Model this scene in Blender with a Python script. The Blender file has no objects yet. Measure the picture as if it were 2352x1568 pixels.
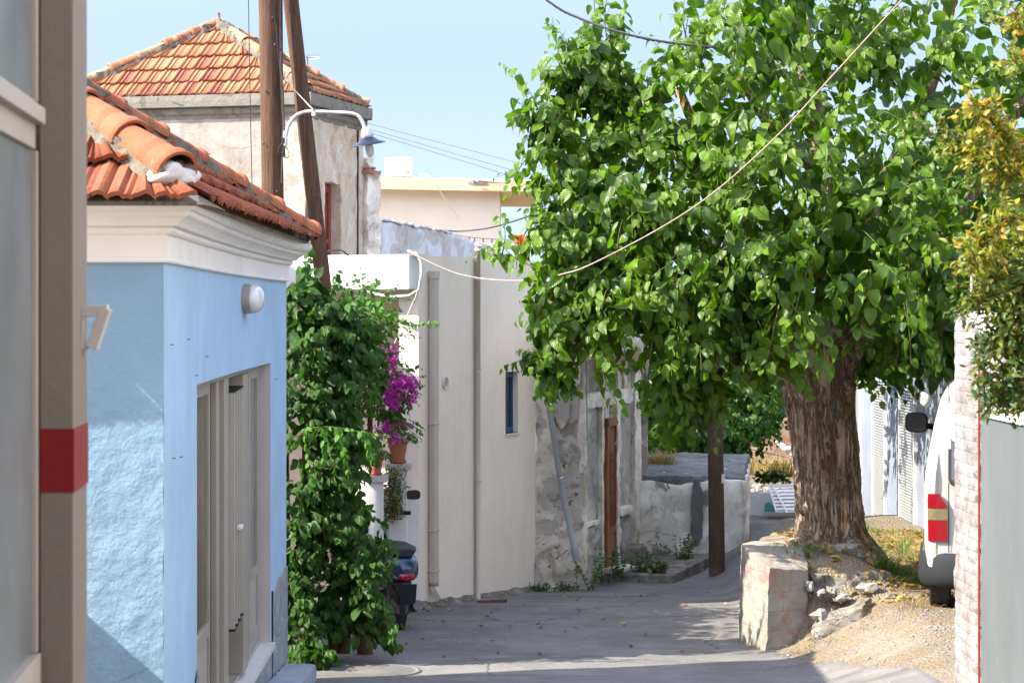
import bpy, math, random
import numpy as np
from mathutils import Vector, Matrix, noise
random.seed(7); RNG = np.random.default_rng(7)
scene = bpy.context.scene
COL = scene.collection
F = 5000.0; CX = 1176.0; HY = 708.0; CH = 3.0     # survey constants: focal length, principal column, horizon row, eye height

def W(px, py, D): return Vector(((px-CX)/F*D, D, CH-(py-HY)/F*D))
def gx(px, D): return (px-CX)/F*D
def gz(py, D): return CH-(py-HY)/F*D
def lerp(a, b, t): return a+(b-a)*t
def ss(a, b, x):
    t = max(0.0, min(1.0, (x-a)/(b-a))); return t*t*(3-2*t)
def nz(p, s, k=0): return noise.noise(Vector((p[0]*s+k*7.3, p[1]*s+k*3.1, p[2]*s+k*1.7)))
def fbm(p, s, o=3, k=0):
    a = 1; r = 0
    for i in range(o): r += a*nz(p, s*2**i, k+i); a *= .5
    return r

# ---------------------------------------------------------------- objects
def tag(o, label=None, cat=None, group=None, kind=None):
    if label: o['label'] = label
    if cat: o['category'] = cat
    if group: o['group'] = group
    if kind: o['kind'] = kind
    return o
def thing(name, label, cat, loc=(0,0,0), group=None, rz=0):
    o = bpy.data.objects.new(name, None); o.empty_display_size = .2
    COL.objects.link(o); o.location = loc; o.rotation_euler = (0,0,rz)
    return tag(o, label, cat, group)
def link_mesh(name, me, mat, parent, world):
    o = bpy.data.objects.new(name, me); COL.objects.link(o)
    if mat:
        for m in (mat if isinstance(mat, (list, tuple)) else [mat]): me.materials.append(m)
    if parent:
        o.parent = parent
        if world:
            off = Vector((0,0,0)); p = parent
            while p: off += p.location; p = p.parent
            n = len(me.vertices); a = np.empty(n*3, np.float32); me.vertices.foreach_get('co', a)
            a = a.reshape(-1,3)-np.array(off[:], np.float32); me.vertices.foreach_set('co', a.ravel()); me.update()
    return o

class MB:
    def __init__(s): s.v = []; s.f = []; s.t = []; s.m = []; s.sm = []
    def face(s, f, tint=.5, mi=0, smooth=False): s.f.append(tuple(f)); s.t.append(tint); s.m.append(mi); s.sm.append(smooth)
    def quad(s, a, b, c, d, tint=.5, mi=0):
        n = len(s.v); s.v += [Vector(a), Vector(b), Vector(c), Vector(d)]; s.face((n,n+1,n+2,n+3), tint, mi); return s
    def hexa(s, p, tint=.5, mi=0):          # p: 4 bottom (ccw), 4 top
        n = len(s.v); s.v += [Vector(q) for q in p]
        for f in ((3,2,1,0),(4,5,6,7),(0,1,5,4),(1,2,6,5),(2,3,7,6),(3,0,4,7)): s.face([n+i for i in f], tint, mi)
        return s
    def box(s, c, d, rz=0, tint=.5, mi=0, rx=0):
        M = Matrix.Rotation(rz, 3, 'Z') @ Matrix.Rotation(rx, 3, 'X'); c = Vector(c); x,y,z = [k/2 for k in d]
        return s.hexa([c+M@Vector(q) for q in ((-x,-y,-z),(x,-y,-z),(x,y,-z),(-x,y,-z),(-x,-y,z),(x,-y,z),(x,y,z),(-x,y,z))], tint, mi)
    def prism(s, poly, z0, z1, tint=.5, mi=0):   # poly 2D ccw
        n = len(s.v); k = len(poly); z0f = z0 if callable(z0) else (lambda x,y: z0); z1f = z1 if callable(z1) else (lambda x,y: z1)
        s.v += [Vector((x,y,z0f(x,y))) for x,y in poly]+[Vector((x,y,z1f(x,y))) for x,y in poly]
        s.face([n+i for i in range(k)][::-1], tint, mi); s.face([n+k+i for i in range(k)], tint, mi)
        for i in range(k): j = (i+1)%k; s.face((n+i,n+j,n+k+j,n+k+i), tint, mi)
        return s
    def grid(s, P, tint=.5, mi=0, smooth=False, closeu=False):
        n = len(s.v); a = len(P); b = len(P[0])
        for row in P: s.v += [Vector(q) for q in row]
        for i in range(a-1):
            for j in range(b if closeu else b-1):
                k = (j+1)%b
                s.face((n+i*b+j, n+i*b+k, n+(i+1)*b+k, n+(i+1)*b+j), tint, mi, smooth)
        return s
    def tube(s, pts, r, n=8, tint=.5, mi=0, caps=True, smooth=True):
        pts = [Vector(p) for p in pts]; rs = r if isinstance(r, (list,tuple)) else [r]*len(pts)
        up = Vector((0,0,1)); rows = []; prev = None
        for i, p in enumerate(pts):
            d = (pts[min(i+1,len(pts)-1)]-pts[max(i-1,0)])
            if d.length < 1e-9: d = Vector((0,0,1))
            d.normalize()
            if prev is None:
                a = d.cross(up)
                if a.length < .1: a = d.cross(Vector((1,0,0)))
            else: a = prev-d*prev.dot(d)
            a.normalize(); prev = a; b = d.cross(a)
            rows.append([p+(a*math.cos(t)+b*math.sin(t))*rs[i] for t in [2*math.pi*k/n for k in range(n)]])
        m = len(s.v); s.grid(rows, tint, mi, smooth, closeu=True)
        if caps:
            s.face([m+k for k in range(n)], tint, mi); s.face([m+(len(pts)-1)*n+k for k in range(n)][::-1], tint, mi)
        return s
    def lathe(s, prof, c, n=24, tint=.5, mi=0, M=None, smooth=True):
        c = Vector(c); M = M or Matrix.Identity(3)
        rows = [[c+M@Vector((r*math.cos(2*math.pi*k/n), r*math.sin(2*math.pi*k/n), z)) for k in range(n)] for r,z in prof]
        return s.grid(rows, tint, mi, smooth, closeu=True)
    def ball(s, c, r, n=12, tint=.5, rough=0, mi=0, k=0):
        c = Vector(c); r = r if isinstance(r,(tuple,list)) else (r,r,r); rows = []
        for i in range(n//2+1):
            th = math.pi*i/(n//2); row = []
            for j in range(n):
                ph = 2*math.pi*j/n; d = Vector((math.sin(th)*math.cos(ph), math.sin(th)*math.sin(ph), math.cos(th)))
                q = 1+rough*fbm(d, 1.3, 3, k) if rough else 1
                row.append(c+Vector((d.x*r[0]*q, d.y*r[1]*q, d.z*r[2]*q)))
            rows.append(row)
        return s.grid(rows[::-1], tint, mi, True, closeu=True)
    def rough(s, p8, step=.05, amp=.01, sc=6, tint=.5, mi=0, k=0, round_=0, smooth=True, warp=None):
        """box from 8 corners with subdivided, noise displaced faces"""
        p = [Vector(q) for q in p8]; ctr = sum(p, Vector())/8
        def side(a,b,c,d):
            nu = max(1, min(160, int(((b-a).length+(c-d).length)/2/step))); nv = max(1, min(160, int(((d-a).length+(c-b).length)/2/step)))
            rows = []
            for j in range(nv+1):
                row = []
                for i in range(nu+1):
                    u = i/nu; v = j/nv; q = a.lerp(b,u).lerp(d.lerp(c,u), v)
                    e = min(u,1-u)*nu*step, min(v,1-v)*nv*step
                    dsp = Vector((fbm(q,sc,3,k), fbm(q,sc,3,k+11), fbm(q,sc,3,k+23)))*amp
                    if round_:
                        w = max(0, 1-e[0]/round_)**2*max(0,1)+max(0, 1-e[1]/round_)**2
                        dsp += (ctr-q).normalized()*round_*.35*w*(1+.9*nz(q, sc*1.7, k+5))
                    q = q+dsp
                    if warp: q = warp(q)
                    row.append(q)
                rows.append(row)
            s.grid(rows, tint, mi, smooth)
        side(p[0],p[1],p[5],p[4]); side(p[1],p[2],p[6],p[5]); side(p[2],p[3],p[7],p[6]); side(p[3],p[0],p[4],p[7]); side(p[4],p[5],p[6],p[7]); side(p[3],p[2],p[1],p[0])
        return s
    def build(s, name, mat, parent=None, bevel=0, world=True, smooth=None, weld=0):
        me = bpy.data.meshes.new(name); me.from_pydata([tuple(v) for v in s.v], [], s.f)
        a = me.attributes.new('tint', 'FLOAT', 'FACE'); a.data.foreach_set('value', np.array(s.t, np.float32))
        me.polygons.foreach_set('material_index', np.array(s.m, np.int32))
        sm = s.sm if smooth is None else [smooth]*len(s.f)
        me.polygons.foreach_set('use_smooth', np.array(sm, bool))
        me.update()
        o = link_mesh(name, me, mat, parent, world)
        if weld:
            w = o.modifiers.new('weld', 'WELD'); w.merge_threshold = weld
        if bevel:
            b = o.modifiers.new('bevel', 'BEVEL'); b.width = bevel; b.segments = 2; b.limit_method = 'ANGLE'; b.angle_limit = .6
        return o
def b8(a, b, z0, z1, th):
    """box corners of a wall slab: plan points a->b, thickness th to the left of a->b (behind)"""
    a = Vector((a[0],a[1],0)); b = Vector((b[0],b[1],0)); d = (b-a).normalized(); n = Vector((-d.y,d.x,0))*th
    q = [a,b,b+n,a+n]
    za = z0 if isinstance(z0,(tuple,list)) else (z0,z0); zb = z1 if isinstance(z1,(tuple,list)) else (z1,z1)
    zz = [za[0],za[1],za[1],za[0]]; zt = [zb[0],zb[1],zb[1],zb[0]]
    return [Vector((p.x,p.y,z)) for p,z in zip(q,zz)]+[Vector((p.x,p.y,z)) for p,z in zip(q,zt)]

# ---------------------------------------------------------------- materials
class N:
    def __init__(s, name, rough=.8, spec=.3):
        s.m = bpy.data.materials.new(name); s.m.use_nodes = True; s.nt = s.m.node_tree
        s.b = s.nt.nodes['Principled BSDF']; s.b.inputs['Roughness'].default_value = rough; s.b.inputs['Specular IOR Level'].default_value = spec
        s.tc = s.nt.nodes.new('ShaderNodeTexCoord'); s.co = s.tc.outputs['Object']
    def n(s, t, **k):
        x = s.nt.nodes.new(t)
        for a, v in k.items(): setattr(x, a, v)
        return x
    def lk(s, a, b): s.nt.links.new(a, b)
    def mapc(s, scale=(1,1,1), rot=(0,0,0), src=None):
        m = s.n('ShaderNodeMapping'); s.lk(src or s.co, m.inputs[0]); m.inputs['Scale'].default_value = scale; m.inputs['Rotation'].default_value = rot; return m.outputs[0]
    def noise(s, scale=5, detail=4, rough=.6, vec=None, dist=0):
        x = s.n('ShaderNodeTexNoise'); x.inputs['Scale'].default_value = scale; x.inputs['Detail'].default_value = detail; x.inputs['Roughness'].default_value = rough; x.inputs['Distortion'].default_value = dist
        s.lk(vec or s.co, x.inputs['Vector']); return x.outputs[0]
    def vor(s, scale=5, feature='F1', vec=None, rnd=1):
        x = s.n('ShaderNodeTexVoronoi', feature=feature); x.inputs['Scale'].default_value = scale; x.inputs['Randomness'].default_value = rnd; s.lk(vec or s.co, x.inputs['Vector']); return x
    def ramp(s, f, stops):
        x = s.n('ShaderNodeValToRGB'); e = x.color_ramp.elements
        while len(e) < len(stops): e.new(.5)
        for el, (p, c) in zip(e, stops): el.position = p; el.color = (c if isinstance(c, (tuple,list)) else (c,c,c))[:3]+(1,) if not isinstance(c,(int,float)) else (c,c,c,1)
        s.lk(f, x.inputs[0]); return x.outputs[0]
    def mix(s, fac, a, b, mode='MIX'):
        x = s.n('ShaderNodeMix', data_type='RGBA', blend_type=mode)
        for i, v in ((0,fac),(6,a),(7,b)):
            if hasattr(v, 'is_linked'): s.lk(v, x.inputs[i])
            elif i == 0: x.inputs[0].default_value = v
            else: x.inputs[i].default_value = tuple(v)[:3]+(1,)
        return x.outputs[2]
    def math(s, op, a, b=0):
        x = s.n('ShaderNodeMath', operation=op)
        for i, v in ((0,a),(1,b)):
            if hasattr(v, 'is_linked'): s.lk(v, x.inputs[i])
            else: x.inputs[i].default_value = v
        return x.outputs[0]
    def tint(s): 
        a = s.n('ShaderNodeAttribute', attribute_name='tint'); return a.outputs['Fac']
    def col(s, c):
        if hasattr(c, 'is_linked'): s.lk(c, s.b.inputs['Base Color'])
        else: s.b.inputs['Base Color'].default_value = tuple(c)[:3]+(1,)
        return s
    def bump(s, h, strength=.3, dist=.01, prev=None):
        x = s.n('ShaderNodeBump'); x.inputs['Strength'].default_value = strength; x.inputs['Distance'].default_value = dist; s.lk(h, x.inputs['Height'])
        if prev: s.lk(prev, x.inputs['Normal'])
        s.lk(x.outputs[0], s.b.inputs['Normal']); return x.outputs[0]

def m_plain(name, c, rough=.6, spec=.3, metal=0, var=.12, sc=3, bump=.0, bs=60):
    m = N(name, rough, spec); m.b.inputs['Metallic'].default_value = metal
    d = tuple(x*(1-var) for x in c); l = tuple(min(1,x*(1+var*.6)) for x in c)
    m.col(m.mix(m.ramp(m.noise(sc,5), [(.3,0.),(.7,1.)]), d, l))
    if bump: m.bump(m.noise(bs,3), bump, .005)
    return m.m
def m_plaster(name, c, var=.08, bump=.25, sc=40, stain=None, stainamt=.4, cracks=0, stream=0, rough=.85):
    m = N(name, rough, .2)
    d = tuple(x*(1-var*1.6) for x in c); l = tuple(min(1,x*(1+var)) for x in c)
    base = m.mix(m.ramp(m.noise(1.7,6,.65), [(.3,0.),(.7,1.)]), d, l)
    if stain:
        f = m.ramp(m.noise(2.3,9,.72,dist=.6), [(.5-.12*stainamt,0.),(.72,stainamt)])
        base = m.mix(f, base, stain)
    if stream:
        f = m.ramp(m.noise(5,6,.7,vec=m.mapc((1.6,1.6,.12))), [(.52,0.),(.75,stream)])
        base = m.mix(f, base, tuple(x*.55 for x in (stain or c)))
    h = m.noise(sc,6,.65)
    if cracks:
        v = m.vor(1.6,'DISTANCE_TO_EDGE', vec=None)
        w = m.noise(3,5,.7); mp = m.n('ShaderNodeMix', data_type='VECTOR'); mp.inputs[0].default_value = .18
        nn = m.n('ShaderNodeTexNoise'); nn.inputs['Scale'].default_value = 4; nn.inputs['Detail'].default_value = 6; m.lk(m.co, nn.inputs['Vector'])
        m.lk(m.co, mp.inputs[4]); m.lk(nn.outputs['Color'], mp.inputs[5]); m.lk(mp.outputs[1], v.inputs['Vector'])
        cr = m.ramp(v.outputs[0], [(.0,1.),(.012,0.)])
        cr = m.math('MULTIPLY', cr, m.ramp(m.noise(1.1,2), [(.45,0.),(.6,1.)]))
        base = m.mix(m.math('MULTIPLY', cr, cracks), base, tuple(x*.35 for x in c))
    m.col(base); m.bump(h, bump, .02)
    return m.m
def m_layers(name, cols, sc=2.5, bump=.7, streak=None, dark=None, seed=0, spots=None):
    """weathered plaster: sharp edged layers of different coats"""
    m = N(name, .92, .15)
    vec = m.mapc((1,1,1)); mm = m.nt.nodes[-1]; mm.inputs['Location'].default_value = (seed*3.1, seed*1.3, seed)
    n1 = m.noise(sc, 8, .66, vec=vec, dist=.5)
    base = m.ramp(n1, [(0,cols[0]),(.4,cols[0]),(.425,cols[1]),(.52,cols[1]),(.535,cols[2]),(.66,cols[3])])
    base = m.mix(m.ramp(m.noise(9,7,.7,vec=vec), [(.35,0.),(.7,.45)]), base, tuple(x*.7 for x in cols[1]))
    if streak:
        f = m.ramp(m.noise(4,7,.7,vec=m.mapc((1.5,1.5,.18),src=vec)), [(.60,0.),(.72,.7)])
        base = m.mix(f, base, streak)
    if dark:
        f = m.ramp(m.noise(11,5,.65,vec=vec), [(.63,0.),(.67,.85)])
        base = m.mix(f, base, dark)
    v = m.vor(1.7, 'DISTANCE_TO_EDGE'); nn = m.n('ShaderNodeTexNoise'); nn.inputs['Scale'].default_value = 5; nn.inputs['Detail'].default_value = 6; m.lk(vec, nn.inputs['Vector'])
    mp = m.n('ShaderNodeMix', data_type='VECTOR'); mp.inputs[0].default_value = .3; m.lk(vec, mp.inputs[4]); m.lk(nn.outputs['Color'], mp.inputs[5]); m.lk(mp.outputs[1], v.inputs['Vector'])
    cr = m.math('MULTIPLY', m.ramp(v.outputs[0], [(.0,1.),(.010,0.)]), m.ramp(m.noise(1.3,3,vec=vec), [(.50,0.),(.58,1.)]))
    base = m.mix(m.math('MULTIPLY', cr, .45), base, (.06,.05,.045))
    m.col(base)
    h = m.math('ADD', m.math('MULTIPLY', m.ramp(n1, [(.4,0.),(.425,.5),(.52,.5),(.535,.9),(.66,1.)]), 1.0), m.math('MULTIPLY', m.noise(25,7,.7,vec=vec), .8))
    h = m.math('SUBTRACT', h, cr)
    m.bump(h, bump*.8, .014); return m.m
def m_wood(name, c, dark, sc=1, bump=.6):
    m = N(name, .8, .25)
    g = m.noise(14*sc, 6, .7, vec=m.mapc((3,3,.16)), dist=.3)
    g2 = m.noise(50*sc, 4, .7, vec=m.mapc((3,3,.08)))
    b = m.mix(m.ramp(g, [(.35,0.),(.65,1.)]), dark, c)
    b = m.mix(m.ramp(g2, [(.56,0.),(.64,.8)]), b, tuple(x*.25 for x in dark))
    m.col(b); m.bump(m.math('ADD', g, m.math('MULTIPLY', g2, .6)), bump, .02); return m.m
def m_leaf(name, c1, c2, trans=.35, rough=.38, pleat=.5, bright=None, spec=.5):
    m = N(name, rough, spec)
    t = m.tint(); st = [(0,c1),(.75,c2)]
    if bright: st += [(.96,c2),(1,bright)]
    c = m.ramp(t, st)
    m.col(c)
    uv = m.n('ShaderNodeUVMap'); sp = m.n('ShaderNodeSeparateXYZ'); m.lk(uv.outputs[0], sp.inputs[0])
    q = m.math('SUBTRACT', sp.outputs[1], m.math('MULTIPLY', sp.outputs[0], .55))
    h = m.math('SINE', m.math('MULTIPLY', q, 46))
    mid = m.math('MULTIPLY', m.math('GREATER_THAN', sp.outputs[0], .05), 1.2)
    m.bump(m.math('ADD', h, mid), pleat, .004)
    tr = m.n('ShaderNodeBsdfTranslucent'); m.lk(m.mix(1, c, (1.0,1.25,.35), 'MULTIPLY'), tr.inputs[0])
    mx = m.n('ShaderNodeMixShader'); mx.inputs[0].default_value = trans
    out = m.nt.nodes['Material Output']; m.lk(m.b.outputs[0], mx.inputs[1]); m.lk(tr.outputs[0], mx.inputs[2]); m.lk(mx.outputs[0], out.inputs[0])
    return m.m

# ---------------------------------------------------------------- leaves (numpy)
def leaf_template(width=.8, fold=.25, curl=.25, heart=.12, serr=0, k=6):
    ys = np.linspace(0,1,k+1); prof = np.sin(np.pi*ys**.72)**.8*width/2; prof[0] = .02; prof[-1] = 0
    if heart: prof[1] = max(prof[1], width*.42)
    V = []; UV = []
    for i, y in enumerate(ys):
        w = prof[i]; z = -curl*y*y
        yb = y-(heart*w*1.4 if 0 < i <= 2 else 0)
        for sx in (-1,0,1):
            ex = sx*w; zz = z+fold*abs(ex)-.25*ex*ex
            if sx: zz += serr*math.sin(i*2.1+sx)
            V.append((ex, (yb if sx else y), zz)); UV.append((abs(sx)*max(w,.01)*2/width, y))
    Fc = []
    for i in range(k):
        a = i*3
        Fc += [(a,a+1,a+4,a+3),(a+1,a+2,a+5,a+4)]
    return np.array(V, np.float32), np.array(Fc, np.int32), np.array(UV, np.float32)
def flat_template(n=5):
    """star of papery bracts for flowers"""
    V = []; Fc = []; UV = []
    for k in range(3):
        a = k*2*math.pi/3
        for (r, da, z) in ((.05,0,0),(.55,-.55,.25),(1,0,.55),(.55,.55,.25)):
            V.append((r*math.cos(a+da), r*math.sin(a+da), z)); UV.append((.3,.5))
        Fc.append((k*4,k*4+1,k*4+2,k*4+3))
    return np.array(V, np.float32), np.array(Fc, np.int32), np.array(UV, np.float32)
LT = [leaf_template(.76,.45,.35), leaf_template(.70,.8,.6), leaf_template(.80,.3,.15,serr=.03), leaf_template(.66,.6,.05,serr=.03), leaf_template(.70,1.0,.9), leaf_template(.6,.5,-.25,serr=.02), leaf_template(.74,.2,.5,serr=.04)]
LSM = [leaf_template(.5,.3,.2,0,0,4), leaf_template(.45,.4,.35,0,0,4)]
LIV = [leaf_template(.72,.3,.35,.1,0,5), leaf_template(.68,.45,.15,.1,.02,5), leaf_template(.76,.2,.5,.1,0,5)]
FL = [flat_template()]
def leaves(name, L, temps, mat, parent):
    """L: list of (pos, tipdir, normal, size, tint)"""
    L = list(L); n = len(L)
    pos = np.array([tuple(l[0]) for l in L], np.float32); tip = np.array([tuple(l[1]) for l in L], np.float32)
    nor = np.array([tuple(l[2]) for l in L], np.float32); sz = np.array([l[3] for l in L], np.float32); ti = np.array([l[4] for l in L], np.float32)
    tip /= np.linalg.norm(tip,axis=1,keepdims=True)+1e-9
    side = np.cross(tip, nor); side /= np.linalg.norm(side,axis=1,keepdims=True)+1e-6
    nor = np.cross(side, tip)
    which = np.arange(n) % len(temps)
    VV = []; FF = []; UU = []; TT = []; base = 0
    for k, (V, Fc, UV) in enumerate(temps):
        ix = np.where(which == k)[0]
        if not len(ix): continue
        m = len(ix)
        P = (side[ix,None,:]*V[None,:,0:1]+tip[ix,None,:]*V[None,:,1:2]+nor[ix,None,:]*V[None,:,2:3])*sz[ix,None,None]+pos[ix,None,:]
        VV.append(P.reshape(-1,3)); nv = len(V)
        f = Fc[None]+(np.arange(m)*nv)[:,None,None]+base; FF.append(f.reshape(-1,4)); base += m*nv
        UU.append(np.broadcast_to(UV[Fc.ravel()][None], (m,Fc.size,2)).reshape(-1,2)); TT.append(np.repeat(ti[ix], len(Fc)))
    V = np.concatenate(VV); Fq = np.concatenate(FF); U = np.concatenate(UU); T = np.concatenate(TT)
    me = bpy.data.meshes.new(name); me.vertices.add(len(V)); me.vertices.foreach_set('co', V.ravel())
    me.loops.add(Fq.size); me.loops.foreach_set('vertex_index', Fq.ravel().astype(np.int32))
    me.polygons.add(len(Fq)); me.polygons.foreach_set('loop_start', np.arange(0, Fq.size, 4, dtype=np.int32))
    me.update(calc_edges=True); me.validate()
    uv = me.uv_layers.new(name='UVMap'); uv.data.foreach_set('uv', U.ravel().astype(np.float32))
    a = me.attributes.new('tint','FLOAT','FACE'); a.data.foreach_set('value', T.astype(np.float32))
    me.polygons.foreach_set('use_smooth', np.ones(len(Fq), bool))
    return link_mesh(name, me, mat, parent, True)
def rv(s=1): return Vector((random.gauss(0,1),random.gauss(0,1),random.gauss(0,1)))*s
def shoot(p0, d0, length, nleaf, size, droop=.5, hang=.8, out=None, tw=None, tipbright=0, jit=.35, r=.004, tint0=None):
    """leafy shoot: returns leaves; twig tube appended to tw"""
    L = []; p = Vector(p0); d = Vector(d0).normalized(); pts = [p.copy()]; st = length/nleaf
    sidev = d.cross(Vector((0,0,1)));  sidev = sidev.normalized() if sidev.length > .05 else Vector((1,0,0))
    base = random.random() if tint0 is None else tint0
    for i in range(nleaf):
        d = (d+Vector((0,0,-1))*droop*st*2+rv(.06)).normalized(); p = p+d*st; pts.append(p.copy())
        s = sidev*(1 if i%2 else -1); t = i/max(1,nleaf-1)
        o = (s*.7+d*.55+rv(jit*.5)).normalized()
        pet = p+o*size*.28
        tip = (o*(1-hang)+Vector((0,0,-1))*hang+d*.25+rv(jit*.6)).normalized()
        nn = ((out or d)*.25+Vector((-.42,-.48,.42))*.8+o*.2+rv(jit*1.45)).normalized()
        sz = size*(1-.55*t*t)*random.uniform(.55,1.18)
        tn = min(1, max(0, base*.5+.5*random.random()*(.6+.5*t)+tipbright*t*t))
        L.append((pet, tip, nn, sz, tn))
    if tw is not None: tw.tube(pts, [r*(1-.6*i/len(pts)) for i in range(len(pts))], 4, caps=False)
    return L

# ---------------------------------------------------------------- roofs
def tile_slope(mb, E0, E1, P, P2=None, step=.33, tw=.21, lift=.04, amp=.03, over=.03, seed=0, res=12):
    """interlocking clay tiles on the slope E0-E1 (eave) up to apex P (or ridge P..P2)"""
    E0 = Vector(E0); E1 = Vector(E1); P = Vector(P); P2 = Vector(P2) if P2 else P
    u = (E1-E0).normalized(); L = (E1-E0).length
    ap = P-E0; v = (ap-u*ap.dot(u)); Hh = v.length; v.normalize(); n = u.cross(v)
    if n.z < 0: n = -n
    uP0 = (P-E0).dot(u); uP1 = (P2-E0).dot(u); rnd = random.Random(seed)
    def prof(x):
        q = (x/tw)%1.0
        return amp*(math.exp(-((q-.14)/.09)**2)+.85*math.exp(-((q-.5)/.1)**2)*.8+.5*math.exp(-((q-.98)/.07)**2)) + .006*math.sin(q*2*math.pi*6)
    nc = int(math.ceil(Hh/step))
    for j in range(nc):
        off = rnd.uniform(-.01,.01)
        v0 = j*step-over; v1 = min(v0+step*1.12, Hh)
        def lim(vv):
            t = max(0,min(1,vv/Hh)); return lerp(0,uP0,t), lerp(L,uP1,t)
        a0,b0 = lim(v0); a1,b1 = lim(v1)
        if b0-a0 < .05: continue
        du = tw/res; k0 = int(math.floor(a0/du)); k1 = int(math.ceil(b0/du)); prevt = None
        for k in range(k0, k1):
            ua, ub = k*du, (k+1)*du
            tid = int(math.floor((ua+1e-6)/tw)); r2 = random.Random(seed*999+j*131+tid); tn = r2.random(); jz = r2.uniform(-.006,.006); jv = r2.uniform(-.012,.012)
            def pt(uu, vv, lf):
                a,b = lim(vv); uc = max(a, min(b, uu)); return E0+u*uc+v*(vv+(jv if lf else 0))+n*(prof(uu+off)+(lift if lf else 0)+jz)
            A = pt(ua,v0,1); B = pt(ub,v0,1); C = pt(ub,v1,0); D = pt(ua,v1,0)
            if (A-B).length < 1e-5 and (C-D).length < 1e-5: continue
            m = len(mb.v); dn = n*(-.022); mb.v += [A,B,C,D,A+dn,B+dn]
            mb.face((m,m+1,m+2,m+3), tn, 0, True); mb.face((m+4,m+5,m+1,m), tn*.8, 0)
    return n
def hip_tiles(mb, mort, p0, p1, r=.1, ln=.38, seed=0, skip=0):
    """half round capping tiles from the eave p0 up to p1, bedded on mortar"""
    p0 = Vector(p0); p1 = Vector(p1); d = (p1-p0); L = d.length; d.normalize(); s = d.cross(Vector((0,0,1))).normalized(); up = s.cross(d).normalized()
    n = int(L/ln); rnd = random.Random(seed)
    for i in range(n):
        a = p0+d*(i*ln); b = p0+d*((i+1)*ln+.03); tn = rnd.random(); rr = r*rnd.uniform(.96,1.04); o = up*rnd.uniform(-.006,.006)+s*rnd.uniform(-.01,.01)
        rows = []
        for (q, rad) in ((a, rr*1.2),(a+d*.015, rr*1.26),(a+d*.05, rr*1.22),(a+d*.055, rr*1.08),(b, rr*.86)):
            rows.append([q+o+(s*math.cos(t)+up*math.sin(t)*.95)*rad for t in [math.pi*(-.05+1.1*k/14) for k in range(15)]])
        mb.grid(rows, tn, 0, True)
        inner = [q+(a+o-q)*.14 for q in rows[0]]
        mb.grid([inner, rows[0]], tn*.7, 0, False); mb.grid([inner, [q+d*.2 for q in inner]], tn*.6)
    w = r*1.15
    q = [p0-s*w-up*.07, p0+s*w-up*.07, p1+s*w-up*.07, p1-s*w-up*.07]
    mort.rough([*q, p0-s*w*.8+up*.03, p0+s*w*.8+up*.03, p1+s*w*.8+up*.03, p1-s*w*.8+up*.03], .03, .03, 14, k=seed)
def sweep(mb, path, prof, tint=.5, mi=0, closed_prof=True):
    """sweep a (out, z) profile along a plan path, outside on the right of the direction of travel"""
    n = len(path); rows = []
    for i in range(n):
        a = Vector(path[max(i-1,0)]); b = Vector(path[i]); c = Vector(path[min(i+1,n-1)])
        d1 = (b-a).normalized() if i > 0 else (c-b).normalized(); d2 = (c-b).normalized() if i < n-1 else d1
        n1 = Vector((d1.y,-d1.x)); n2 = Vector((d2.y,-d2.x)); m = (n1+n2).normalized(); k = 1/max(.3, m.dot(n1))
        rows.append([Vector((b.x+m.x*o*k, b.y+m.y*o*k, z)) for o,z in prof])
    m0 = len(mb.v); mb.grid(rows, tint, mi)
    k = len(prof); mb.face([m0+i for i in range(k)], tint, mi); mb.face([m0+(n-1)*k+i for i in range(k)][::-1], tint, mi)
# ================================================================ light, camera
SUN = Vector((-1.0,-.27,.87)).normalized()          # towards the sun
world = bpy.data.worlds.new("World"); scene.world = world; world.use_nodes = True
wn = world.node_tree; bg = wn.nodes['Background']; sky = wn.nodes.new('ShaderNodeTexSky'); sky.sky_type = 'NISHITA'; sky.sun_disc = False
sky.sun_elevation = math.asin(SUN.z); sky.sun_rotation = math.atan2(SUN.x, SUN.y); sky.altitude = 100; sky.air_density = 1.0; sky.dust_density = .25; sky.ozone_density = 2.5
tcw = wn.nodes.new('ShaderNodeTexCoord'); mpw = wn.nodes.new('ShaderNodeMapping'); mpw.vector_type = 'POINT'; mpw.inputs['Location'].default_value = (0,0,.19); wn.links.new(tcw.outputs['Generated'], mpw.inputs[0]); nrw = wn.nodes.new('ShaderNodeVectorMath'); nrw.operation = 'NORMALIZE'; wn.links.new(mpw.outputs[0], nrw.inputs[0]); wn.links.new(nrw.outputs[0], sky.inputs[0])
hs = wn.nodes.new('ShaderNodeHueSaturation'); hs.inputs['Saturation'].default_value = .85; wn.links.new(sky.outputs[0], hs.inputs['Color']); tn = wn.nodes.new('ShaderNodeMix'); tn.data_type = 'RGBA'; tn.blend_type = 'MULTIPLY'; tn.inputs[0].default_value = 1; tn.inputs[7].default_value = (1.09,.98,.95,1); wn.links.new(hs.outputs[0], tn.inputs[6]); spw = wn.nodes.new('ShaderNodeSeparateXYZ'); wn.links.new(tcw.outputs['Generated'], spw.inputs[0]); mrw = wn.nodes.new('ShaderNodeMapRange'); mrw.interpolation_type = 'SMOOTHSTEP'
for i_, v_ in ((1,.10),(2,.5),(3,.54),(4,2.5)): mrw.inputs[i_].default_value = v_
wn.links.new(spw.outputs[2], mrw.inputs[0]); mr2 = wn.nodes.new('ShaderNodeMapRange'); mr2.interpolation_type = 'SMOOTHSTEP'
for i_, v_ in ((1,.12),(2,.5),(3,0),(4,1)): mr2.inputs[i_].default_value = v_
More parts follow.
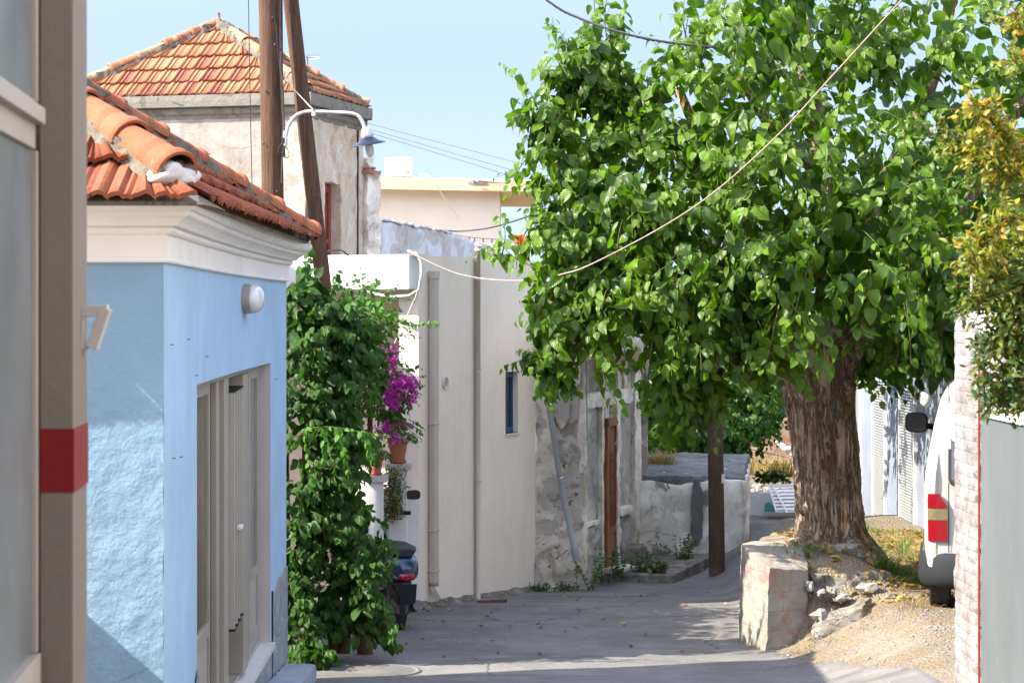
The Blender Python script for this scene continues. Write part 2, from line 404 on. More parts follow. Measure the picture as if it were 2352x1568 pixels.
wn.links.new(spw.outputs[2], mr2.inputs[0]); tm = wn.nodes.new('ShaderNodeMix'); tm.data_type = 'RGBA'; tm.inputs[6].default_value = (1.09,.98,.95,1); tm.inputs[7].default_value = (1.25,.99,.80,1); wn.links.new(mr2.outputs[0], tm.inputs[0]); wn.links.new(tm.outputs[2], tn.inputs[7])
mw = wn.nodes.new('ShaderNodeVectorMath'); mw.operation = 'SCALE'; wn.links.new(tn.outputs[2], mw.inputs[0]); wn.links.new(mrw.outputs[0], mw.inputs['Scale']); wn.links.new(mw.outputs[0], bg.inputs[0]); bg.inputs[1].default_value = .15
sl = bpy.data.lights.new('sun', 'SUN'); sl.energy = 4.2; sl.angle = math.radians(.5); sl.color = (1,.93,.82)
so = bpy.data.objects.new('sun', sl); COL.objects.link(so); so.rotation_euler = SUN.to_track_quat('Z','Y').to_euler()
cd = bpy.data.cameras.new('camera'); cam = bpy.data.objects.new('camera', cd); COL.objects.link(cam); scene.camera = cam
cam.location = (0,0,CH); cam.rotation_euler = (math.pi/2,0,0); cd.sensor_width = 36; cd.lens = 36*F/2352; cd.shift_y = -(784-HY)/2352; cd.clip_end = 3000; cd.clip_start = .05
cd.dof.use_dof = True; cd.dof.focus_distance = 20; cd.dof.aperture_fstop = 9
scene.view_settings.view_transform = 'Standard'; scene.view_settings.look = 'None'; scene.view_settings.exposure = 1.93; scene.view_settings.gamma = 1
scene.cycles.max_bounces = 7; scene.cycles.diffuse_bounces = 4; scene.cycles.transparent_max_bounces = 6

# ================================================================ materials
M = {}
M['road'] = N('asphalt', .9, .2); m = M['road']
b = m.mix(m.ramp(m.noise(.9,8,.7), [(.35,0.),(.65,1.)]), (.118,.112,.105), (.205,.192,.175))
b = m.mix(m.ramp(m.noise(1.2,5,.6,vec=m.mapc((.6,2.4,1))), [(.52,0.),(.64,.75)]), b, (.095,.088,.08))
b = m.mix(m.ramp(m.noise(2.7,6,.75,vec=m.mapc((1,1,1),(0,0,.6))), [(.56,0.),(.62,.55)]), b, (.235,.22,.195))
b = m.mix(m.ramp(m.noise(120,3,.7), [(.4,0.),(.62,.55)]), b, (.09,.085,.08))
b = m.mix(m.ramp(m.vor(70).outputs[0], [(.0,.5),(.25,0.)]), b, (.27,.255,.23))
v = m.vor(.8,'DISTANCE_TO_EDGE'); nn = m.n('ShaderNodeTexNoise'); nn.inputs['Scale'].default_value = 1.7; nn.inputs['Detail'].default_value = 8; m.lk(m.co, nn.inputs['Vector'])
mp = m.n('ShaderNodeMix', data_type='VECTOR'); mp.inputs[0].default_value = .3; m.lk(m.co, mp.inputs[4]); m.lk(nn.outputs['Color'], mp.inputs[5]); m.lk(mp.outputs[1], v.inputs['Vector'])
cr = m.ramp(v.outputs[0], [(0,1.),(.008,0.)]); cr = m.math('MULTIPLY', cr, m.ramp(m.noise(.6,2), [(.5,0.),(.55,1.)]))
m.col(m.mix(m.math('MULTIPLY', cr, .7), b, (.04,.037,.035))); m.bump(m.math('SUBTRACT', m.math('ADD', m.noise(110,4,.7), m.math('MULTIPLY', m.noise(6,5), 1.5)), cr), .55, .012); M['road'] = m.m
m = N('dry_earth', .95, .1)
b = m.mix(m.ramp(m.noise(1.3,8,.7), [(.35,0.),(.65,1.)]), (.165,.132,.097), (.25,.212,.165))
b = m.mix(m.ramp(m.noise(4,6,.7), [(.52,0.),(.6,.75)]), b, (.21,.145,.065))
b = m.mix(m.ramp(m.vor(38).outputs[0], [(.0,.5),(.18,0.)]), b, (.31,.28,.235))
b = m.mix(m.ramp(m.noise(60,4,.7), [(.5,0.),(.66,.7)]), b, (.13,.105,.075))
m.col(b); m.bump(m.math('ADD', m.noise(45,5,.7), m.math('SUBTRACT', 1.0, m.math('MULTIPLY', m.vor(38).outputs[0], 1.6))), .8, .02); M['earth'] = m.m
M['blue'] = m_plaster('blue_paint', (.31,.46,.60), .07, .16, 9, stain=(.24,.36,.47), stainamt=.35, stream=.12, rough=.75)
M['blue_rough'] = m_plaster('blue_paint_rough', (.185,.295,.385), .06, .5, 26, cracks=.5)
M['white_trim'] = m_plaster('white_moulding', (.70,.68,.63), .05, .12, 18, stain=(.5,.43,.33), stainamt=.25)
M['plinth'] = m_layers('grey_roughcast', [(.20,.21,.23),(.26,.27,.29),(.30,.30,.31),(.34,.34,.34)], 7, .9, streak=(.14,.145,.16))
M['marble'] = m_plain('marble', (.58,.56,.55), .35, .4, var=.12, sc=6)
M['alu'] = m_plain('door_aluminium', (.33,.305,.26), .42, .4, metal=.25, var=.08)
M['alu_light'] = m_plain('pale_aluminium', (.44,.42,.37), .35, .5, metal=.3, var=.08)
M['glass'] = m_plain('dusty_glass', (.16,.17,.16), .12, .6, var=.2, sc=2)
M['glass_brown'] = m_plain('brown_glass', (.13,.09,.05), .2, .5, var=.3)
M['dark'] = m_plain('dark_gap', (.02,.02,.02), .6)
def m_tile(name, stops, moss=.35, spots=(.05,.04,.03)):
    m = N(name, .8, .2); c = m.ramp(m.tint(), stops)
    c = m.mix(m.ramp(m.noise(18,7,.75), [(.52,0.),(.68,moss)]), c, (.12,.09,.06))
    c = m.mix(m.ramp(m.noise(60,4,.7), [(.6,0.),(.68,moss)]), c, spots)
    c = m.mix(m.ramp(m.noise(6,5,.7), [(.5,0.),(.8,.35)]), c, (.38,.25,.16))
    m.col(c); m.bump(m.noise(45,5,.7), .45, .012); return m.m
M['tile'] = m_tile('clay_tile', [(0,(.17,.038,.018)),(.5,(.24,.062,.028)),(1,(.30,.095,.045))], .9)
M['tile_old'] = m_tile('sunbaked_tile', [(0,(.25,.08,.05)),(.10,(.27,.10,.057)),(.14,(.30,.130,.062)),(.6,(.33,.15,.072)),(1,(.36,.18,.09))], .5)
M['hip'] = m_tile('hip_tile_clay', [(0,(.25,.072,.03)),(1,(.31,.10,.043))], .75)
M['hip_old'] = m_tile('old_hip_tile', [(0,(.30,.19,.10)),(.4,(.34,.21,.115)),(.5,(.38,.13,.06)),(1,(.42,.15,.07))], .35)
M['mortar'] = m_layers('mortar', [(.12,.10,.08),(.16,.14,.11),(.19,.17,.135),(.10,.08,.06)], 9, .9, dark=(.05,.045,.04))
M['whitewash'] = m_plaster('whitewash', (.50,.485,.47), .06, .5, 14, stain=(.35,.33,.30), stainamt=.4)
M['old_wall'] = m_plaster('old_lime_wall', (.33,.30,.26), .12, .4, 16, stain=(.15,.115,.08), stainamt=.75, cracks=.8, stream=.35)
M['old_side'] = m_layers('peeling_side_wall', [(.40,.29,.19),(.50,.41,.31),(.55,.48,.39),(.60,.54,.46)], 3.2, .7, streak=(.33,.25,.18), seed=2)
M['slab'] = m_layers('weathered_slab', [(.12,.11,.09),(.19,.175,.145),(.23,.21,.175),(.14,.13,.11)], 3, .8, streak=(.08,.07,.06), seed=4)
M['cream'] = m_plaster('cream_paint', (.64,.48,.29), .03, .1, 20)
M['cream_white'] = m_plaster('pale_gable_paint', (.70,.59,.45), .03, .1, 20)
M['beige'] = m_plaster('beige_render', (.76,.675,.58), .035, .10, 30, stain=(.47,.39,.31), stainamt=.22, stream=.10)
M['beige_trim'] = m_plain('beige_pipe', (.47,.41,.35), .5, .35, var=.06)
M['white_slab'] = m_plaster('white_render', (.66,.65,.63), .03, .12, 25)
M['blue_white'] = m_plaster('bluish_limewash', (.62,.65,.68), .08, .4, 12, stain=(.40,.33,.27), stainamt=.5)
M['bluewash'] = m_layers('peeling_bluish_wall', [(.42,.33,.26),(.46,.44,.42),(.56,.58,.60),(.62,.65,.68)], 1.5, .5, seed=5)
M['ruin'] = m_layers('ruined_plaster', [(.22,.195,.165),(.42,.38,.335),(.60,.53,.44),(.74,.67,.57)], 2.3, .95, streak=(.20,.185,.17), dark=(.07,.068,.065), seed=1)
M['ruin_pale'] = m_layers('ruined_pale_plaster', [(.38,.32,.25),(.64,.58,.49),(.76,.70,.61),(.82,.76,.67)], 2.2, .9, streak=(.22,.17,.13), seed=7)
M['ruin_grey'] = m_layers('bare_grey_render', [(.22,.205,.185),(.34,.32,.29),(.46,.42,.37),(.64,.58,.50)], 1.8, .7, seed=9)
M['stone_wall'] = m_layers('whitewashed_rubble', [(.16,.145,.13),(.62,.58,.52),(.74,.70,.64),(.78,.74,.68)], 2.0, 1.0, streak=(.16,.15,.14), seed=3)
M['stone_top'] = m_layers('grey_cement_top', [(.10,.10,.10),(.14,.138,.135),(.18,.175,.17),(.22,.215,.20)], 2.5, .8, seed=6)
M['pole'] = m_wood('pole_wood', (.125,.065,.035), (.055,.028,.016))
M['pole_dark'] = m_wood('dark_pole_wood', (.115,.075,.052), (.055,.036,.026))
M['metal'] = m_plain('galvanised_tube', (.50,.49,.46), .5, .4, metal=.3, var=.3, sc=25, bump=.2)
M['black'] = m_plain('black_rubber', (.022,.022,.024), .55, .3)
M['cable'] = m_plain('cable_black', (.035,.035,.038), .6, .3)
M['cable_white'] = m_plain('cable_white', (.62,.60,.56), .6, .3)
M['rope'] = m_plain('faded_rope', (.42,.30,.25), .8, .2, var=.3, sc=30)
M['shade_blue'] = m_plain('enamel_blue', (.006,.010,.03), .35, .35)
M['blue_frame'] = m_plain('blue_frame', (.03,.075,.19), .35, .5)
M['pvc'] = m_plain('grey_pvc', (.23,.235,.24), .5, .4, var=.1)
M['terracotta'] = m_plain('terracotta', (.42,.15,.085), .7, .3, var=.15, sc=8)
M['rust'] = m_wood('rusty_door_wood', (.33,.155,.075), (.15,.06,.032), .8, .3)
M['redpaint'] = m_plain('red_brown_paint', (.22,.05,.028), .6, .3, var=.25, sc=12)
M['leaf'] = m_leaf('mulberry_leaf', (.024,.072,.004), (.125,.225,.007), .45, .34, .4, bright=(.26,.36,.02), spec=.5)
M['leaf_vine'] = m_leaf('vine_leaf', (.016,.062,.007), (.054,.142,.012), .38, .42, .5, bright=(.11,.24,.02), spec=.45)
M['leaf_bright'] = m_leaf('young_lit_vine_leaf', (.05,.17,.012), (.10,.27,.018), .4, .45, .4)  # young sprigs in a brighter green that stands for sunlight through them
M['leaf_back'] = m_leaf('bush_leaf', (.022,.085,.010), (.075,.19,.018), .35, .42, .5, bright=(.12,.24,.025), spec=.45)
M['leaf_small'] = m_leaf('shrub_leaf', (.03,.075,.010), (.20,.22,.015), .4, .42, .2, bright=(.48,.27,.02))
M['bract'] = m_leaf('bougainvillea_bract', (.30,.015,.26), (.52,.04,.46), .4, .6, .1, bright=(.62,.12,.5), spec=.2)
M['succ'] = m_leaf('succulent_leaf', (.05,.10,.03), (.14,.22,.07), .15, .5, .0)
M['jade'] = m_leaf('trailing_succulent_leaf', (.035,.055,.010), (.13,.13,.02), .15, .45, .0, bright=(.22,.16,.03))
M['twig'] = m_plain('twig', (.12,.13,.04), .8, .2)
M['stem'] = m_plain('woody_stem', (.11,.065,.035), .9, .15, var=.3, sc=20, bump=.5)
M['grass'] = m_leaf('grass_blade', (.07,.13,.02), (.16,.24,.04), .3, .6, 0)
M['straw'] = m_leaf('dry_grass', (.24,.155,.055), (.38,.27,.115), .3, .7, 0)
M['paint_white'] = m_plain('van_paint', (.36,.35,.31), .22, .5, var=.02)
M['bumper'] = m_plain('grey_bumper', (.022,.024,.027), .75, .12)
M['tail_red'] = m_plain('red_lens', (.20,.003,.008), .12, .6, var=.2, sc=30)
M['tail_amber'] = m_plain('clear_lens', (.15,.12,.065), .2, .6, var=.2, sc=40)
M['chrome'] = m_plain('bright_metal', (.5,.5,.5), .25, .6, metal=.9)
M['scoot'] = m_plain('dark_blue_bodywork', (.012,.03,.075), .22, .6)
m = N('galvanised_sheet', .42, .5); m.b.inputs['Metallic'].default_value = .15
b = m.mix(m.ramp(m.noise(2,6,.6,vec=m.mapc((1,1,.3))), [(.3,0.),(.7,1.)]), (.105,.12,.12), (.14,.155,.155))
b = m.mix(m.ramp(m.noise(30,4,.75,vec=m.mapc((2.2,2.2,.12))), [(.64,0.),(.70,.8)]), b, (.33,.35,.35))
m.col(b); m.bump(m.noise(10,4), .08, .01); M['sheet'] = m.m
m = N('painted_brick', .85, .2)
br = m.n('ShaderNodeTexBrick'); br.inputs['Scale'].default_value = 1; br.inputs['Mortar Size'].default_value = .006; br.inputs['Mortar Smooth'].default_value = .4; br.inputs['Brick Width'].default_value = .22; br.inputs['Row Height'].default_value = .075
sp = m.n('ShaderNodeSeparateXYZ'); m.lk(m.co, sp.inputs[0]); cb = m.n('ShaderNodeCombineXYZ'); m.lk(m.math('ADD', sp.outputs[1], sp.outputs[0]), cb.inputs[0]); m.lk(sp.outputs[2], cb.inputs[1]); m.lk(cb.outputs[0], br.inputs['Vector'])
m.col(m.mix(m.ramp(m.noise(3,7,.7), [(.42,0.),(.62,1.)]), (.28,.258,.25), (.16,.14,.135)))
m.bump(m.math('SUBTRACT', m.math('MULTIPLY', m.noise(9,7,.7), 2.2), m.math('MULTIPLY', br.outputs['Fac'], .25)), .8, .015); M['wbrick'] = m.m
m = N('bark', .92, .15)
vv = m.mapc((11,11,1.5)); v = m.vor(2.6,'DISTANCE_TO_EDGE', vec=None)
nn = m.n('ShaderNodeTexNoise'); nn.inputs['Scale'].default_value = 4; nn.inputs['Detail'].default_value = 6; m.lk(vv, nn.inputs['Vector']); mp = m.n('ShaderNodeMix', data_type='VECTOR'); mp.inputs[0].default_value = .6; m.lk(vv, mp.inputs[4]); m.lk(nn.outputs['Color'], mp.inputs[5]); m.lk(mp.outputs[1], v.inputs['Vector'])
gr = m.ramp(v.outputs[0], [(0,0.),(.16,1.)]); n1 = m.noise(3.4,7,.7,vec=m.mapc((2,2,.7)))
b = m.mix(m.ramp(n1, [(.35,0.),(.6,1.)]), (.37,.26,.165), (.66,.50,.345))
b = m.mix(m.ramp(m.noise(3,4,.6,vec=m.mapc((1.6,1.6,.8))), [(.57,0.),(.63,.8)]), b, (.46,.22,.085))
b = m.mix(m.ramp(m.noise(9,6,.7), [(.60,0.),(.72,.6)]), b, (.34,.32,.28))
b = m.mix(m.ramp(v.outputs[0], [(0,.25),(.10,1.)]), (.11,.078,.052), b); m.col(b)
m.bump(m.math('ADD', gr, m.math('ADD', n1, m.math('MULTIPLY', m.noise(30,5,.7,vec=m.mapc((2,2,.5))), .6))), 1.0, .045); M['bark'] = m.m
m = N('board_marked_concrete', .93, .12)
b = m.mix(m.ramp(m.noise(4,8,.7), [(.35,0.),(.65,1.)]), (.20,.18,.15), (.285,.26,.22))
b = m.mix(m.ramp(m.noise(3.1,4,.6), [(.57,0.),(.64,.5)]), b, (.30,.10,.085))
b = m.mix(m.ramp(m.noise(14,5,.7,vec=m.mapc((1,1,.2))), [(.58,0.),(.7,.5)]), b, (.09,.08,.065))
wv = m.n('ShaderNodeTexWave', wave_type='BANDS', bands_direction='Z'); wv.inputs['Scale'].default_value = 1.9; wv.inputs['Distortion'].default_value = .4; m.lk(m.co, wv.inputs['Vector'])
m.col(b); m.bump(m.math('ADD', m.noise(30,6,.7), m.math('MULTIPLY', m.ramp(wv.outputs[1], [(0,0.),(.02,1.)]), .3)), .6, .014); M['concrete'] = m.m
M['concrete_raw'] = m_layers('broken_concrete', [(.10,.09,.075),(.17,.155,.13),(.23,.21,.18),(.28,.26,.23)], 7, 1.0, dark=(.08,.07,.06), seed=8)
M['rock'] = m_layers('pale_stone', [(.20,.175,.145),(.28,.26,.23),(.32,.30,.27),(.36,.34,.31)], 5, .9, seed=11)
M['brown_bank'] = m_layers('brown_earth_bank', [(.13,.075,.05),(.17,.105,.07),(.20,.13,.095),(.23,.16,.12)], 1.6, .9, seed=12)
M['brick'] = m_plain('bare_brick', (.36,.17,.11), .9, .15, var=.3, sc=8, bump=.5, bs=20)

# ================================================================ terrain
RK = [(-60,3.2),(0,1.4),(9.8,.9),(14,.45),(17,.10),(18.7,.05),(21.7,0),(24.3,-.16),(26.5,-.14),(29,-.02),(33,.0),(38,.1),(42,.2),(900,.2)]
def r_(Y):
    for (a,za),(b,zb) in zip(RK, RK[1:]):
        if a <= Y <= b: return lerp(za, zb, (Y-a)/(b-a))
    return RK[0][1] if Y < RK[0][0] else RK[-1][1]
def H(X, Y):
    z = r_(Y)
    t = ss(2.2,3.4,X)*(1-ss(26,28,Y)); z = lerp(z, max(z,.5), t)
    e = .1054*Y+.06
    bk = 21.0+min(1.8,max(0,X-2.3)*1.5)+3.0*ss(3.1,3.6,X); w = ss(e,e+.12,X)*(ss(18.75,19.35,Y) if X > 2.45 else ss(19.0,19.1,Y))*(1-ss(bk, bk+1.3, Y))
    top = .79-.27*ss(3.0,3.6,X)
    if w > 0: z = lerp(z, max(z,top), w)
    z += .012*fbm((X,Y,0), 1.2, 2)*(1+2*w)
    if Y > 33: z += .25*fbm((X,Y,3), .35, 3)*ss(33,36,Y)
    return z
def gridmesh(name, xs, ys, f, mat, kind):
    V = [(x,y,f(x,y)) for y in ys for x in xs]; n = len(xs)
    Fc = [(j*n+i,j*n+i+1,(j+1)*n+i+1,(j+1)*n+i) for j in range(len(ys)-1) for i in range(n-1)]
    me = bpy.data.meshes.new(name); me.from_pydata(V, [], Fc); me.polygons.foreach_set('use_smooth', np.ones(len(Fc),bool))
    return tag(link_mesh(name, me, mat, None, False), kind=kind)
def axis(lo, hi, st, far): 
    c = list(np.arange(lo, hi+1e-6, st)); 
    return [-far, -far/4, lo-30, lo-8, lo-2]+c+[hi+2, hi+8, hi+30, far/4, far]
xs = axis(-5, 7.0, .06, 900); ys = [-900,-200,-40,-8]+list(np.arange(2,13,.25))+list(np.arange(13,25,.05))+list(np.arange(25,44,.25))+[46,50,60,90,250,900]
gridmesh('ground', xs, ys, H, M['earth'], 'structure')
def roadf(X, Y):
    wob = .10*fbm((X,Y,9), 1.5, 3)
    right = 2.35+.25*ss(18.6,17.2,Y)+.35*ss(17.5,15,Y)+wob
    if Y > 19: right = .1054*Y+.1
    if Y > 24.6: right = lerp(.1054*Y+.1, 3.6, ss(24.6,27,Y))
    left = -2.6 if Y < 27 else 1.0
    if Y > 33: right = -9
    inside = min(right-X, X-left, 33-Y)
    return H(X,Y)+(.008 if inside > 0 else -.05)
gridmesh('road', [x for x in xs if -5 <= x <= 7], [y for y in ys if 2 <= y <= 33.5], roadf, M['road'], 'structure')

# ================================================================ shop on the near left
GX = lambda Y: -1.09-.083*(Y-5)
shop = thing('shopfront', 'near grey shop pillar with a red painted band and big glass panes at left edge', 'shopfront', (-1.3,4.5,H(-1.3,4.5)))
mb = MB(); mb.prism([(-7,-3),(GX(-3)-.03,-3),(GX(5)-.03,5),(-1.20,5.28),(-7,5.28)], 0, 6); mb.box((-4.2,1.2,6.08),(6.9,8.6,.16)); mb.build('wall', M['beige'], shop)
mb = MB(); mb.prism([(-1.085,5.0),(-1.008,5.0),(-1.0317,5.285),(-1.19,5.285),(-1.19,5.02),(-1.085,5.02)], .9, 5.95)
M['pillar'] = m_plaster('pillar_paint', (.165,.15,.13), .05, .2, 15, stain=(.2,.15,.1), stainamt=.15)
mb.build('pillar', M['pillar'], shop, bevel=.003)
mb = MB(); mb.prism([(-1.083,4.9975),(-1.0055,4.9975),(-1.0290,5.2875),(-1.034,5.2875),(-1.011,5.0025),(-1.083,5.0025)], 2.578, 2.724)
mb.build('painted_band', m_plain('red_band_paint', (.16,.004,.005), .6, .3, var=.15, sc=20), shop)
M['pane'] = m_plain('pane_glass', (.13,.155,.17), .32, .6, var=.3, sc=2.5)
def gp(Y, o): return (GX(Y)+o, Y)
mb = MB(); mb.prism([gp(1,-.02),gp(1,-.008),gp(4.985,-.008),gp(4.985,-.02)], .9, 3.36); mb.build('window_pane', M['pane'], shop)
mb = MB(); mb.prism([gp(1,-.02),gp(1,-.008),gp(4.985,-.008),gp(4.985,-.02)], 3.47, 5.9); mb.build('window_pane', M['pane'], shop)
mb = MB(); mb.prism([gp(1,-.02),gp(1,.005),gp(4.93,.005),gp(4.93,-.02)], 3.36, 3.47); mb.prism([gp(1,-.0),gp(1,.028),gp(4.93,.028),gp(4.93,-.0)], 3.415, 3.452)
mb.prism([gp(1,-.02),gp(1,.012),gp(4.97,.012),gp(4.97,-.02)], .8, 2.215); mb.prism([gp(4.955,-.02),gp(4.955,.004),gp(4.995,.004),gp(4.995,-.02)], 2.216, 3.359); mb.prism([gp(4.955,-.02),gp(4.955,.004),gp(4.995,.004),gp(4.995,-.02)], 3.471, 5.9)
mb.build('window_frame', m_plain('pane_frame', (.30,.28,.255), .5, .4, var=.1), shop, bevel=.002)
mb = MB(); X0 = -1.0215
a = W(190,712,5.2); bq = W(245,712,5.2)
def bar(p, q, w, d): 
    p = Vector(p); q = Vector(q); t = (q-p).normalized(); s = Vector((t.z,0,-t.x))*w/2; k = Vector((0,d/2,0))
    mb.hexa([p-s-k,p+s-k,p+s+k,p-s+k,q-s-k,q+s-k,q+s+k,q-s+k])
bar(W(188,715,5.2), W(249,712,5.2), .026, .03); bar(W(243,708,5.2), W(212,800,5.2), .027, .032); bar(W(191,800,5.2), W(214,793,5.2), .008, .02); bar(W(189,705,5.2), W(192,802,5.2), .006, .035)
mb.build('bracket', m_plain('bracket_paint', (.42,.40,.37), .6, .3), shop, bevel=.002)

# unseen low wall, added to shade the foot of the blue front wall
gw = thing('shade_wall', 'unseen low wall with thin rods, added to shade the blue house front', 'wall', (-3.2,9.1,H(-3.2,9.1)))
MB().prism([(-4.6,7.6),(-2.6,7.6),(-2.6,9.75),(-4.6,9.75)], .6, 2.22).build('wall', M['beige'], gw)
mb = MB(); mb.tube([(-2.62,9.4,2.2),(-2.62,9.42,3.0)],.02,8); mb.tube([(-2.62,9.4,2.9),(-3.1,9.3,3.35)],.025,8); mb.build('streak_rods', M['pole'], gw)  # rods added with the wall to cast thin shadow streaks

# unseen houses added behind and beside the viewpoint to cut the sky light
lh = thing('unseen_lane_house', 'unseen tall house added behind the viewpoint to cut the sky light', 'house', (0,-7,H(0,-7)))
MB().prism([(-9,-9),(9,-9),(9,-5),(-9,-5)], 0, 9).build('wall', M['beige'], lh)
lh2 = thing('unseen_lane_house', 'unseen two storey house added right of the viewpoint to cut the sky light', 'house', (6,3,H(6,3)))
MB().prism([(3.3,-4.9),(9,-4.9),(9,8.5),(3.3,8.5)], 0, 6.5).build('wall', M['beige'], lh2)
# unseen blocks added behind the blue house to shade the bend of the road
nb = thing('shade_house', 'unseen plain house added behind the blue house to shade the road', 'house', (-4.8,20.5,H(-4.8,20.5)))
MB().prism([(-7,16.25),(-2.78,17.65),(-2.78,20.20),(-7,18.81)], -.2, 3.75).build('wall', M['beige'], nb); MB().prism([(-7,18.93),(-2.78,20.32),(-2.78,22.4),(-7,21.0)], -.2, 3.9).build('shade_wing', M['beige'], nb)  # slit between both blocks lets a sliver of sun onto the road

# ================================================================ blue house
bh = thing('blue_house', 'sky blue plastered shop house with white moulded cornice and orange tile roof', 'house', (-2.6,13,H(-2.6,13)))
FP = [(-1.568,9.8),(-1.66,11.6),(-1.735,13.6),(-1.765,15.3),(-1.775,16.0),(-1.752,16.9)]
def fac(Y, o=0):
    for (x0,y0),(x1,y1) in zip(FP, FP[1:]):
        if Y <= y1 or (x1,y1) == FP[-1]: return (lerp(x0,x1,(Y-y0)/(y1-y0))+o, Y)
FW = (-4.5, 9.81)
cnr = Vector(FP[0])
DN, DF = 11.4, 16.0; DT, DB = 2.60, .545
mb = MB()
def wallseg(Ya, Yb, z0, z1, n=1, th=.4):
    for i in range(n):
        a = lerp(Ya,Yb,i/n); c = lerp(Ya,Yb,(i+1)/n); A = fac(a); B = fac(c)
        m0 = len(mb.v)
        mb.v += [Vector((A[0],A[1],z0)),Vector((B[0],B[1],z0)),Vector((B[0],B[1],z1)),Vector((A[0],A[1],z1))]
        mb.face((m0,m0+1,m0+2,m0+3), .5, 0, False)
wallseg(9.8, DN, .6, 3.22, 4); wallseg(DF, 16.9, -.1, 3.22, 3); wallseg(DN, DF, DT, 3.22, 10); wallseg(DN, DF, -.1, .50, 10)
# reveals, back and far walls
A = fac(DN); B = fac(DF); rc = -.105
mb.quad((A[0],A[1],DB),(A[0],A[1],DT),(A[0]-.3,A[1],DT),(A[0]-.3,A[1],DB))
mb.quad((-1.752,16.9,-.1),(-6.5,15.5,-.1),(-6.5,15.5,3.22),(-1.752,16.9,3.22)); mb.quad((-6.5,11,0),(-6.5,15.5,0),(-6.5,15.5,3.22),(-6.5,11,3.22))
mb.build('wall', M['blue'], bh)
mb = MB(); m0 = None
n = 60; rows = []
for j in range(121):
    z = lerp(.5, 3.22, j/120); row = []
    for i in range(n+1):
        t = i/n; x = lerp(FW[0], FP[0][0], t**.45); y = lerp(FW[1], FP[0][1], (x-FW[0])/(FP[0][0]-FW[0]))
        a = .007*ss(2.75,2.5,z); row.append(Vector((x,y-.002-a*abs(fbm((x,y,z),5,4))-.4*a*fbm((x,y,z),18,2),z)))
    for q in row[-3:]: q.x += .006*fbm((z,1,2),9,3)*ss(2.75,2.5,z)
    rows.append(row)
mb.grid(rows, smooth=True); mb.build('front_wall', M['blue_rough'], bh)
mb = MB(); mb.quad((B[0],B[1],DB),(B[0]-.3,B[1],DB),(B[0]-.3,B[1],DT),(B[0],B[1],DT))
for i in range(10):
    a = lerp(DN,DF,i/10); c = lerp(DN,DF,(i+1)/10); P = fac(a); Q = fac(c); mb.quad((P[0],P[1],DT),(Q[0],Q[1],DT),(Q[0]-.3,Q[1],DT),(P[0]-.3,P[1],DT))
mb.build('door_reveal', m_plaster('reveal_plaster', (.47,.43,.41), .05, .15, 20), bh)
prof = [(.0,3.205),(.022,3.208),(.026,3.216),(.022,3.226),(.016,3.232),(.016,3.33),(.034,3.335),(.044,3.345),(.046,3.358),(.040,3.366),(.066,3.370),(.078,3.385),(.098,3.402),(.122,3.414),(.128,3.424),(.128,3.434),(.146,3.438),(.162,3.452),(.172,3.472),(.172,3.50),(-.3,3.50),(-.3,3.205)]
path = [FW]+[FP[0]]+[fac(y) for y in np.arange(10.3,16.8,.5)]+[FP[-1],(-4.5,16.05)]
mb = MB(); sweep(mb, path, prof); mb.build('cornice', M['white_trim'], bh)
# sill, plinth
mb = MB()
for i in range(9):
    a = lerp(DN-.03,DF+.03,i/9); c = lerp(DN-.03,DF+.03,(i+1)/9); P = fac(a,.035); Q = fac(c,.035)
    mb.hexa([(P[0]-.34,P[1],.505),(P[0],P[1],.505),(Q[0],Q[1],.505),(Q[0]-.34,Q[1],.505),(P[0]-.34,P[1],DB),(P[0],P[1],DB),(Q[0],Q[1],DB),(Q[0]-.34,Q[1],DB)])
mb.build('door_sill', M['marble'], bh)
mb = MB(); rows = []
Ys = list(np.arange(13.6,16.06,.06)); 
rows = [[Vector((*fac(y,.012+.006*nz((y,k,0),9)), lerp(0,.503,k/5))) for y in Ys] for k in range(6)]
mb.grid(rows)
Ys = list(np.arange(16.05,16.93,.04)); 
def pt_top(y): return .90+.10*ss(16.1,16.8,y)+.06*nz((y,0,4),4)+.03*nz((y,0,4),14)
rows = [[Vector((*fac(y,.012+.005*nz((y,k,0),9)), lerp(0,pt_top(y),k/10))) for y in Ys] for k in range(11)]
mb.grid(rows); top = rows[-1]; mb.grid([top,[Vector((p.x-.012,p.y,p.z+.004)) for p in top]]); end = [r[-1] for r in rows]; mb.grid([end,[Vector((p.x-.3,p.y,p.z)) for p in end]])
Ys = list(np.arange(11.0,11.42,.05)); rows = [[Vector((*fac(y,.01), lerp(.4,1.0+.12*ss(11,11.4,y)+.04*nz((y,3,4),6),k/5))) for y in Ys] for k in range(6)]; mb.grid(rows)
mb.build('roughcast_plinth', M['plinth'], bh)
# doorway: aluminium frames, glass, folded grille
dr = thing('shop_door', None, None); del_ = dr
bpy.data.objects.remove(dr)
door_mb = MB()
def rec(Y, o): p = fac(Y, rc+o); return p
def member(mb, Ya, Yb, z0, z1, o0=-.02, o1=.02, tint=.5):
    A0 = rec(Ya,o0); A1 = rec(Ya,o1); B0 = rec(Yb,o0); B1 = rec(Yb,o1)
    mb.hexa([(*A0,z0),(*A1,z0),(*B1,z0),(*B0,z0),(*A0,z1),(*A1,z1),(*B1,z1),(*B0,z1)], tint)
LV = [(11.42,12.95),(13.0,13.55),(14.72,15.02),(15.12,15.97)]      # leaves
dz0, dz1 = DB+.004, DT-.004
fr = MB()
member(fr, 11.42, DF-.002, dz1-.035, dz1, -.045, .03); member(fr, 11.42, DF-.002, dz0, dz0+.03, -.045, .03)
door = fr.build('door_frame', M['alu'], bh, bevel=.002)
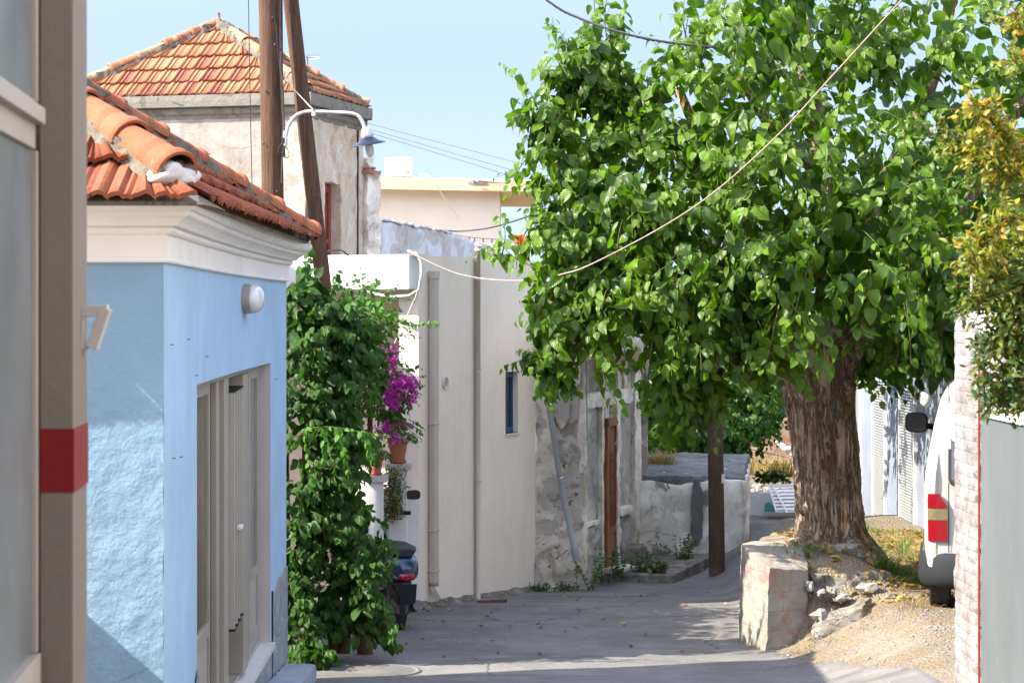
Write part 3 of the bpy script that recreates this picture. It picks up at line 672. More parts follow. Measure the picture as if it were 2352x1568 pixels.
for (a,c) in LV:
    lf = MB(); off = .0
    member(lf, a, a+.07, dz0+.032, dz1-.037); member(lf, c-.07, c, dz0+.032, dz1-.037)
    member(lf, a+.071, c-.071, dz1-.10, dz1-.038); member(lf, a+.071, c-.071, 1.06, 1.14); member(lf, a+.071, c-.071, dz0+.033, dz0+.15)
    o = lf.build('door', M['alu'], bh, bevel=.002)
    g = MB(); member(g, a+.07, c-.07, 1.14, dz1-.1, -.004, .004); g.build('glass_pane', M['glass_brown'] if a < 13.2 else M['glass'], o)
    g = MB(); k = int((c-a-.14)/.05)
    for i in range(k):
        y = a+.07+(c-a-.14)*i/k; member(g, y+.004, y+(c-a-.14)/k-.004, dz0+.15, 1.06, -.004, .008)
    member(g, a+.07, c-.07, dz0+.15, 1.06, -.008, .0); g.build('fluted_panel', M['alu_light'], o)
mu = MB()
for a,c,o in ((13.0,13.12,.055),(13.52,13.78,.05),(14.42,14.72,.075),(15.02,15.12,.05)): member(mu, a, c, dz0+.031, dz1-.036, -.04, o)
mu.build('mullion', M['alu'], bh, bevel=.003)
gr = MB()
for i,(a) in enumerate((13.80,13.95,14.10,14.25)): 
    member(gr, a, a+.03, dz0+.42+.012*i, dz1-.13+.005*i, .0, .085); member(gr, a+.03, a+.14, dz0+.43+.012*i, dz1-.14, .02, .028)
g = gr.build('folding_grille', M['alu_light'], bh, bevel=.001)
for i,(a) in enumerate((13.80,13.95,14.10,14.25)):
    cp = MB(); member(cp, a-.01, a+.05, dz0+.405+.012*i, dz0+.42+.012*i, -.01, .09); cp.build('end_cap', M['dark'], g); cp = MB(); member(cp, a-.01, a+.05, dz1-.13+.005*i, dz1-.118+.005*i, -.01, .09); cp.build('end_cap', M['dark'], g)
hd = MB(); member(hd, 13.93, 14.1, 1.585, 1.605, .085, .11); hd.build('handle', M['white_slab'], g)
bk = MB(); member(bk, 11.41, DF-.001, dz0, dz1, -.1, -.08); bk.build('inner_shade', m_plain('interior', (.11,.085,.06), .8), bh)
# wall lamp
wl = thing('wall_lamp', 'white oval bulkhead lamp high on the blue wall over the doorway', 'lamp', (*fac(14.6), 2.98))
c = Vector((*fac(14.2), gz(686,14.2)))
mb = MB(); rows = []
def lampsec(x, s): return [Vector((c.x+x, c.y+.20*s*math.cos(t), c.z+.097*s*math.sin(t)+(-.2*x if 0 else 0))) for t in [2*math.pi*k/28 for k in range(28)]]
mb.grid([lampsec(.001,.98), lampsec(.01,1.0), lampsec(.055,.98)], smooth=True, closeu=True); mb.build('lamp_base', m_plain('lamp_base_paint', (.42,.36,.31), .5, var=.2, sc=15), wl)
mb = MB(); mb.grid([lampsec(.055,1.0), lampsec(.062,1.0), lampsec(.085,.93), lampsec(.105,.78), lampsec(.118,.55), lampsec(.125,.25), lampsec(.126,.01)], smooth=True, closeu=True); mb.build('lamp_glass', m_plain('opal_glass', (.66,.65,.62), .15, .6, var=.03), wl)
# small nails and cut wires on the facade
for (px,py) in ((429,779),(391,791),(472,820),(447,861),(654,825),(632,871),(395,1051),(412,1050),(656,700),(535,616),(570,623)):
    X = None
    for Y in np.arange(9.9,16.9,.05):
        f = fac(Y)
        if CX+f[0]/Y*F >= px and X is None: pass
    Y = min(np.arange(9.85,16.85,.02), key=lambda y: abs(CX+fac(y)[0]/y*F-px)); f = fac(Y)
    MB().tube([(f[0]-.01,Y,gz(py,Y)),(f[0]+.014,Y+.02,gz(py,Y)+random.uniform(-.004,.008))], .0024, 5).build('nail', M['cable'], bh)
# roof
EZ0, EZ1 = 3.47, 3.53
e0 = Vector((-1.372, 9.54, EZ0)); e1 = Vector((-1.572, 17.05, EZ1)); ap = Vector((-4.9,13.1,5.75)); eL = Vector((-5.2,9.54,3.47)); apL = Vector((-5.4,13.1,5.75))
mb = MB(); tile_slope(mb, e0, e1, ap, seed=3, step=.33, lift=.045); tile_slope(mb, eL, e0, apL, P2=ap, seed=4, step=.33, lift=.045)
tile_slope(mb, e1, Vector((-5.8,15.8,EZ1)), ap, P2=apL, seed=5)
rf = mb.build('roof', M['tile'], bh)
mb = MB(); mb.hexa([(e0.x-.02,e0.y+.02,EZ0-.02),(e1.x-.02,e1.y-.02,EZ1-.035),ap-Vector((0,0,.07)),ap-Vector((0,0,.07)),(e0.x-.02,e0.y+.02,EZ0-.0),(e1.x-.02,e1.y-.02,EZ1-.015),ap-Vector((0,0,.05)),ap-Vector((0,0,.05))])
mb.hexa([eL-Vector((0,0,.02)),(e0.x-.02,e0.y+.02,EZ0-.02),ap-Vector((0,0,.07)),apL-Vector((0,0,.07)),eL,(e0.x-.02,e0.y+.02,EZ0),ap-Vector((0,0,.05)),apL-Vector((0,0,.05))]); mb.build('roof_bedding', M['mortar'], bh)
mb = MB(); mo = MB(); d = (ap-e0).normalized(); hip_tiles(mb, mo, e0+d*.17+Vector((0,0,.055)), ap+Vector((0,0,.05)), .088, .40, 1)
d2 = (ap-e1).normalized(); hip_tiles(mb, mo, e1+d2*.0+Vector((0,0,.055)), ap+Vector((0,0,.05)), .085, .42, 2)
mb.build('ridge_tiles', M['hip'], rf); mo.build('mortar_bed', M['mortar'], rf)
mb = MB(); mb.ball(W(398,408,9.72), (.115,.15,.070), 40, rough=.32, k=3); mb.ball(W(362,388,9.85), (.075,.14,.055), 30, rough=.3, k=5); mb.build('mortar_cap', M['whitewash'], rf)
mb = MB(); mb.rough(b8((-1.56,15.6),(-1.60,16.9),3.52,3.6,.12), .03,.02,12); mb.build('cement_patch', M['stone_top'], rf)
# door step
st = MB().rough([Vector(p) for p in ((-1.79,13.2,.0),(-1.50,13.2,.0),(-1.49,16.72,-.05),(-1.73,16.72,-.05),(-1.79,13.2,.42),(-1.50,13.2,.42),(-1.50,16.70,.275),(-1.73,16.70,.285))], .04,.008,9,round_=.05)
tag(st.build('door_step', m_plaster('blue_grey_cement', (.25,.28,.33), .1, .4, 25), None), 'blue grey cement step at the foot of the blue house door', 'step')
# ================================================================ old house with pyramid roof
C0 = Vector((-2.70,29.0)); rU = Vector((.258,.966)); fU = Vector((-.966,.258))
oh = thing('old_house', 'old lime washed house with pyramid tile roof and stained concrete cornice behind the poles', 'house', (-4.2,30.5,H(-4.2,30.5)))
def oc(a, b): return C0+fU*a+rU*b      # a along the front (left), b along the side (back)
RL = 3.35
WT = 5.6
mb = MB(); A = oc(3.8,.09); B = oc(.09,.09)
mb.rough(b8(A,B,-.2,WT,.3), .05,.008,4); mb.build('front_wall', M['old_wall'], oh)
mb = MB()
def sidew(b0,b1,z0,z1): mb.rough(b8(oc(.09,b0),oc(.09,b1),z0,z1,.3), .05,.018,4)
sidew(.40,.86,-.2,WT); sidew(.86,1.50,4.74,WT); sidew(.86,1.5,-.2,3.2); sidew(1.5,2.5,-.2,WT); mb.rough(b8(oc(.09,.09),oc(.09,.40),-.2,WT,.3), .03,.014,7)
mb.build('side_wall', M['old_side'], oh)
mb = MB(); mb.prism([oc(3.8,.35),oc(.35,.35),oc(.35,2.4),oc(3.8,2.4)], 0, 5.5); mb.build('core_wall', M['dark'], oh)
fr = MB(); ip = lambda b,o: oc(.09+o,b)
def rbar(b0,b1,z0,z1,o0=.14,o1=.19,mbx=None): 
    (mbx or fr).hexa([(*ip(b0,o1),z0),(*ip(b0,o0),z0),(*ip(b1,o0),z0),(*ip(b1,o1),z0),(*ip(b0,o1),z1),(*ip(b0,o0),z1),(*ip(b1,o0),z1),(*ip(b1,o1),z1)])
rbar(.88,.98,3.2,4.73); rbar(1.40,1.49,3.2,4.73); rbar(.99,1.39,4.62,4.73); rbar(.99,1.39,3.9,3.97); rbar(.99,1.39,3.2,4.61,.17,.18)
fr.build('window_shutter', M['redpaint'], oh)
prof = [(-.2,5.55),(.0,5.55),(.012,5.60),(.05,5.63),(.055,5.70),(.04,5.712),(.125,5.715),(.13,5.80),(.125,5.877),(-.5,5.877)]
path = [tuple(oc(4.0,0.09)),tuple(oc(2.2,.09)),tuple(oc(.09,.09)),tuple(oc(.09,1.4)),tuple(oc(.09,2.5))]
mb = MB(); sweep(mb, path, prof); sl_ = mb.build('cornice_slab', M['slab'], oh, bevel=.012)
mb = MB(); A = oc(3.95,.3); B = oc(.3,.3); Cq = oc(.3,2.35); Dq = oc(3.95,2.35)
mb.prism([A,B,Cq,Dq], 5.5, 5.87); mb.build('roof_slab', M['slab'], oh)
ap2 = Vector((*oc(1.846,1.32),7.0)); ez = 5.885
E = [Vector((*oc(a,b),ez)) for a,b in ((3.72,.02),(.03,.02),(.03,2.5),(3.72,2.5))]
mb = MB(); tile_slope(mb, E[0],E[1],ap2, seed=21, step=.31, tw=.205, amp=.032, lift=.04); tile_slope(mb, E[1],E[2],ap2, seed=22, step=.31, tw=.205); tile_slope(mb, E[2],E[3],ap2, seed=23, step=.31); tile_slope(mb, E[3],E[0],ap2, seed=24, step=.31)
rf = mb.build('roof', M['tile_old'], oh)
mb = MB(); mo = MB(); tz = Vector((0,0,.05))
for k,e in enumerate((E[0],E[1],E[2])): hip_tiles(mb, mo, e+tz, ap2+tz, .075, .42, 30+k)
mb.build('ridge_tiles', M['hip_old'], rf); mo.build('mortar_bed', M['mortar'], rf)
mb = MB(); mb.tube([ap2+tz, ap2+Vector((0,0,.17))], [.03,.02], 6); mb.build('finial', M['terracotta'], rf)
mb = MB(); mb.tube([Vector((*oc(.07,.11),z)) for z in (5.55,4.5,3.2)], .012, 5); mb.tube([Vector((*oc(.075,2.2),z)) for z in (5.55,4.5,3.2)], .014, 5); mb.build('wall_cable', M['cable'], oh)

# torn stub and long bluish parapet to the right of the old house
pw = thing('parapet_wall', 'peeling bluish parapet wall running right from the old house, over the beige roof', 'wall', (-1.2,33,H(-1.2,33)))
mb = MB(); mb.rough(b8((gx(843,31.4),31.4),(gx(873,31.7),31.7),-.2,gz(398,31.5),.5), .05,.05,5); mb.rough(b8((gx(842,31.4),31.42),(gx(860,31.7),31.7),gz(396,31.5),gz(362,31.5),.4), .04,.06,7)
mb.build('torn_end', M['ruin_pale'], pw)
mb = MB(); mb.rough(b8((gx(846,31.3),31.3),(gx(876,31.6),31.6),gz(400,31.5),gz(391,31.5),.5), .03,.02,9); mb.rough(b8((gx(846,31.36),31.36),(gx(864,31.6),31.6),gz(388,31.5),gz(384,31.5),.4), .03,.02,9); mb.build('brick_course', M['brick'], pw)
pts = [(843,31.5,502),(920,32.6,514),(1000,34,528),(1042,35,538),(1110,36.6,560),(1185,38,590)]
mb = MB()
for (a,da,ya),(c,dc,yc) in zip(pts, pts[1:]): mb.rough(b8((gx(a,da),da),(gx(c,dc),dc),-.2,(gz(ya,da),gz(yc,dc)),.3), .07,.02,3)
mb.build('wall', M['bluewash'], pw, weld=.01)
mb = MB()
for (a,da,ya),(c,dc,yc) in zip(pts[:4], pts[1:4]):
    mb.rough(b8((gx(a,da)-.0,da-.05),(gx(c,dc),dc-.05),(gz(ya,da)-.0,gz(yc,dc)-.0),(gz(ya-4,da),gz(yc-4,dc)),.4), .06,.03,5)
mb.build('coping', M['whitewash'], pw)

# ================================================================ cream building far behind
cb_ = thing('cream_building', 'cream flat roofed building with overhanging eaves slab far behind the lamp', 'building', (-2.5,42,H(-2.5,42)))
MB().prism([(gx(640,40.3),40.3),(gx(1148,40.3),40.3),(gx(1148,40.3),45),(gx(640,40.3),45)], 0, gz(426,40.3)).build('wall', M['cream_white'], cb_)
mb = MB(); mb.hexa([(gx(640,40),40.0,gz(431,40)),(gx(1149,40),40.0,gz(440,40)),(gx(1149,40),46,gz(440,40)),(gx(640,40),46,gz(431,40)),(gx(640,40),40.0,gz(403,40)),(gx(1149,40),40.0,gz(411,40)),(gx(1149,40),46,gz(411,40)),(gx(640,40),46,gz(403,40))])
mb.hexa([(gx(1149,40)+.001,40.0,gz(440,40)),(gx(1245,40),40.0,gz(441,40)),(gx(1245,40),46,gz(441,40)),(gx(1149,40)+.001,46,gz(440,40)),(gx(1149,40)+.001,40.0,gz(411,40)),(gx(1245,40),40.0,gz(415,40)),(gx(1245,40),46,gz(415,40)),(gx(1149,40)+.001,46,gz(411,40))])
mb.build('eaves_slab', M['cream'], cb_, bevel=.01)
mb = MB(); mb.tube([W(1093,417,39.93),W(1165,419,39.93)], .022, 10); mb.tube([W(1088,417,39.93),W(1098,417,39.93)], .032, 10); mb.build('drain_pipe', M['pvc'], cb_)
mb = MB(); P = []; 
for k in range(16):
    t = 2*math.pi*k/16; P.append(W(1096+18*math.cos(t)*(1+.4*math.sin(3*t)), 417+7*math.sin(t)*(1+.3*math.cos(2*t)), 39.985))
m0 = len(mb.v); mb.v += P+[p+Vector((0,.02,0)) for p in P]; mb.face(range(16)); 
for k in range(16): mb.face((k,(k+1)%16,16+(k+1)%16,16+k))
mb.build('cement_patch', M['ruin_grey'], cb_)
ac = thing('air_conditioner', 'white air conditioner unit standing on the cream building roof edge', 'air conditioner', W(913,404,40.6))
a = gx(882,40.4); c = gx(945,40.4); zb = gz(404,40.4); zt = gz(361,40.4); xm = gx(905,40.4)
mb = MB(); mb.hexa([(a,40.6,zb),(c,40.4,zb),(c,40.75,zb),(a,40.95,zb),(a,40.6,zt),(c,40.4,zt),(c,40.75,zt),(a,40.95,zt)]); mb.build('casing', m_plain('ac_white', (.72,.72,.72), .45, .4, var=.03), ac, bevel=.01)
mb = MB(); mb.hexa([(a+.01,40.585,zb+.02),(xm-.01,40.52,zb+.02),(xm-.01,40.56,zb+.02),(a+.01,40.62,zb+.02),(a+.01,40.585,zt-.02),(xm-.01,40.52,zt-.02),(xm-.01,40.56,zt-.02),(a+.01,40.62,zt-.02)]); mb.build('fan_grille', m_plain('ac_grey', (.55,.56,.58), .5, var=.03), ac)
mb = MB(); mb.box(W(930,377,40.42), (.10,.06,.12), -.2); mb.build('service_cover', m_plain('ac_cover', (.66,.66,.66), .45, .4, var=.03), ac, bevel=.008)
mb = MB(); mb.box(W(936,395,40.41), (.05,.02,.04), -.2); mb.build('valve', M['terracotta'], ac)

# ================================================================ beige house
P0 = Vector((gx(961,21.7),21.7)); P1 = Vector((gx(1229,24.3),24.3)); wu = (P1-P0).normalized(); wn_ = Vector((wu.y,-wu.x)); wl_ = -wn_
def onl(px, A=P0, u=wu, o=0, n=wn_):
    A = A+n*o; k = (px-CX)/F; s = (k*A.y-A.x)/(u.x-k*u.y); q = A+u*s; return Vector((q.x,q.y)), s
be = thing('beige_house', 'smooth beige rendered house with downpipes, small blue window and white balcony slab', 'house', (-2.2,24,H(-2.2,24)))
qa, sa = onl(1161); qb, sb = onl(1190); wz0 = gz(996,qa.y); wz1 = gz(854,qa.y)
LB = (P1-P0).length; ZT = 3.53
mb = MB(); T_ = .3
def seg(s0, s1, z0, z1): mb.hexa(b8(P0+wu*s0, P0+wu*s1, z0, z1, T_))
mb = MB()
def rq(s0,s1,z0,z1,o=0):
    a = P0+wu*s0+wn_*o; c = P0+wu*s1+wn_*o; mb.quad((a.x,a.y,z0),(c.x,c.y,z0),(c.x,c.y,z1),(a.x,a.y,z1))
z3 = -.4
for s0,s1,a,c in ((0,sa,z3,ZT),(sb,LB,z3,ZT),(sa,sb,z3,wz0),(sa,sb,wz1,ZT)): rq(s0,s1,a,c)
# reveals, top, front edge, far end
def pq(s, o, z): q = P0+wu*s+wn_*o; return (q.x,q.y,z)
mb.quad(pq(sb,0,wz0),pq(sb,-.14,wz0),pq(sb,-.14,wz1),pq(sb,0,wz1)); mb.quad(pq(sa,0,wz0),pq(sa,0,wz1),pq(sa,-.14,wz1),pq(sa,-.14,wz0)); mb.quad(pq(sa,0,wz1),pq(sb,0,wz1),pq(sb,-.14,wz1),pq(sa,-.14,wz1)); mb.quad(pq(sa,0,wz0),pq(sa,-.14,wz0),pq(sb,-.14,wz0),pq(sb,0,wz0))
mb.quad(pq(0,0,z3),pq(0,0,ZT),pq(0,-.22,ZT),pq(0,-.22,z3)); mb.quad(pq(0,-.22,z3),pq(0,-.22,3.18),pq(1.25,-.22,3.18),pq(1.25,-.22,z3)); mb.quad(pq(0,0,ZT),pq(LB,0,ZT),pq(LB,-5,ZT),pq(0,-5,ZT)); mb.quad(pq(LB,0,z3),pq(LB,-5,z3),pq(LB,-5,ZT),pq(LB,0,ZT))
mb.quad(pq(0,-.22,3.18),pq(0,-.22,ZT),pq(0,-5,ZT),pq(0,-5,3.18)); mb.quad(pq(1.25,-.2,z3),pq(1.25,-.2,3.2),pq(1.25,-5,3.2),pq(1.25,-5,z3)); mb.quad(pq(0,-.22,3.18),pq(0,-5,3.18),pq(1.3,-5,3.18),pq(1.3,-.22,3.18))
mb.quad(pq(-.2,-3.2,z3),pq(1.3,-3.2,z3),pq(1.3,-3.2,3.18),pq(-.2,-3.2,3.18)); mb.quad(pq(0,-5,z3),pq(LB,-5,z3),pq(LB,-5,ZT),pq(0,-5,ZT))
mb.build('wall', M['beige'], be)
mb = MB()
def slabp(s,o): q = P0+wu*s+wn_*o; return (q.x,q.y)
mb.prism([slabp(-.2,.0),slabp(-.0,.0),slabp(-.0,-3.2),slabp(-.2,-3.2)], 3.185, 3.533); mb.build('balcony_slab', M['white_slab'], be, bevel=.012)
# window
mb = MB()
def wq(s0,s1,z0,z1,o0,o1,mbx): mbx.hexa([pq(s0,o0,z0),pq(s1,o0,z0),pq(s1,o1,z0),pq(s0,o1,z0),pq(s0,o0,z1),pq(s1,o0,z1),pq(s1,o1,z1),pq(s0,o1,z1)])
e = .035
wq(sa,sa+e,wz0,wz1,-.06,-.11,mb); wq(sb-e,sb,wz0,wz1,-.06,-.11,mb); wq(sa+e,sb-e,wz1-.06,wz1,-.055,-.11,mb); wq(sa+e,sb-e,wz0,wz0+.06,-.06,-.11,mb)
wf = mb.build('window', M['blue_frame'], be, bevel=.003)
mb = MB(); wq(sa+e,sb-e,wz0+.06,wz1-.06,-.085,-.09,mb); mb.build('pane', m_plain('dark_pane', (.05,.06,.065), .15, .6), wf)
mb = MB(); wq(sa-.015,sb+.015,wz0-.02,wz0,.02,-.12,mb); mb.build('sill', M['marble'], wf, bevel=.002)
# pipes
def pipept(px, y, o): q,s = onl(px,o=o); return Vector((q.x,q.y,gz(y,q.y)))
mb = MB(); q,s = onl(997,o=.045)
def sqp(z0,z1,s_,o,w=.05,mbx=mb): wq(s_-w,s_+w,z0,z1,o-.03,o+.03,mbx)
zz0 = gz(1345,q.y); sqp(zz0, gz(622,q.y), s, .045)
for y in (970,1215,1308): wq(s-.062,s+.062,gz(y+4,q.y),gz(y,q.y),.005,.083,mb)
wq(s-.058,s+.058,gz(640,q.y),gz(622,q.y),.008,.083,mb)
a = P0+wu*s+wn_*.045
mb.hexa([pq(s-.05,.015,zz0),pq(s+.05,.015,zz0),pq(s+.05,.075,zz0),pq(s-.05,.075,zz0)][0:4] + [pq(s-.05,.015,zz0+.001)]*0 + [pq(s-.05,.015,zz0+.04),pq(s+.05,.015,zz0+.04),pq(s+.05,.075,zz0+.04),pq(s-.05,.075,zz0+.04)])
mb.hexa([pq(s-.05,.09,zz0-.16),pq(s+.05,.09,zz0-.16),pq(s+.05,.15,zz0-.12),pq(s-.05,.15,zz0-.12),pq(s-.05,.012,zz0-.001),pq(s+.05,.012,zz0-.001),pq(s+.05,.08,zz0-.001),pq(s-.05,.08,zz0-.001)])
mb.build('square_downpipe', M['beige_trim'], be, bevel=.004)
mb = MB(); top = pipept(1098,568,.04); bot = pipept(1098,1383,.04); bot.x, bot.y = top.x, top.y
mb.tube([bot,top], .026, 14); mb.tube([pipept(1094,583,.012)*1, Vector((pipept(1094,1380,.012).xy.to_3d()+Vector((0,0,bot.z))))], .009, 8)
for y in (851,1106,640): z = gz(y,top.y); mb.tube([Vector((top.x,top.y,z-.012)),Vector((top.x,top.y,z+.012))], .034, 14)
z = gz(575,top.y); mb.tube([Vector((top.x,top.y,z)),Vector((top.x,top.y,z+.04))], .034, 14); mb.tube([Vector((top.x,top.y,z+.055)),Vector((top.x,top.y,z+.075))], [.045,.03], 14)
mb.build('round_downpipe', M['beige_trim'], be)
q,s = onl(1022,o=.0); z = gz(878,q.y); mb = MB()
ring = lambda r_,o: [Vector(pq(s+r_*math.cos(t), o, z+r_*math.sin(t))) for t in [2*math.pi*k/24 for k in range(24)]]
mb.grid([ring(.067,.002),ring(.067,.016),ring(.055,.018),ring(.05,.008)], smooth=False, closeu=True)
for k in range(9): dz = -.042+.0105*k; w_ = math.sqrt(max(0,.05**2-dz**2)); wq(s-w_,s+w_,z+dz-.002,z+dz+.003,.002,.012,mb)
vt = mb.build('wall_vent', m_plain('vent_white', (.62,.60,.56), .5, .3, var=.03), be)
mb = MB(); m0 = 0; R = ring(.051,.003); mb.v += R; mb.face(range(24)); mb.build('backing', M['ruin_grey'], vt)
# inner back wall opening jamb, roofline bits
mb = MB(); q,s = onl(968,o=0)
c1 = W(940,580,21.6); mb.hexa([(c1.x,c1.y-.05,3.534),(c1.x+.16,c1.y,3.534),(c1.x+.14,c1.y+.12,3.534),(c1.x-.02,c1.y+.07,3.534),(c1.x,c1.y-.05,3.58),(c1.x+.16,c1.y,3.58),(c1.x+.14,c1.y+.12,3.58),(c1.x-.02,c1.y+.07,3.58)])
mb.build('roof_bracket', M['white_slab'], be)
mb = MB(); mb.tube([W(735,586,21.0),W(760,575,21.2),W(785,575,21.4),W(800,586,21.6)], .008, 6); mb.build('roof_hoop', M['cable'], be)
mb = MB(); rows = []
for i in range(41):
    s_ = LB*i/40; a = P0+wu*s_; g = H(a.x,a.y); rows.append([Vector(pq(s_,.002,g+.07+.03*nz((s_,0,0),5))),Vector(pq(s_,.03+.03*abs(nz((s_,0,1),4)),g+.035)),Vector(pq(s_,.14+.08*nz((s_,0,2),3),g-.01))])
mb.grid(rows, smooth=True); mb.build('base_fillet', M['concrete_raw'], be)
mb = MB(); pts = [W(935,578,21.45),W(955,582,21.4),W(967,600,21.4),W(968,630,21.4),W(962,665,21.4),W(940,679,21.4),W(900,682,21.5),W(860,675,21.6),W(835,668,21.7)]
mb.tube(pts, .014, 8); mb.build('pipe_lagging', M['cable_white'], be)
mb = MB(); mb.tube([W(966,640,21.35),W(955,680,21.35),W(930,735,21.3),W(905,790,21.2)], .003, 4); mb.build('thin_wire', M['cable_white'], be)

# yard wall and gate posts in front of the porch
yw = thing('yard_wall', 'low white yard wall joining the beige house corner behind the scooter', 'wall', (gx(940,21.5),21.5,0))
MB().rough([Vector(p) for p in ((gx(860,21.35),21.35,-.3),(gx(963,21.55),21.55,-.3),(gx(958,21.7),21.7,-.3),(gx(856,21.6),21.6,-.3),(gx(860,21.35),21.35,1.22),(gx(963,21.55),21.55,1.17),(gx(958,21.7),21.7,1.17),(gx(856,21.6),21.6,1.22))], .05,.004,5).build('wall', M['white_slab'], yw)
gps = []
for k,(a,c,D,yc) in enumerate(((892,934,21.1,1065),(846,879,20.6,1092))):
    zt = gz(yc,D); xa,xc = gx(a,D), gx(c,D)
    gp_ = thing('gate_post', ['white gate post carrying the big terracotta pot','white gate post with a flat cap left of the big pot, half under the vine'][k], 'gate post', ((xa+xc)/2,D+.08,H((xa+xc)/2,D)), group='white posts of the yard gate')
    mb = MB(); mb.prism([(xa,D),(xc,D),(xc,D+.17),(xa,D+.17)], -.3, zt-.06); mb.build('post', M['white_slab'], gp_, bevel=.006)
    mb = MB(); mb.prism([(xa-.03,D-.035),(xc+.045,D-.035),(xc+.045,D+.2),(xa-.03,D+.2)], zt-.06, zt); mb.build('cap', M['whitewash'], gp_, bevel=.006)
def pot(px, ytop, ybot, D, w, label, name='flower_pot'):
    zb, zt = gz(ybot,D), gz(ytop,D); x = gx(px,D); h = zt-zb; r = w/2*D/F
    o = thing(name, label, 'flower pot', (x,D+.08,zb))
    mb = MB(); mb.lathe([(.0,.0),(r*.62,0),(r*.66,.02*h),(r*.74,.3*h),(r*.92,.75*h),(r*.95,.80*h),(r*1.03,.82*h),(r*1.05,.97*h),(r*1.0,h),(r*.92,h),(r*.88,.88*h),(0,.86*h)], (x,D+.08,zb+.012), 28); mb.build('pot', M['terracotta'], o)
    mb = MB(); mb.lathe([(0,0),(r*.78,0),(r*.86,.1*h),(r*.82,.11*h),(r*.7,.03*h)], (x,D+.08,zb+.002), 28); mb.build('saucer', m_plain('dark_terracotta', (.34,.09,.055), .7, var=.15), o)
    return Vector((x,D+.08,zt)), o
potA, poA = pot(913, 1012, 1064, 21.08, 47, 'terracotta pot on the white post under the pink bougainvillea, with a pale succulent')
potB, poB = pot(862, 1050, 1091, 20.58, 36, 'smaller terracotta pot half hidden by vine leaves, on the left post', )
L = []
for i in range(420):
    d = rv(1).normalized(); d.z = abs(d.z); p = potA+Vector((.055+d.x*.125, d.y*.1, d.z*.085-.02))
    L.append((p, d+rv(.4), rv(1), random.uniform(.018,.032), random.random()))
leaves('pot_succulent', L, LSM, M['succ'], None); sc_ = bpy.data.objects['pot_succulent']; tag(sc_, 'pale green rosette succulent growing in the big terracotta pot', 'succulent')
L = []
for i in range(500):
    d = rv(1).normalized(); d.z = abs(d.z); p = potB+Vector((d.x*.12+.03, d.y*.1, d.z*.08-.03))
    L.append((p, d+rv(.5), rv(1), random.uniform(.018,.034), random.random()))
o = leaves('small_succulent', L, LSM, M['succ'], None); tag(o, 'grey green succulent in the smaller pot behind the vine', 'succulent')
L = []
for i in range(1100):
    t = random.random(); cx_ = lerp(893,912,random.random()); p = W(random.gauss(lerp(903,900,t),12)+random.uniform(-14,14)*(1-t), lerp(1075,1192,t**.8)+random.gauss(0,4), 20.98+random.uniform(-.08,.06))
    L.append((p, rv(.6)+Vector((0,-.3,.2)), rv(.6)+Vector((0,-.8,.4)), random.uniform(.02,.038), random.random()))
o = leaves('trailing_succulent', L, LSM, M['jade'], None); tag(o, 'bronze green succulent trailing down the front of the white gate post', 'succulent')

# ================================================================ ruin
ru = thing('ruined_house', 'ruined roofless house front with peeling plaster piers and a rusty door', 'house', (1.0,26,H(1,26)))
Q0 = Vector((gx(1229,24.32),24.32)); Q1 = Vector((gx(1343,24.5),24.5)); Q2 = Vector((gx(1471,26.5),26.5)); ru_u = (Q2-Q1).normalized(); ru_n = Vector((ru_u.y,-ru_u.x))
def warp(p):
    k = ss(.9,-.3,p.z); q = p.copy()
    if p.y < 25: q.y -= .10*k*(.6+nz(p,2,4)); q.x += .05*k*nz(p,3,6)
    return q
mb = MB(); mb.rough([Vector(p) for p in ((Q0.x,Q0.y,-.5),(Q1.x+.02,Q1.y,-.5),(Q1.x+.2,26.5,-.5),(Q0.x,26.5,-.5),(Q0.x+.02,Q0.y+.05,gz(722,24.4)),(Q1.x-.05,Q1.y+.05,gz(738,24.4)),(Q1.x+.1,26.5,gz(738,24.4)),(Q0.x,26.5,gz(722,24.4)))], .035,.035,3.2,round_=.05,warp=warp)
mb.build('end_wall', M['ruin'], ru)
# cement patches on the end wall
def patch(mb, px, py, w, h, D, k, th=.02, n=30):
    P = []
    for i in range(n):
        t = 2*math.pi*i/n; rr = 1+.25*nz((math.cos(t),math.sin(t),k),1.5)+.2*nz((math.cos(t),math.sin(t),k),4)
        P.append((px+w*rr*math.cos(t), py+h*rr*math.sin(t)))
    m0 = len(mb.v); mb.v += [W(a,b,D) for a,b in P]+[W(a,b,D+th+.04) for a,b in P]; mb.face([m0+i for i in range(n)][::-1])
    for i in range(n): j = (i+1)%n; mb.face((m0+i,m0+j,m0+n+j,m0+n+i))
for i,(a,b,w,h) in enumerate(((1290,930,22,45),(1320,850,14,40),(1300,1040,16,22))):
    mb = MB(); patch(mb, a,b,w,h,24.405,i); mb.build('cement_patch', M['ruin_grey'], ru)
def fq(px, o): return onl(px, Q1, ru_u, o, ru_n)[0]
def fpier(px0, px1, y0, y1, o0, o1, mat, name, amp=.012, k=0, step=.03, rnd=.03, zb=None):
    a = fq(px0,o0); c = fq(px1,o0); d = (c-a); Dm = (a.y+c.y)/2
    z1 = gz(y0,Dm); z0 = gz(y1,Dm) if zb is None else zb
    a2 = a-ru_n*(o0-o1); c2 = c-ru_n*(o0-o1)
    mb = MB(); mb.rough([Vector(p) for p in ((a.x,a.y,z0),(c.x,c.y,z0),(c2.x,c2.y,z0),(a2.x,a2.y,z0),(a.x,a.y,z1),(c.x,c.y,z1),(c2.x,c2.y,z1),(a2.x,a2.y,z1))], step, amp, 7, k=k, round_=rnd)
    return mb.build(name, mat, ru)
fpier(1345,1473,800,0,-.05,-.3, M['ruin_grey'], 'back_wall', .015, 1, .05, zb=-.3)
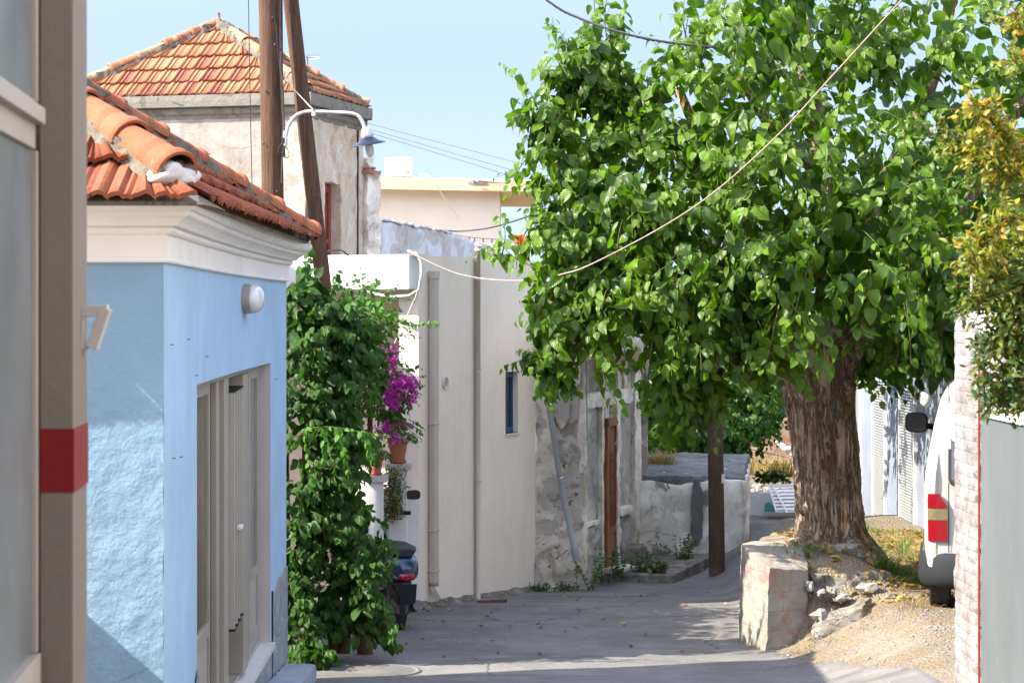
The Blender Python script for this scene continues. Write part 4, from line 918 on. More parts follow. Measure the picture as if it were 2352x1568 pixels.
fpier(1343,1350,800,0,.0,-.3, M['ruin_pale'], 'pier', .014, 2, zb=-.4)
fpier(1384,1388,800,0,.0,-.2, M['ruin_pale'], 'pier', .012, 3, zb=-.4)
fpier(1419,1426,800,0,.01,-.2, M['ruin_pale'], 'pier', .014, 4, zb=-.4)
fpier(1459,1473,800,0,.0,-.2, M['ruin_pale'], 'pier', .016, 5, zb=-.4)
fpier(1351,1380,1197,1206,.02,-.2, M['ruin_pale'], 'ledge', .012, 6)
fpier(1352,1380,1207,0,-.01,-.2, M['ruin_grey'], 'niche_base', .03, 7, zb=-.4)
fpier(1427,1455,1163,1182,.03,-.2, M['ruin_pale'], 'ledge', .015, 8)
fpier(1427,1452,1183,0,-.01,-.2, M['ruin_grey'], 'niche_base', .03, 9, zb=-.4)
fpier(1352,1456,897,930,.0,-.2, M['ruin_pale'], 'lintel', .02, 10)
fpier(1392,1399,822,896,-.01,-.2, M['ruin_pale'], 'mullion', .02, 11); fpier(1436,1442,822,896,-.01,-.2, M['ruin_pale'], 'mullion', .015, 12)
mb = MB(); mb.rough(b8((1.60,31.2),(1.42,26.75),-.3,2.62,.25),.08,.02,3); mb.build('rear_wall', M['ruin'], ru)  # unseen wall added to shade the cement top of the stone wall
# broken curved entablature
mb = MB(); rows = []
for i in range(25):
    t = i/24; px = lerp(1340,1476,t); row = []
    for j in range(15):
        a = j/14; oo = .02+.42*math.sin(a*math.pi/2)**1.1; q = fq(px,oo); y = lerp(826,775,1-math.cos(a*math.pi/2)); z = gz(y,(fq(px,0)).y)
        p = Vector((q.x,q.y,z)); p += Vector((nz(p,6,1),nz(p,6,2),nz(p,6,3)))*.03; row.append(p)
    zt = gz(750,fq(px,0).y); q = fq(px,.45); row.append(Vector((q.x,q.y,zt+.02*nz((px*.1,0,0),1)))); q = fq(px,.2); row.append(Vector((q.x,q.y,zt+.10+.05*nz((px*.1,3,0),1)))); q = fq(px,-.42); row.append(Vector((q.x,q.y,zt+.1)))
    rows.append(row)
mb.grid(rows, smooth=True)
n_ = len(rows[0]); mb.face(range(n_)); mb.face(range(24*n_,25*n_)); mb.build('entablature', M['ruin_pale'], ru)
mb = MB(); mb.rough(b8((gx(1236,25.2),25.2),(gx(1300,25.3),25.3),2.7,gz(690,25.2),.25),.03,.03,6); mb.rough(b8((gx(1300,25.3),25.3),(gx(1400,25.8),25.8),2.7,gz(672,25.2),.25),.03,.04,6); mb.build('upper_wall', M['ruin_grey'], ru)
mb = MB()
for r__ in range(3):
    for k in range(3):
        x = 1238+k*17+(r__%2)*8; mb.box(W(x,698-r__*8.5,25.17), (.075,.05,.036), .05, tint=random.random())
mb.build('bricks', M['brick'], ru, bevel=.004)
# door
qd0 = fq(1388.5,-.045); qd1 = fq(1412,-.045); sd = (qd1-qd0).length; du_ = (qd1-qd0).normalized()
def dbox(mb, s0, s1, z0, z1, o0=0, o1=.04):
    a = qd0+du_*s0+ru_n*o1; c = qd0+du_*s1+ru_n*o1; b_ = qd0+du_*s1+ru_n*o0; d_ = qd0+du_*s0+ru_n*o0
    mb.hexa([(a.x,a.y,z0),(c.x,c.y,z0),(b_.x,b_.y,z0),(d_.x,d_.y,z0),(a.x,a.y,z1),(c.x,c.y,z1),(b_.x,b_.y,z1),(d_.x,d_.y,z1)])
zt_, zb_ = gz(962,qd0.y), gz(1302,qd0.y)
mb = MB(); dbox(mb,0,sd,zt_-.09,zt_,0,.05); dbox(mb,0,.06,zb_,zt_-.091); dbox(mb,sd-.06,sd,zb_,zt_-.091); dbox(mb,.061,sd-.061,zb_,zb_+.38,.0,.03); dbox(mb,.061,sd-.061,zb_+.381,zb_+.46)
dr_ = mb.build('door', M['rust'], ru, bevel=.004)
mb = MB(); n_p = 4
for k in range(n_p): dbox(mb, .062+(sd-.124)*k/n_p, .062+(sd-.124)*(k+1)/n_p-.012, zb_+.462, zt_-.092, .004, .02)
mb.build('door_panel', M['rust'], dr_)
mb = MB()
for k in range(5): z = lerp(zb_+.5, zt_-.5, k/4); dbox(mb,.06,sd-.06,z,z+.012,.024,.036)
for k in range(3): s_ = lerp(.12,sd-.12,k/2); dbox(mb,s_,s_+.01,zb_+.46,zt_-.4,.037,.045)
mb.build('door_grille', M['redpaint'], dr_)
mb = MB(); dbox(mb,.02,sd-.02,zt_+.005,gz(931,qd0.y),-.02,.0); mb.build('fanlight', M['glass'], ru)
mb = MB(); dbox(mb,-.02,sd+.05,-.4,zb_-.005,-.05,.25); mb.build('threshold', M['ruin_pale'], ru, bevel=.01)
# leaning grey drain pipe
dp = thing('drain_pipe', 'grey plastic drain pipe leaning diagonally down the peeling end wall', 'pipe', (gx(1326,24.1),24.1,gz(1285,24.1)))
mb = MB(); pts = [W(1236,730,24.27),W(1240,800,24.25),W(1262,940,24.22),W(1285,1090,24.2),W(1322,1278,24.17)]; mb.tube(pts, .032, 16); mb.build('pipe', M['pvc'], dp)
mb = MB(); a, c = W(1318,1255,24.17), W(1325,1287,24.165); mb.tube([a, a.lerp(c,.1), a.lerp(c,.12), c], [.034,.040,.043,.043], 16, caps=False); mb.tube([a.lerp(c,.3),c*1], .033, 16, mi=0, caps=False); mb.build('socket', M['pvc'], dp)
mb = MB(); c = W(1287,1095,24.2); mb.tube([c+Vector((-.004,0,.012)),c+Vector((.004,0,-.012))], .038, 16); mb.build('clamp', M['chrome'], dp)
dp2 = thing('vertical_pipe', 'thin green copper pipe running down the ruin pier beside the drain', 'pipe', (gx(1348,24.5),24.5,0))
mb = MB(); mb.tube([W(1347,800,24.5),W(1347,900,24.48),W(1349,1010,24.47)], .010, 8); o = mb.build('pipe', m_plain('verdigris', (.18,.26,.22), .7, var=.3, sc=20), dp2)
# pavement and blocks at the foot of the ruin
pv = [(.95,25.15),(gx(1545,24.9),24.9),(gx(1641,26.35),26.35),(2.45,26.72),(1.6,26.75),(1.2,26.3)]
mb = MB(); mb.prism(pv, -.4, lambda x,y: H(x,y)+.10+.01*nz((x,y,0),4)); tag(mb.build('pavement', M['concrete_raw'], None, bevel=.015), kind='structure')
mb = MB(); a = W(1432,1312,25.9); mb.rough([Vector(p) for p in ((1.27,25.7,-.2),(1.62,25.85,-.2),(1.6,26.3,-.2),(1.3,26.3,-.2),(1.28,25.72,.16),(1.61,25.87,.17),(1.6,26.3,.17),(1.3,26.3,.17))], .03,.015,7,round_=.04)
tag(mb.build('concrete_block', M['concrete_raw'], None), 'grey concrete block on the pavement beside the ruin door', 'block')

# ================================================================ whitewashed stone wall
sw = thing('stone_wall', 'thick whitewashed rubble stone wall with a flat grey cement top', 'wall', (2.2,28,0))
ztop = gz(1093,26.7)
FR = [Vector((1.52,26.55,0)),Vector((2.88,26.72,0)),Vector((3.34,30.6,0)),Vector((1.62,30.6,0))]
def swarp(p):
    q = p.copy(); 
    e = ss(2.55,2.95,p.x)*ss(27.2,26.5,p.y); q.y += .18*e**2; q.z -= .05*e*ss(.8,1,p.z); return q
mb = MB(); mb.rough([FR[0]+Vector((-.03,-.05,-.5)),FR[1]+Vector((-.02,-.05,-.5)),FR[2]+Vector((0,0,-.5)),FR[3]+Vector((0,0,-.5))]+[p+Vector((0,0,ztop-.07)) for p in FR], .04,.04,2.6,round_=.06,warp=swarp); mb.build('wall', M['stone_wall'], sw)
mb = MB(); fr2 = [FR[0]+Vector((0,.03,0)),FR[1]+Vector((-.03,.06,0)),FR[2],FR[3]]
mb.rough([p+Vector((0,0,ztop-.2)) for p in fr2]+[p+Vector((0,0,ztop+.012)) for p in fr2], .05,.035,2.2,k=4,round_=.06,warp=swarp); mb.build('cement_top', M['stone_top'], sw)
for i,(a,b,w,h) in enumerate(((1601,1180,15,84),(1484,1175,14,72))):
    mb = MB(); patch(mb, a,b,w,h,26.585,i+5,n=40); mb.build('cement_streak', M['stone_top'], sw)
def stone(px, py, D, r, label, k, flat=.7, mat='rock', name='stone'):
    mb = MB(); p = W(px,py,D); rr = r if isinstance(r, tuple) else (r, r*.9, r*flat); mb.ball(p, rr, 9, random.random(), .7, k=k); mb.sm = [False]*len(mb.sm); return tag(mb.build(name, M[mat], None), label, 'stone')
stone(1666,1084,28.0,(.085,.07,.045),'pale loose stone lying at the right end of the cement wall top',1,mat='whitewash')
stone(1527,1087,27.3,(.05,.05,.02),'flat white chip on the cement wall top near the ruin',2,mat='whitewash')
stone(1578,1088,27.2,(.04,.05,.018),'small flat white chip on the cement wall top beside the dark pole',3,mat='whitewash')
# dark pole
dpz = H(gx(1645,25.4),25.4)
pd_ = thing('utility_pole', 'dark brown wooden pole standing between the stone wall and the tree', 'utility pole', (gx(1645,25.4),25.4,dpz))
mb = MB(); pts = []; rs = []
for i in range(40):
    y = lerp(1325,150,i/39); pts.append(W(lerp(1647,1640,(1325-y)/600) if y > 700 else 1640, y, 25.4)); rs.append(lerp(.095,.078,i/39))
mb.tube(pts, rs, 20); mb.build('pole', M['pole_dark'], pd_)
mb = MB(); mb.box(W(1661,1099,25.31), (.035,.02,.10), .3); mb.build('number_plate', M['white_slab'], pd_)

# ================================================================ poles and lamp on the left
PD = 18.25
up_ = thing('utility_pole', 'upright brown wooden utility pole carrying the bent lamp arm', 'utility pole', (gx(655,PD),PD,H(gx(655,PD),PD)), group=None)
def woodpole(xa, ya, xb, yb, D, ra, rb, parent, name='pole', y0=1560, y1=-260):
    mb = MB(); pts = []; rs = []
    for i in range(60):
        y = lerp(y0,y1,i/59); x = lerp(xa,xb,(y-ya)/(yb-ya)); p = W(x,y,D); pts.append(p); t = i/59; rs.append(lerp(rb,ra,t)*(1+.02*nz((0,0,p.z),2)))
    m0 = len(mb.v); mb.tube(pts, rs, 28)
    for i in range(m0, len(mb.v)):
        p = mb.v[i]; a = math.atan2(p.y-D, p.x-gx(xa,D)); 
    return mb.build(name, M['pole'], parent)
woodpole(618,0,627,470,PD,.088,.096,up_)
mb = MB(); mb.tube([W(645,-100,18.18),W(647,180,18.18),W(652,300,18.18)], .014, 6); mb.build('cable_conduit', M['pole_dark'], up_)
mb = MB(); mb.tube([W(641,-50,18.15),W(643,150,18.15),W(649,290,18.15),W(646,420,18.15)], .0035, 5); mb.tube([W(622,0,18.13),W(634,60,18.13),W(640,140,18.13),W(655,215,18.13)], .003, 5); mb.build('pole_cable', M['cable'], up_)
for x,y in ((626,42),(632,103),(611,210),(637,440),(605,330)): MB().ball(W(x,y,PD-.094), (.010,.005,.013), 8, .5, .2).build('wood_knot', M['pole_dark'], up_)
lp = thing('utility_pole', 'leaning brown wooden strut pole crossing behind the lamp arm', 'utility pole', (gx(845,18.45),18.45,H(-1.2,18.45)))
woodpole(668,0,741,640,18.45,.065,.069,lp)
for x,y in ((675,25),(690,140),(704,270),(713,358),(724,450),(735,540)): MB().ball(W(x+3,y,18.45-.066), (.009,.005,.012), 8, .5, .2).build('wood_knot', M['pole_dark'], lp)
la = thing('street_lamp', 'street lamp with curved pale arm and dark blue enamel shade', 'street lamp', W(655,330,PD-.1))
def spline(P, n=8):
    P = [Vector(p) for p in P]; out = []
    for i in range(len(P)-1):
        a = P[max(i-1,0)]; b = P[i]; c = P[i+1]; d = P[min(i+2,len(P)-1)]
        for k in range(n):
            t = k/n; out.append(.5*((2*b)+(c-a)*t+(2*a-5*b+4*c-d)*t*t+(3*b-a-3*c+d)*t**3))
    return out+[P[-1]]
AD = 18.1
mb = MB(); arm = spline([W(656,335,AD),W(657,312,AD),W(664,286,AD),W(680,266,AD),W(704,257,AD),W(735,257,AD),W(780,259,AD),W(808,261,AD),W(824,268,AD),W(833,281,AD),W(838,296,AD)]); mb.tube(arm, .0155, 12); mb.build('arm', M['metal'], la)
mb = MB(); mb.tube([W(652,182,AD+.03),W(722,255,AD)], .005, 6); mb.tube([W(721,250,AD-.0),W(721,266,AD)], .019, 10); mb.build('stay_rod', M['metal'], la)
tilt = Matrix.Rotation(math.radians(-9), 3, 'Y') @ Matrix.Rotation(math.radians(7), 3, 'X')
sc0 = W(841,296,AD); pm = AD/F
mb = MB(); mb.lathe([(.0,.012),(9*pm,.01),(11*pm,-2*pm),(14*pm,-12*pm),(15*pm,-18*pm),(13*pm,-20*pm),(13*pm,-22*pm),(0,-22*pm)], sc0, 24, M=tilt); mb.build('neck', M['metal'], la)
mb = MB(); mb.lathe([(13*pm,-20.5*pm),(18*pm,-23*pm),(25*pm,-29*pm),(39*pm,-35*pm),(40*pm,-36.5*pm),(38*pm,-36.2*pm),(24*pm,-30.5*pm),(16*pm,-26*pm),(10*pm,-23*pm)], sc0, 32, M=tilt); mb.build('lamp_shade', M['shade_blue'], la)
gm = m_plain('bulb_glass', (.55,.60,.58), .08, .7); 
mb = MB(); mb.lathe([(8*pm,-23.5*pm),(8.5*pm,-32*pm),(10*pm,-45*pm),(9.5*pm,-58*pm),(6*pm,-64*pm),(.001,-66*pm)], sc0, 18, M=tilt); mb.build('bulb', gm, la)
mb = MB(); mb.box(W(651,342,AD+.02), (.03,.04,.13), 0); mb.box(W(652,322,AD), (.02,.03,.04)); mb.tube(spline([W(650,325,AD-.02),W(641,340,AD-.02),W(640,352,AD-.02),W(650,350,AD-.02),W(656,336,AD-.02),W(664,355,AD-.02),W(658,363,AD-.02),W(645,356,AD-.02)]), .004, 6); mb.build('junction_bracket', M['black'], la)

# wires
def wire(name, pts, r, mat, label, n=10, sides=6):
    mb = MB(); mb.tube(spline(pts, n), r, sides); return tag(mb.build(name, mat, None), label, 'cable')
wire('thin_cable', [W(570,-60,18.7),W(573,150,18.7),W(579,440,18.7),W(580,520,18.7)], .0042, M['cable'], 'thin black cable hanging vertically left of the wooden poles')
wire('white_cable', [W(936,583,21.4),W(962,590,21.38),W(1000,608,21.3),W(1050,628,21.2),W(1110,640,21.0),W(1170,644,20.5),W(1230,642,20.0),W(1290,630,18.6),W(1360,606,17.9),W(1518,523,18.15),W(1641,441,16.8),W(1784,313,16.1),W(1917,169,15.5),W(2071,0,14.8),W(2250,-200,14.2)], .0055, M['rope'], 'pale cable sagging from the balcony slab then rising across the tree')
def twisted(name, pts, r, mat, label):
    P = spline(pts, 30); mb = MB()
    for ph in (0, 2*math.pi/3, 4*math.pi/3): mb.tube([p+Vector((0,math.cos(ph+i*.42)*r*1.05,math.sin(ph+i*.42)*r*1.05)) for i,p in enumerate(P)], r, 5)
    return tag(mb.build(name, mat, None), label, 'cable')
twisted('twisted_cable', [W(1100,-130,19.6),W(1255,0,19.4),W(1330,42,19.3),W(1430,76,19.1),W(1528,97,19),W(1650,110,18.9)], .0065, M['cable'], 'thick twisted black power cable entering the treetop from above')
for k,(ya,yb) in enumerate(((288,368),(300,388),(308,402))):
    wire('distant_wire', [W(840,ya-6,62),W(1000,lerp(ya,yb,.42)+3,63),W(1190,yb+6,64),W(1400,yb+60,65)], .011, m_plain('far_wire%d'%k, (.25,.30,.38), .6), ['uppermost faint wire in the sky right of the lamp','middle faint wire in the sky right of the lamp','lowest faint wire in the sky right of the lamp'][k], 6, 4)
wire('parapet_cable', [W(1028,530,36),W(1060,531,36),W(1120,524,35.5),W(1180,508,35),W(1260,480,34.5)], .014, M['cable'], 'black cable strung right from the end of the bluish parapet')
wire('loose_wire', [W(960,402,39.9),W(985,404,39.8),W(1005,430,39.8),W(1030,470,40.1),W(1055,500,40.25)], .01, M['cable_white'], 'thin loose wire looping down the cream gable wall')
wire('clothes_line', [W(1040,538,38.5),W(1100,547,38.4),W(1200,552,38.2)], .006, M['cable'], 'clothes line with pegs below the cream building')
for k,x in enumerate((1055,1078,1090,1110,1130)):
    mb = MB(); mb.box(W(x,548+k*1.5,38.4), (.025,.02,.07), 0, rx=.1); o = mb.build('clothes_peg', [M['blue_frame'],M['tail_red']][k%2], None); tag(o, ['leftmost blue clothes peg on the line below the cream building','leftmost red clothes peg on the line below the cream building','blue peg in the middle of the clothes line','red peg second from the right on the clothes line','rightmost blue peg on the clothes line'][k], 'clothes peg', 'clothes pegs on the line')
mb = MB(); rows = []
for j in range(9):
    rows.append([W(1181+25*i/8, 539+23*j/8, 36+.04*math.sin(i*1.3+j*.3)) for i in range(9)])
mb.grid(rows, smooth=True); mb.grid([[p+Vector((0,.01,0)) for p in r] for r in rows], smooth=True)
tag(mb.build('hanging_cloth', m_plain('orange_cloth', (.75,.09,.02), .8, .2, var=.2, sc=8), None), 'orange red cloth hanging behind the left edge of the tree', 'cloth')
an = thing('tv_antenna', 'small television antenna behind the leaning pole above the tile roof', 'antenna', W(705,140,33))
mb = MB(); mb.tube([W(700,131,33),W(735,132,33)], .01, 5); mb.tube([W(706,131,33),W(708,240,33)], .012, 5); mb.build('boom', M['metal'], an)
mb = MB()
for k in range(7): mb.tube([W(705+k*4.5,126,33),W(706+k*4.5,137,33)], .006, 4)
mb.build('elements', M['metal'], an)
# ================================================================ the big mulberry tree
TD = 20.4
tb = thing('mulberry_tree', 'big mulberry tree with a thick gnarled trunk and glossy heart shaped leaves', 'tree', (gx(1905,TD),TD,.72))
# trunk: rings given as left / right silhouettes in the survey, turned into true radii
RG = [(1300,1800,2030),(1275,1808,2018),(1250,1822,2003),(1225,1828,1994),(1190,1832,1986),(1140,1830,1980),(1080,1829,1976),(1020,1822,1973),(960,1812,1968),(910,1802,1967),(870,1794,1966),(835,1786,1962),(800,1782,1956)]
def ringat(y):
    for (y0,a0,b0),(y1,a1,b1) in zip(RG, RG[1:]):
        if y0 >= y >= y1: t = (y0-y)/(y0-y1); return lerp(a0,a1,t), lerp(b0,b1,t)
    return RG[-1][1:]
knobs = [(1935,890,-1,.085,.10),(1842,1165,-1,.055,.06),(1925,1105,-1,.05,.03),(1830,1255,-.6,.12,.10),(1870,1262,-1,.14,.08),(1985,1240,-.6,.12,.05),(1910,1215,-1,.10,.03),(1843,890,-.5,.10,.05),(1800,870,-.3,.09,.06)]
KP = []
for (px,y,fy,rad,amp) in knobs:
    a,b = ringat(y); r_h = (b-a)/2*TD/F; cx = gx((a+b)/2,TD); dx = max(-.97,min(.97,(gx(px,TD)-cx)/r_h)); KP.append((Vector((cx+dx*r_h, TD-math.sqrt(1-dx*dx)*r_h, gz(y,TD))), rad, amp))
def barkd(p, ang, rr):
    t = ang*3.2; z = p.z
    q = Vector((math.cos(ang)*2.2, math.sin(ang)*2.2, z*.55)); w = noise.noise(q*1.5)*.8
    rdg = 1-abs(noise.noise(Vector((math.cos(ang)*5.5+w, math.sin(ang)*5.5, z*.9+w))))*2.2
    rdg2 = 1-abs(noise.noise(Vector((math.cos(ang)*14+w*2, math.sin(ang)*14, z*3.0))))*2.0
    return .035*noise.noise(q*.8)+.028*rdg+.013*rdg2+.006*noise.noise(p*30)
rows = []; NA = 180
for i in range(190):
    y = lerp(1300,800,i/189); a,b = ringat(y); R = (b-a)/2*TD/F; cx = gx((a+b)/2,TD); z = gz(y,TD); row = []
    flare = 1+.10*ss(1235,1290,y)
    for k in range(NA):
        an_ = 2*math.pi*k/NA; d = Vector((math.cos(an_), math.sin(an_),0)); p = Vector((cx,TD,z))+d*R
        dd = barkd(p, an_, R)-.03
        root = ss(1200,1290,y)*.10*max(0, math.sin(an_*5+1.1))**2
        for kp,rad,amp in KP:
            l = (p-kp).length
            if l < rad*2: dd += amp*math.exp(-(l/rad)**2*1.6)*(1+.5*noise.noise(p*26))
        row.append(p+d*(dd+root))
    rows.append(row)
mb = MB(); mb.grid(rows, smooth=True, closeu=True); mb.build('trunk', M['bark'], tb)
# limbs
def limb(P, r0, r1, mb, n=10, sides=20, amp=.12):
    pts = spline(P, n); m0 = len(mb.v); N_ = len(pts); mb.tube(pts, [lerp(r0,r1,(i/(N_-1))**.8) for i in range(N_)], sides)
    for i in range(m0, m0+N_*sides):
        c = pts[(i-m0)//sides]; d = mb.v[i]-c; a = (i-m0)%sides; mb.v[i] = c+d*(1+amp*noise.noise(Vector((math.cos(a/sides*6.28)*3, math.sin(a/sides*6.28)*3, (i-m0)//sides*.25)))+amp*.5*noise.noise(mb.v[i]*14))
mb = MB()
LB_ = [
 ([W(1880,880,TD),W(1835,790,TD-.1),W(1760,690,TD-.3),W(1640,600,TD-.6),W(1500,520,TD-.7),W(1380,430,TD-.6)], .22,.04),
 ([W(1905,860,TD),W(1930,760,TD+.1),W(1940,600,TD+.3),W(1900,400,TD+.2),W(1850,150,TD),W(1830,-100,TD)], .24,.07),
 ([W(1925,850,TD),W(1965,740,TD-.25),W(2050,640,TD-.4),W(2160,520,TD-.4),W(2280,360,TD-.2),W(2400,100,TD)], .20,.05),
 ([W(1835,790,TD-.1),W(1740,560,TD),W(1620,350,TD),W(1540,150,TD)], .12,.03),
 ([W(1940,600,TD+.3),W(2050,400,TD+.6),W(2150,150,TD+.6),W(2200,-100,TD+.6)], .13,.05),
 ([W(1760,690,TD-.3),W(1650,700,TD-.8),W(1520,700,TD-1.1),W(1400,720,TD-1.2)], .08,.02),
 ([W(1965,740,TD-.25),W(2060,720,TD-.9),W(2140,740,TD-1.2),W(2200,760,TD-1.3)], .08,.02),
 ([W(1900,400,TD+.2),W(1780,300,TD-.8),W(1700,180,TD-1.3)], .09,.03),
 ([W(1930,760,TD+.1),W(1900,650,TD-.9),W(1850,560,TD-1.5)], .09,.03)]
for P,a,c in LB_: limb(P,a,c,mb)
mb.build('limbs', M['bark'], tb)
# crown: leafy shoots over blobs (px, py, depth, rx, ry, rz in metres)
BL = [(1900,330,20.5,1.95,1.7,1.55,1.0),(2140,120,20.6,1.9,1.6,1.5,.8),(1750,90,20.3,.72,1.2,1.2,.9),(1560,430,20.0,1.15,1.1,.85,1.0),(1420,470,19.6,.75,.9,.65,1.0),
 (1335,430,19.5,.36,.6,.34,1.0),(1305,560,19.6,.28,.5,.34,1.0),(1345,590,19.4,.5,.6,.42,1.0),(1480,610,19.2,.7,.8,.5,1.0),(1370,330,19.9,.40,.6,.42,.9),(1480,300,20,.40,.6,.35,.9),(1640,620,19.3,.9,1.0,.6,1.0),(1550,710,19.2,.5,.7,.34,1.0),(1580,790,19.3,.34,.5,.32,1.0),(1410,670,19.1,.44,.5,.26,.9),(1310,735,19.0,.22,.35,.14,.7),(1275,835,19.0,.10,.2,.09,.8),
 (1560,900,19.5,.26,.4,.26,1.0),(1720,685,19.2,.5,.6,.28,1.0),(1745,800,19.1,.12,.2,.12,.8),(1860,570,18.9,.72,.6,.38,1.0),(1375,140,19.9,.15,.3,.40,1.0),(1440,270,19.9,.20,.4,.22,1.0),(1310,170,19.8,.13,.25,.26,1.3),(1250,285,19.5,.11,.2,.06,.9),(2050,600,22.6,1.1,1.2,.8,.8),(2150,520,23.3,1.0,1.0,.9,.8),(2060,690,22.8,.9,1.0,.6,.6),(1960,640,24,.8,.9,.7,.6),(1890,760,24.4,.8,.8,.4,.6),(1880,780,26,.8,1.0,.4,.5),(2040,600,19.0,.8,.8,.5,1.0),(2160,670,19.2,.55,.7,.38,1.0),(2080,760,19.6,.42,.6,.24,1.0),(2230,540,19.5,.8,.9,.8,.9),(2010,800,20.6,.2,.4,.12,.6),(2180,770,19.8,.22,.4,.13,.6),(1900,500,18.9,1.2,.8,.8,1.0),(2300,250,20.4,1.2,1.2,1.6,.7),(1640,320,19.6,.75,.9,.8,1.0),(1780,150,19.5,.9,.9,1.0,1.0)]  # the far rear blobs were added to cast dapples on the garage wall
BC = [(W(a,b,c), rx, ry, rz, dn) for a,b,c,rx,ry,rz,dn in BL]
def inside(p, s=1.0, skip=-1):
    m_ = 9
    for i,(c,rx,ry,rz,_) in enumerate(BC):
        if i == skip: continue
        d = p-c; q = math.sqrt((d.x/rx)**2+(d.y/ry)**2+(d.z/rz)**2)
        if q < s: m_ = min(m_, q)
    return m_
random.seed(11)
LV = []; tw = MB()
for i,(c,rx,ry,rz,dn) in enumerate(BC):
    area = 4*math.pi*((rx*ry)**1.6/3+(rx*rz)**1.6/3+(ry*rz)**1.6/3)**(1/1.6)
    n = int(area*17*dn)+(8 if rx > .45 else 22)
    for _ in range(n):
        d = rv(1).normalized()
        if d.y > .35 and random.random() < .65: continue
        p = c+Vector((d.x*rx,d.y*ry,d.z*rz))*random.uniform(.62,.92)
        if inside(p, .72, i) < .72 and random.random() < .85: continue
        if rx > .45 and fbm(p, 1.5, 2, 3) < -.15: continue
        up = .25+.55*max(0,d.z)
        dr = (d*.9+Vector((0,0,up-.35))+rv(.35)).normalized()
        lng = 1.9 if random.random() < .07 else 1.0
        LV += shoot(p, dr, lng*random.uniform(.25,.55)*(1.0 if rx > .4 else .6), int(lng**.9*random.randint(6,9)), random.uniform(.125,.168), droop=random.uniform(.2,1.4), hang=random.uniform(.35,.85), out=d, tw=tw)
# interior leaves, tinted darker for the shade deep in the crown
for _ in range(5200):
    i = random.randrange(len(BC)); c,rx,ry,rz,dn = BC[i]
    if rx < .5 and random.random() < .6: continue
    d = rv(1).normalized()*random.uniform(.2,.75); p = c+Vector((d.x*rx,d.y*ry,d.z*rz))
    LV.append((p, Vector((0,0,-1))+rv(.5), rv(.6)+Vector((0,-.6,.5)), random.uniform(.13,.18), random.random()*.7))
# explicit sprigs standing out of the outline
SPR = [([(1420,250),(1390,150),(1370,60),(1362,-30)],20,.13,16),([(1400,300),(1330,200),(1285,120),(1268,40)],19.9,.12,16),([(1450,260),(1410,150),(1390,60),(1395,-20)],20,.14,18),
 ([(1380,330),(1300,310),(1230,285),(1195,255)],19.5,.15,14),([(1330,380),(1250,350),(1205,370),(1172,430)],19.4,.15,14),([(1300,520),(1230,510),(1195,560),(1185,620)],19.4,.15,12),([(1320,560),(1240,620),(1215,660)],19.3,.15,10),
 ([(1310,700),(1275,800),(1258,860),(1250,895)],18.9,.16,12),([(1400,740),(1385,830),(1395,880),(1425,940)],18.9,.14,12),([(1500,760),(1490,860),(1488,930)],19.0,.15,10),([(1590,840),(1570,920),(1550,975)],19.1,.16,12),([(1560,840),(1530,900),(1500,935)],19.1,.16,10),([(1570,850),(1585,930),(1575,980)],19.2,.16,12),
 ([(1760,760),(1735,840),(1715,880)],18.8,.17,10),([(1850,720),(1895,800),(1890,850)],18.5,.17,10),([(1790,700),(1770,790),(1755,850)],18.6,.16,10),([(1980,800),(2010,830),(2020,855)],20.2,.14,7),([(2100,780),(2140,820),(2150,850)],19.8,.14,7),([(2060,770),(2060,820),(2045,850)],20,.14,7),
 ([(1150,600),(1160,540),(1150,490)],22.5,.13,9),([(1165,590),(1135,585),(1120,575)],22.5,.12,6),([(1240,620),(1180,590),(1150,560)],21.5,.13,8),([(1610,200),(1575,100),(1585,20)],20,.15,14),([(1600,150),(1570,60),(1575,-30)],20,.15,14),
 ([(1330,640),(1250,690),(1240,740),(1250,790)],19.0,.16,14),([(1380,760),(1330,800),(1300,840),(1290,880)],18.9,.16,12),([(1730,770),(1720,820),(1712,860)],19.1,.15,9),([(1450,640),(1430,760),(1440,830)],18.9,.16,14),([(1560,640),(1540,760),(1530,860),(1550,940)],18.9,.165,18),([(1860,600),(1830,700),(1820,780),(1840,830)],18.4,.17,16),([(2000,620),(1990,700),(1975,760)],18.4,.17,12)]
for P,D,sz,n in SPR:
    pts = spline([W(x,y,D+random.uniform(-.1,.1)) for x,y in P], 6); tw.tube(pts, [.010*(1-.8*i/len(pts)) for i in range(len(pts))], 5, caps=False)
    n2 = int(n*1.5)
    for i in range(n2):
        q = i/(n2-1)*(len(pts)-1.001); p = pts[int(q)].lerp(pts[int(q)+1], q%1); d = (pts[int(q)+1]-pts[int(q)]).normalized()
        s = Vector((0,-1,0)).cross(d).normalized()*(1 if i%2 else -1)+Vector((0,random.uniform(-.9,.5),0))
        LV.append((p+s.normalized()*.03, (s*.5+Vector((0,0,-.75))+d*.3+rv(.22)), Vector((s.x*.3-.25,-.6,.55))+rv(.4), sz*random.uniform(.75,1.1)*(1-.45*(i/n2)**2), min(1,.25+.6*random.random()+.15*(i/n2))))
cr_ = leaves('crown', LV, LT, M['leaf'], tb); tw.build('twigs', M['twig'], cr_)
print('mulberry leaves', len(LV))

random.seed(77); L = []  # unseen leaf clump, added so its shadow dapples the road
for _ in range(900):
    p = Vector((random.uniform(-3.25,-2.75), random.uniform(17.7,20.1), 3.7+abs(random.gauss(0,.26)))); L.append((p, rv(1)+Vector((0,0,-.5)), rv(1)+Vector((0,0,.6)), random.uniform(.08,.13), random.random()))
o = leaves('dapple_leaves', L, LIV, M['leaf_vine'], None); tag(o, 'unseen leaves added above the shading house to dapple the road', 'creeper')
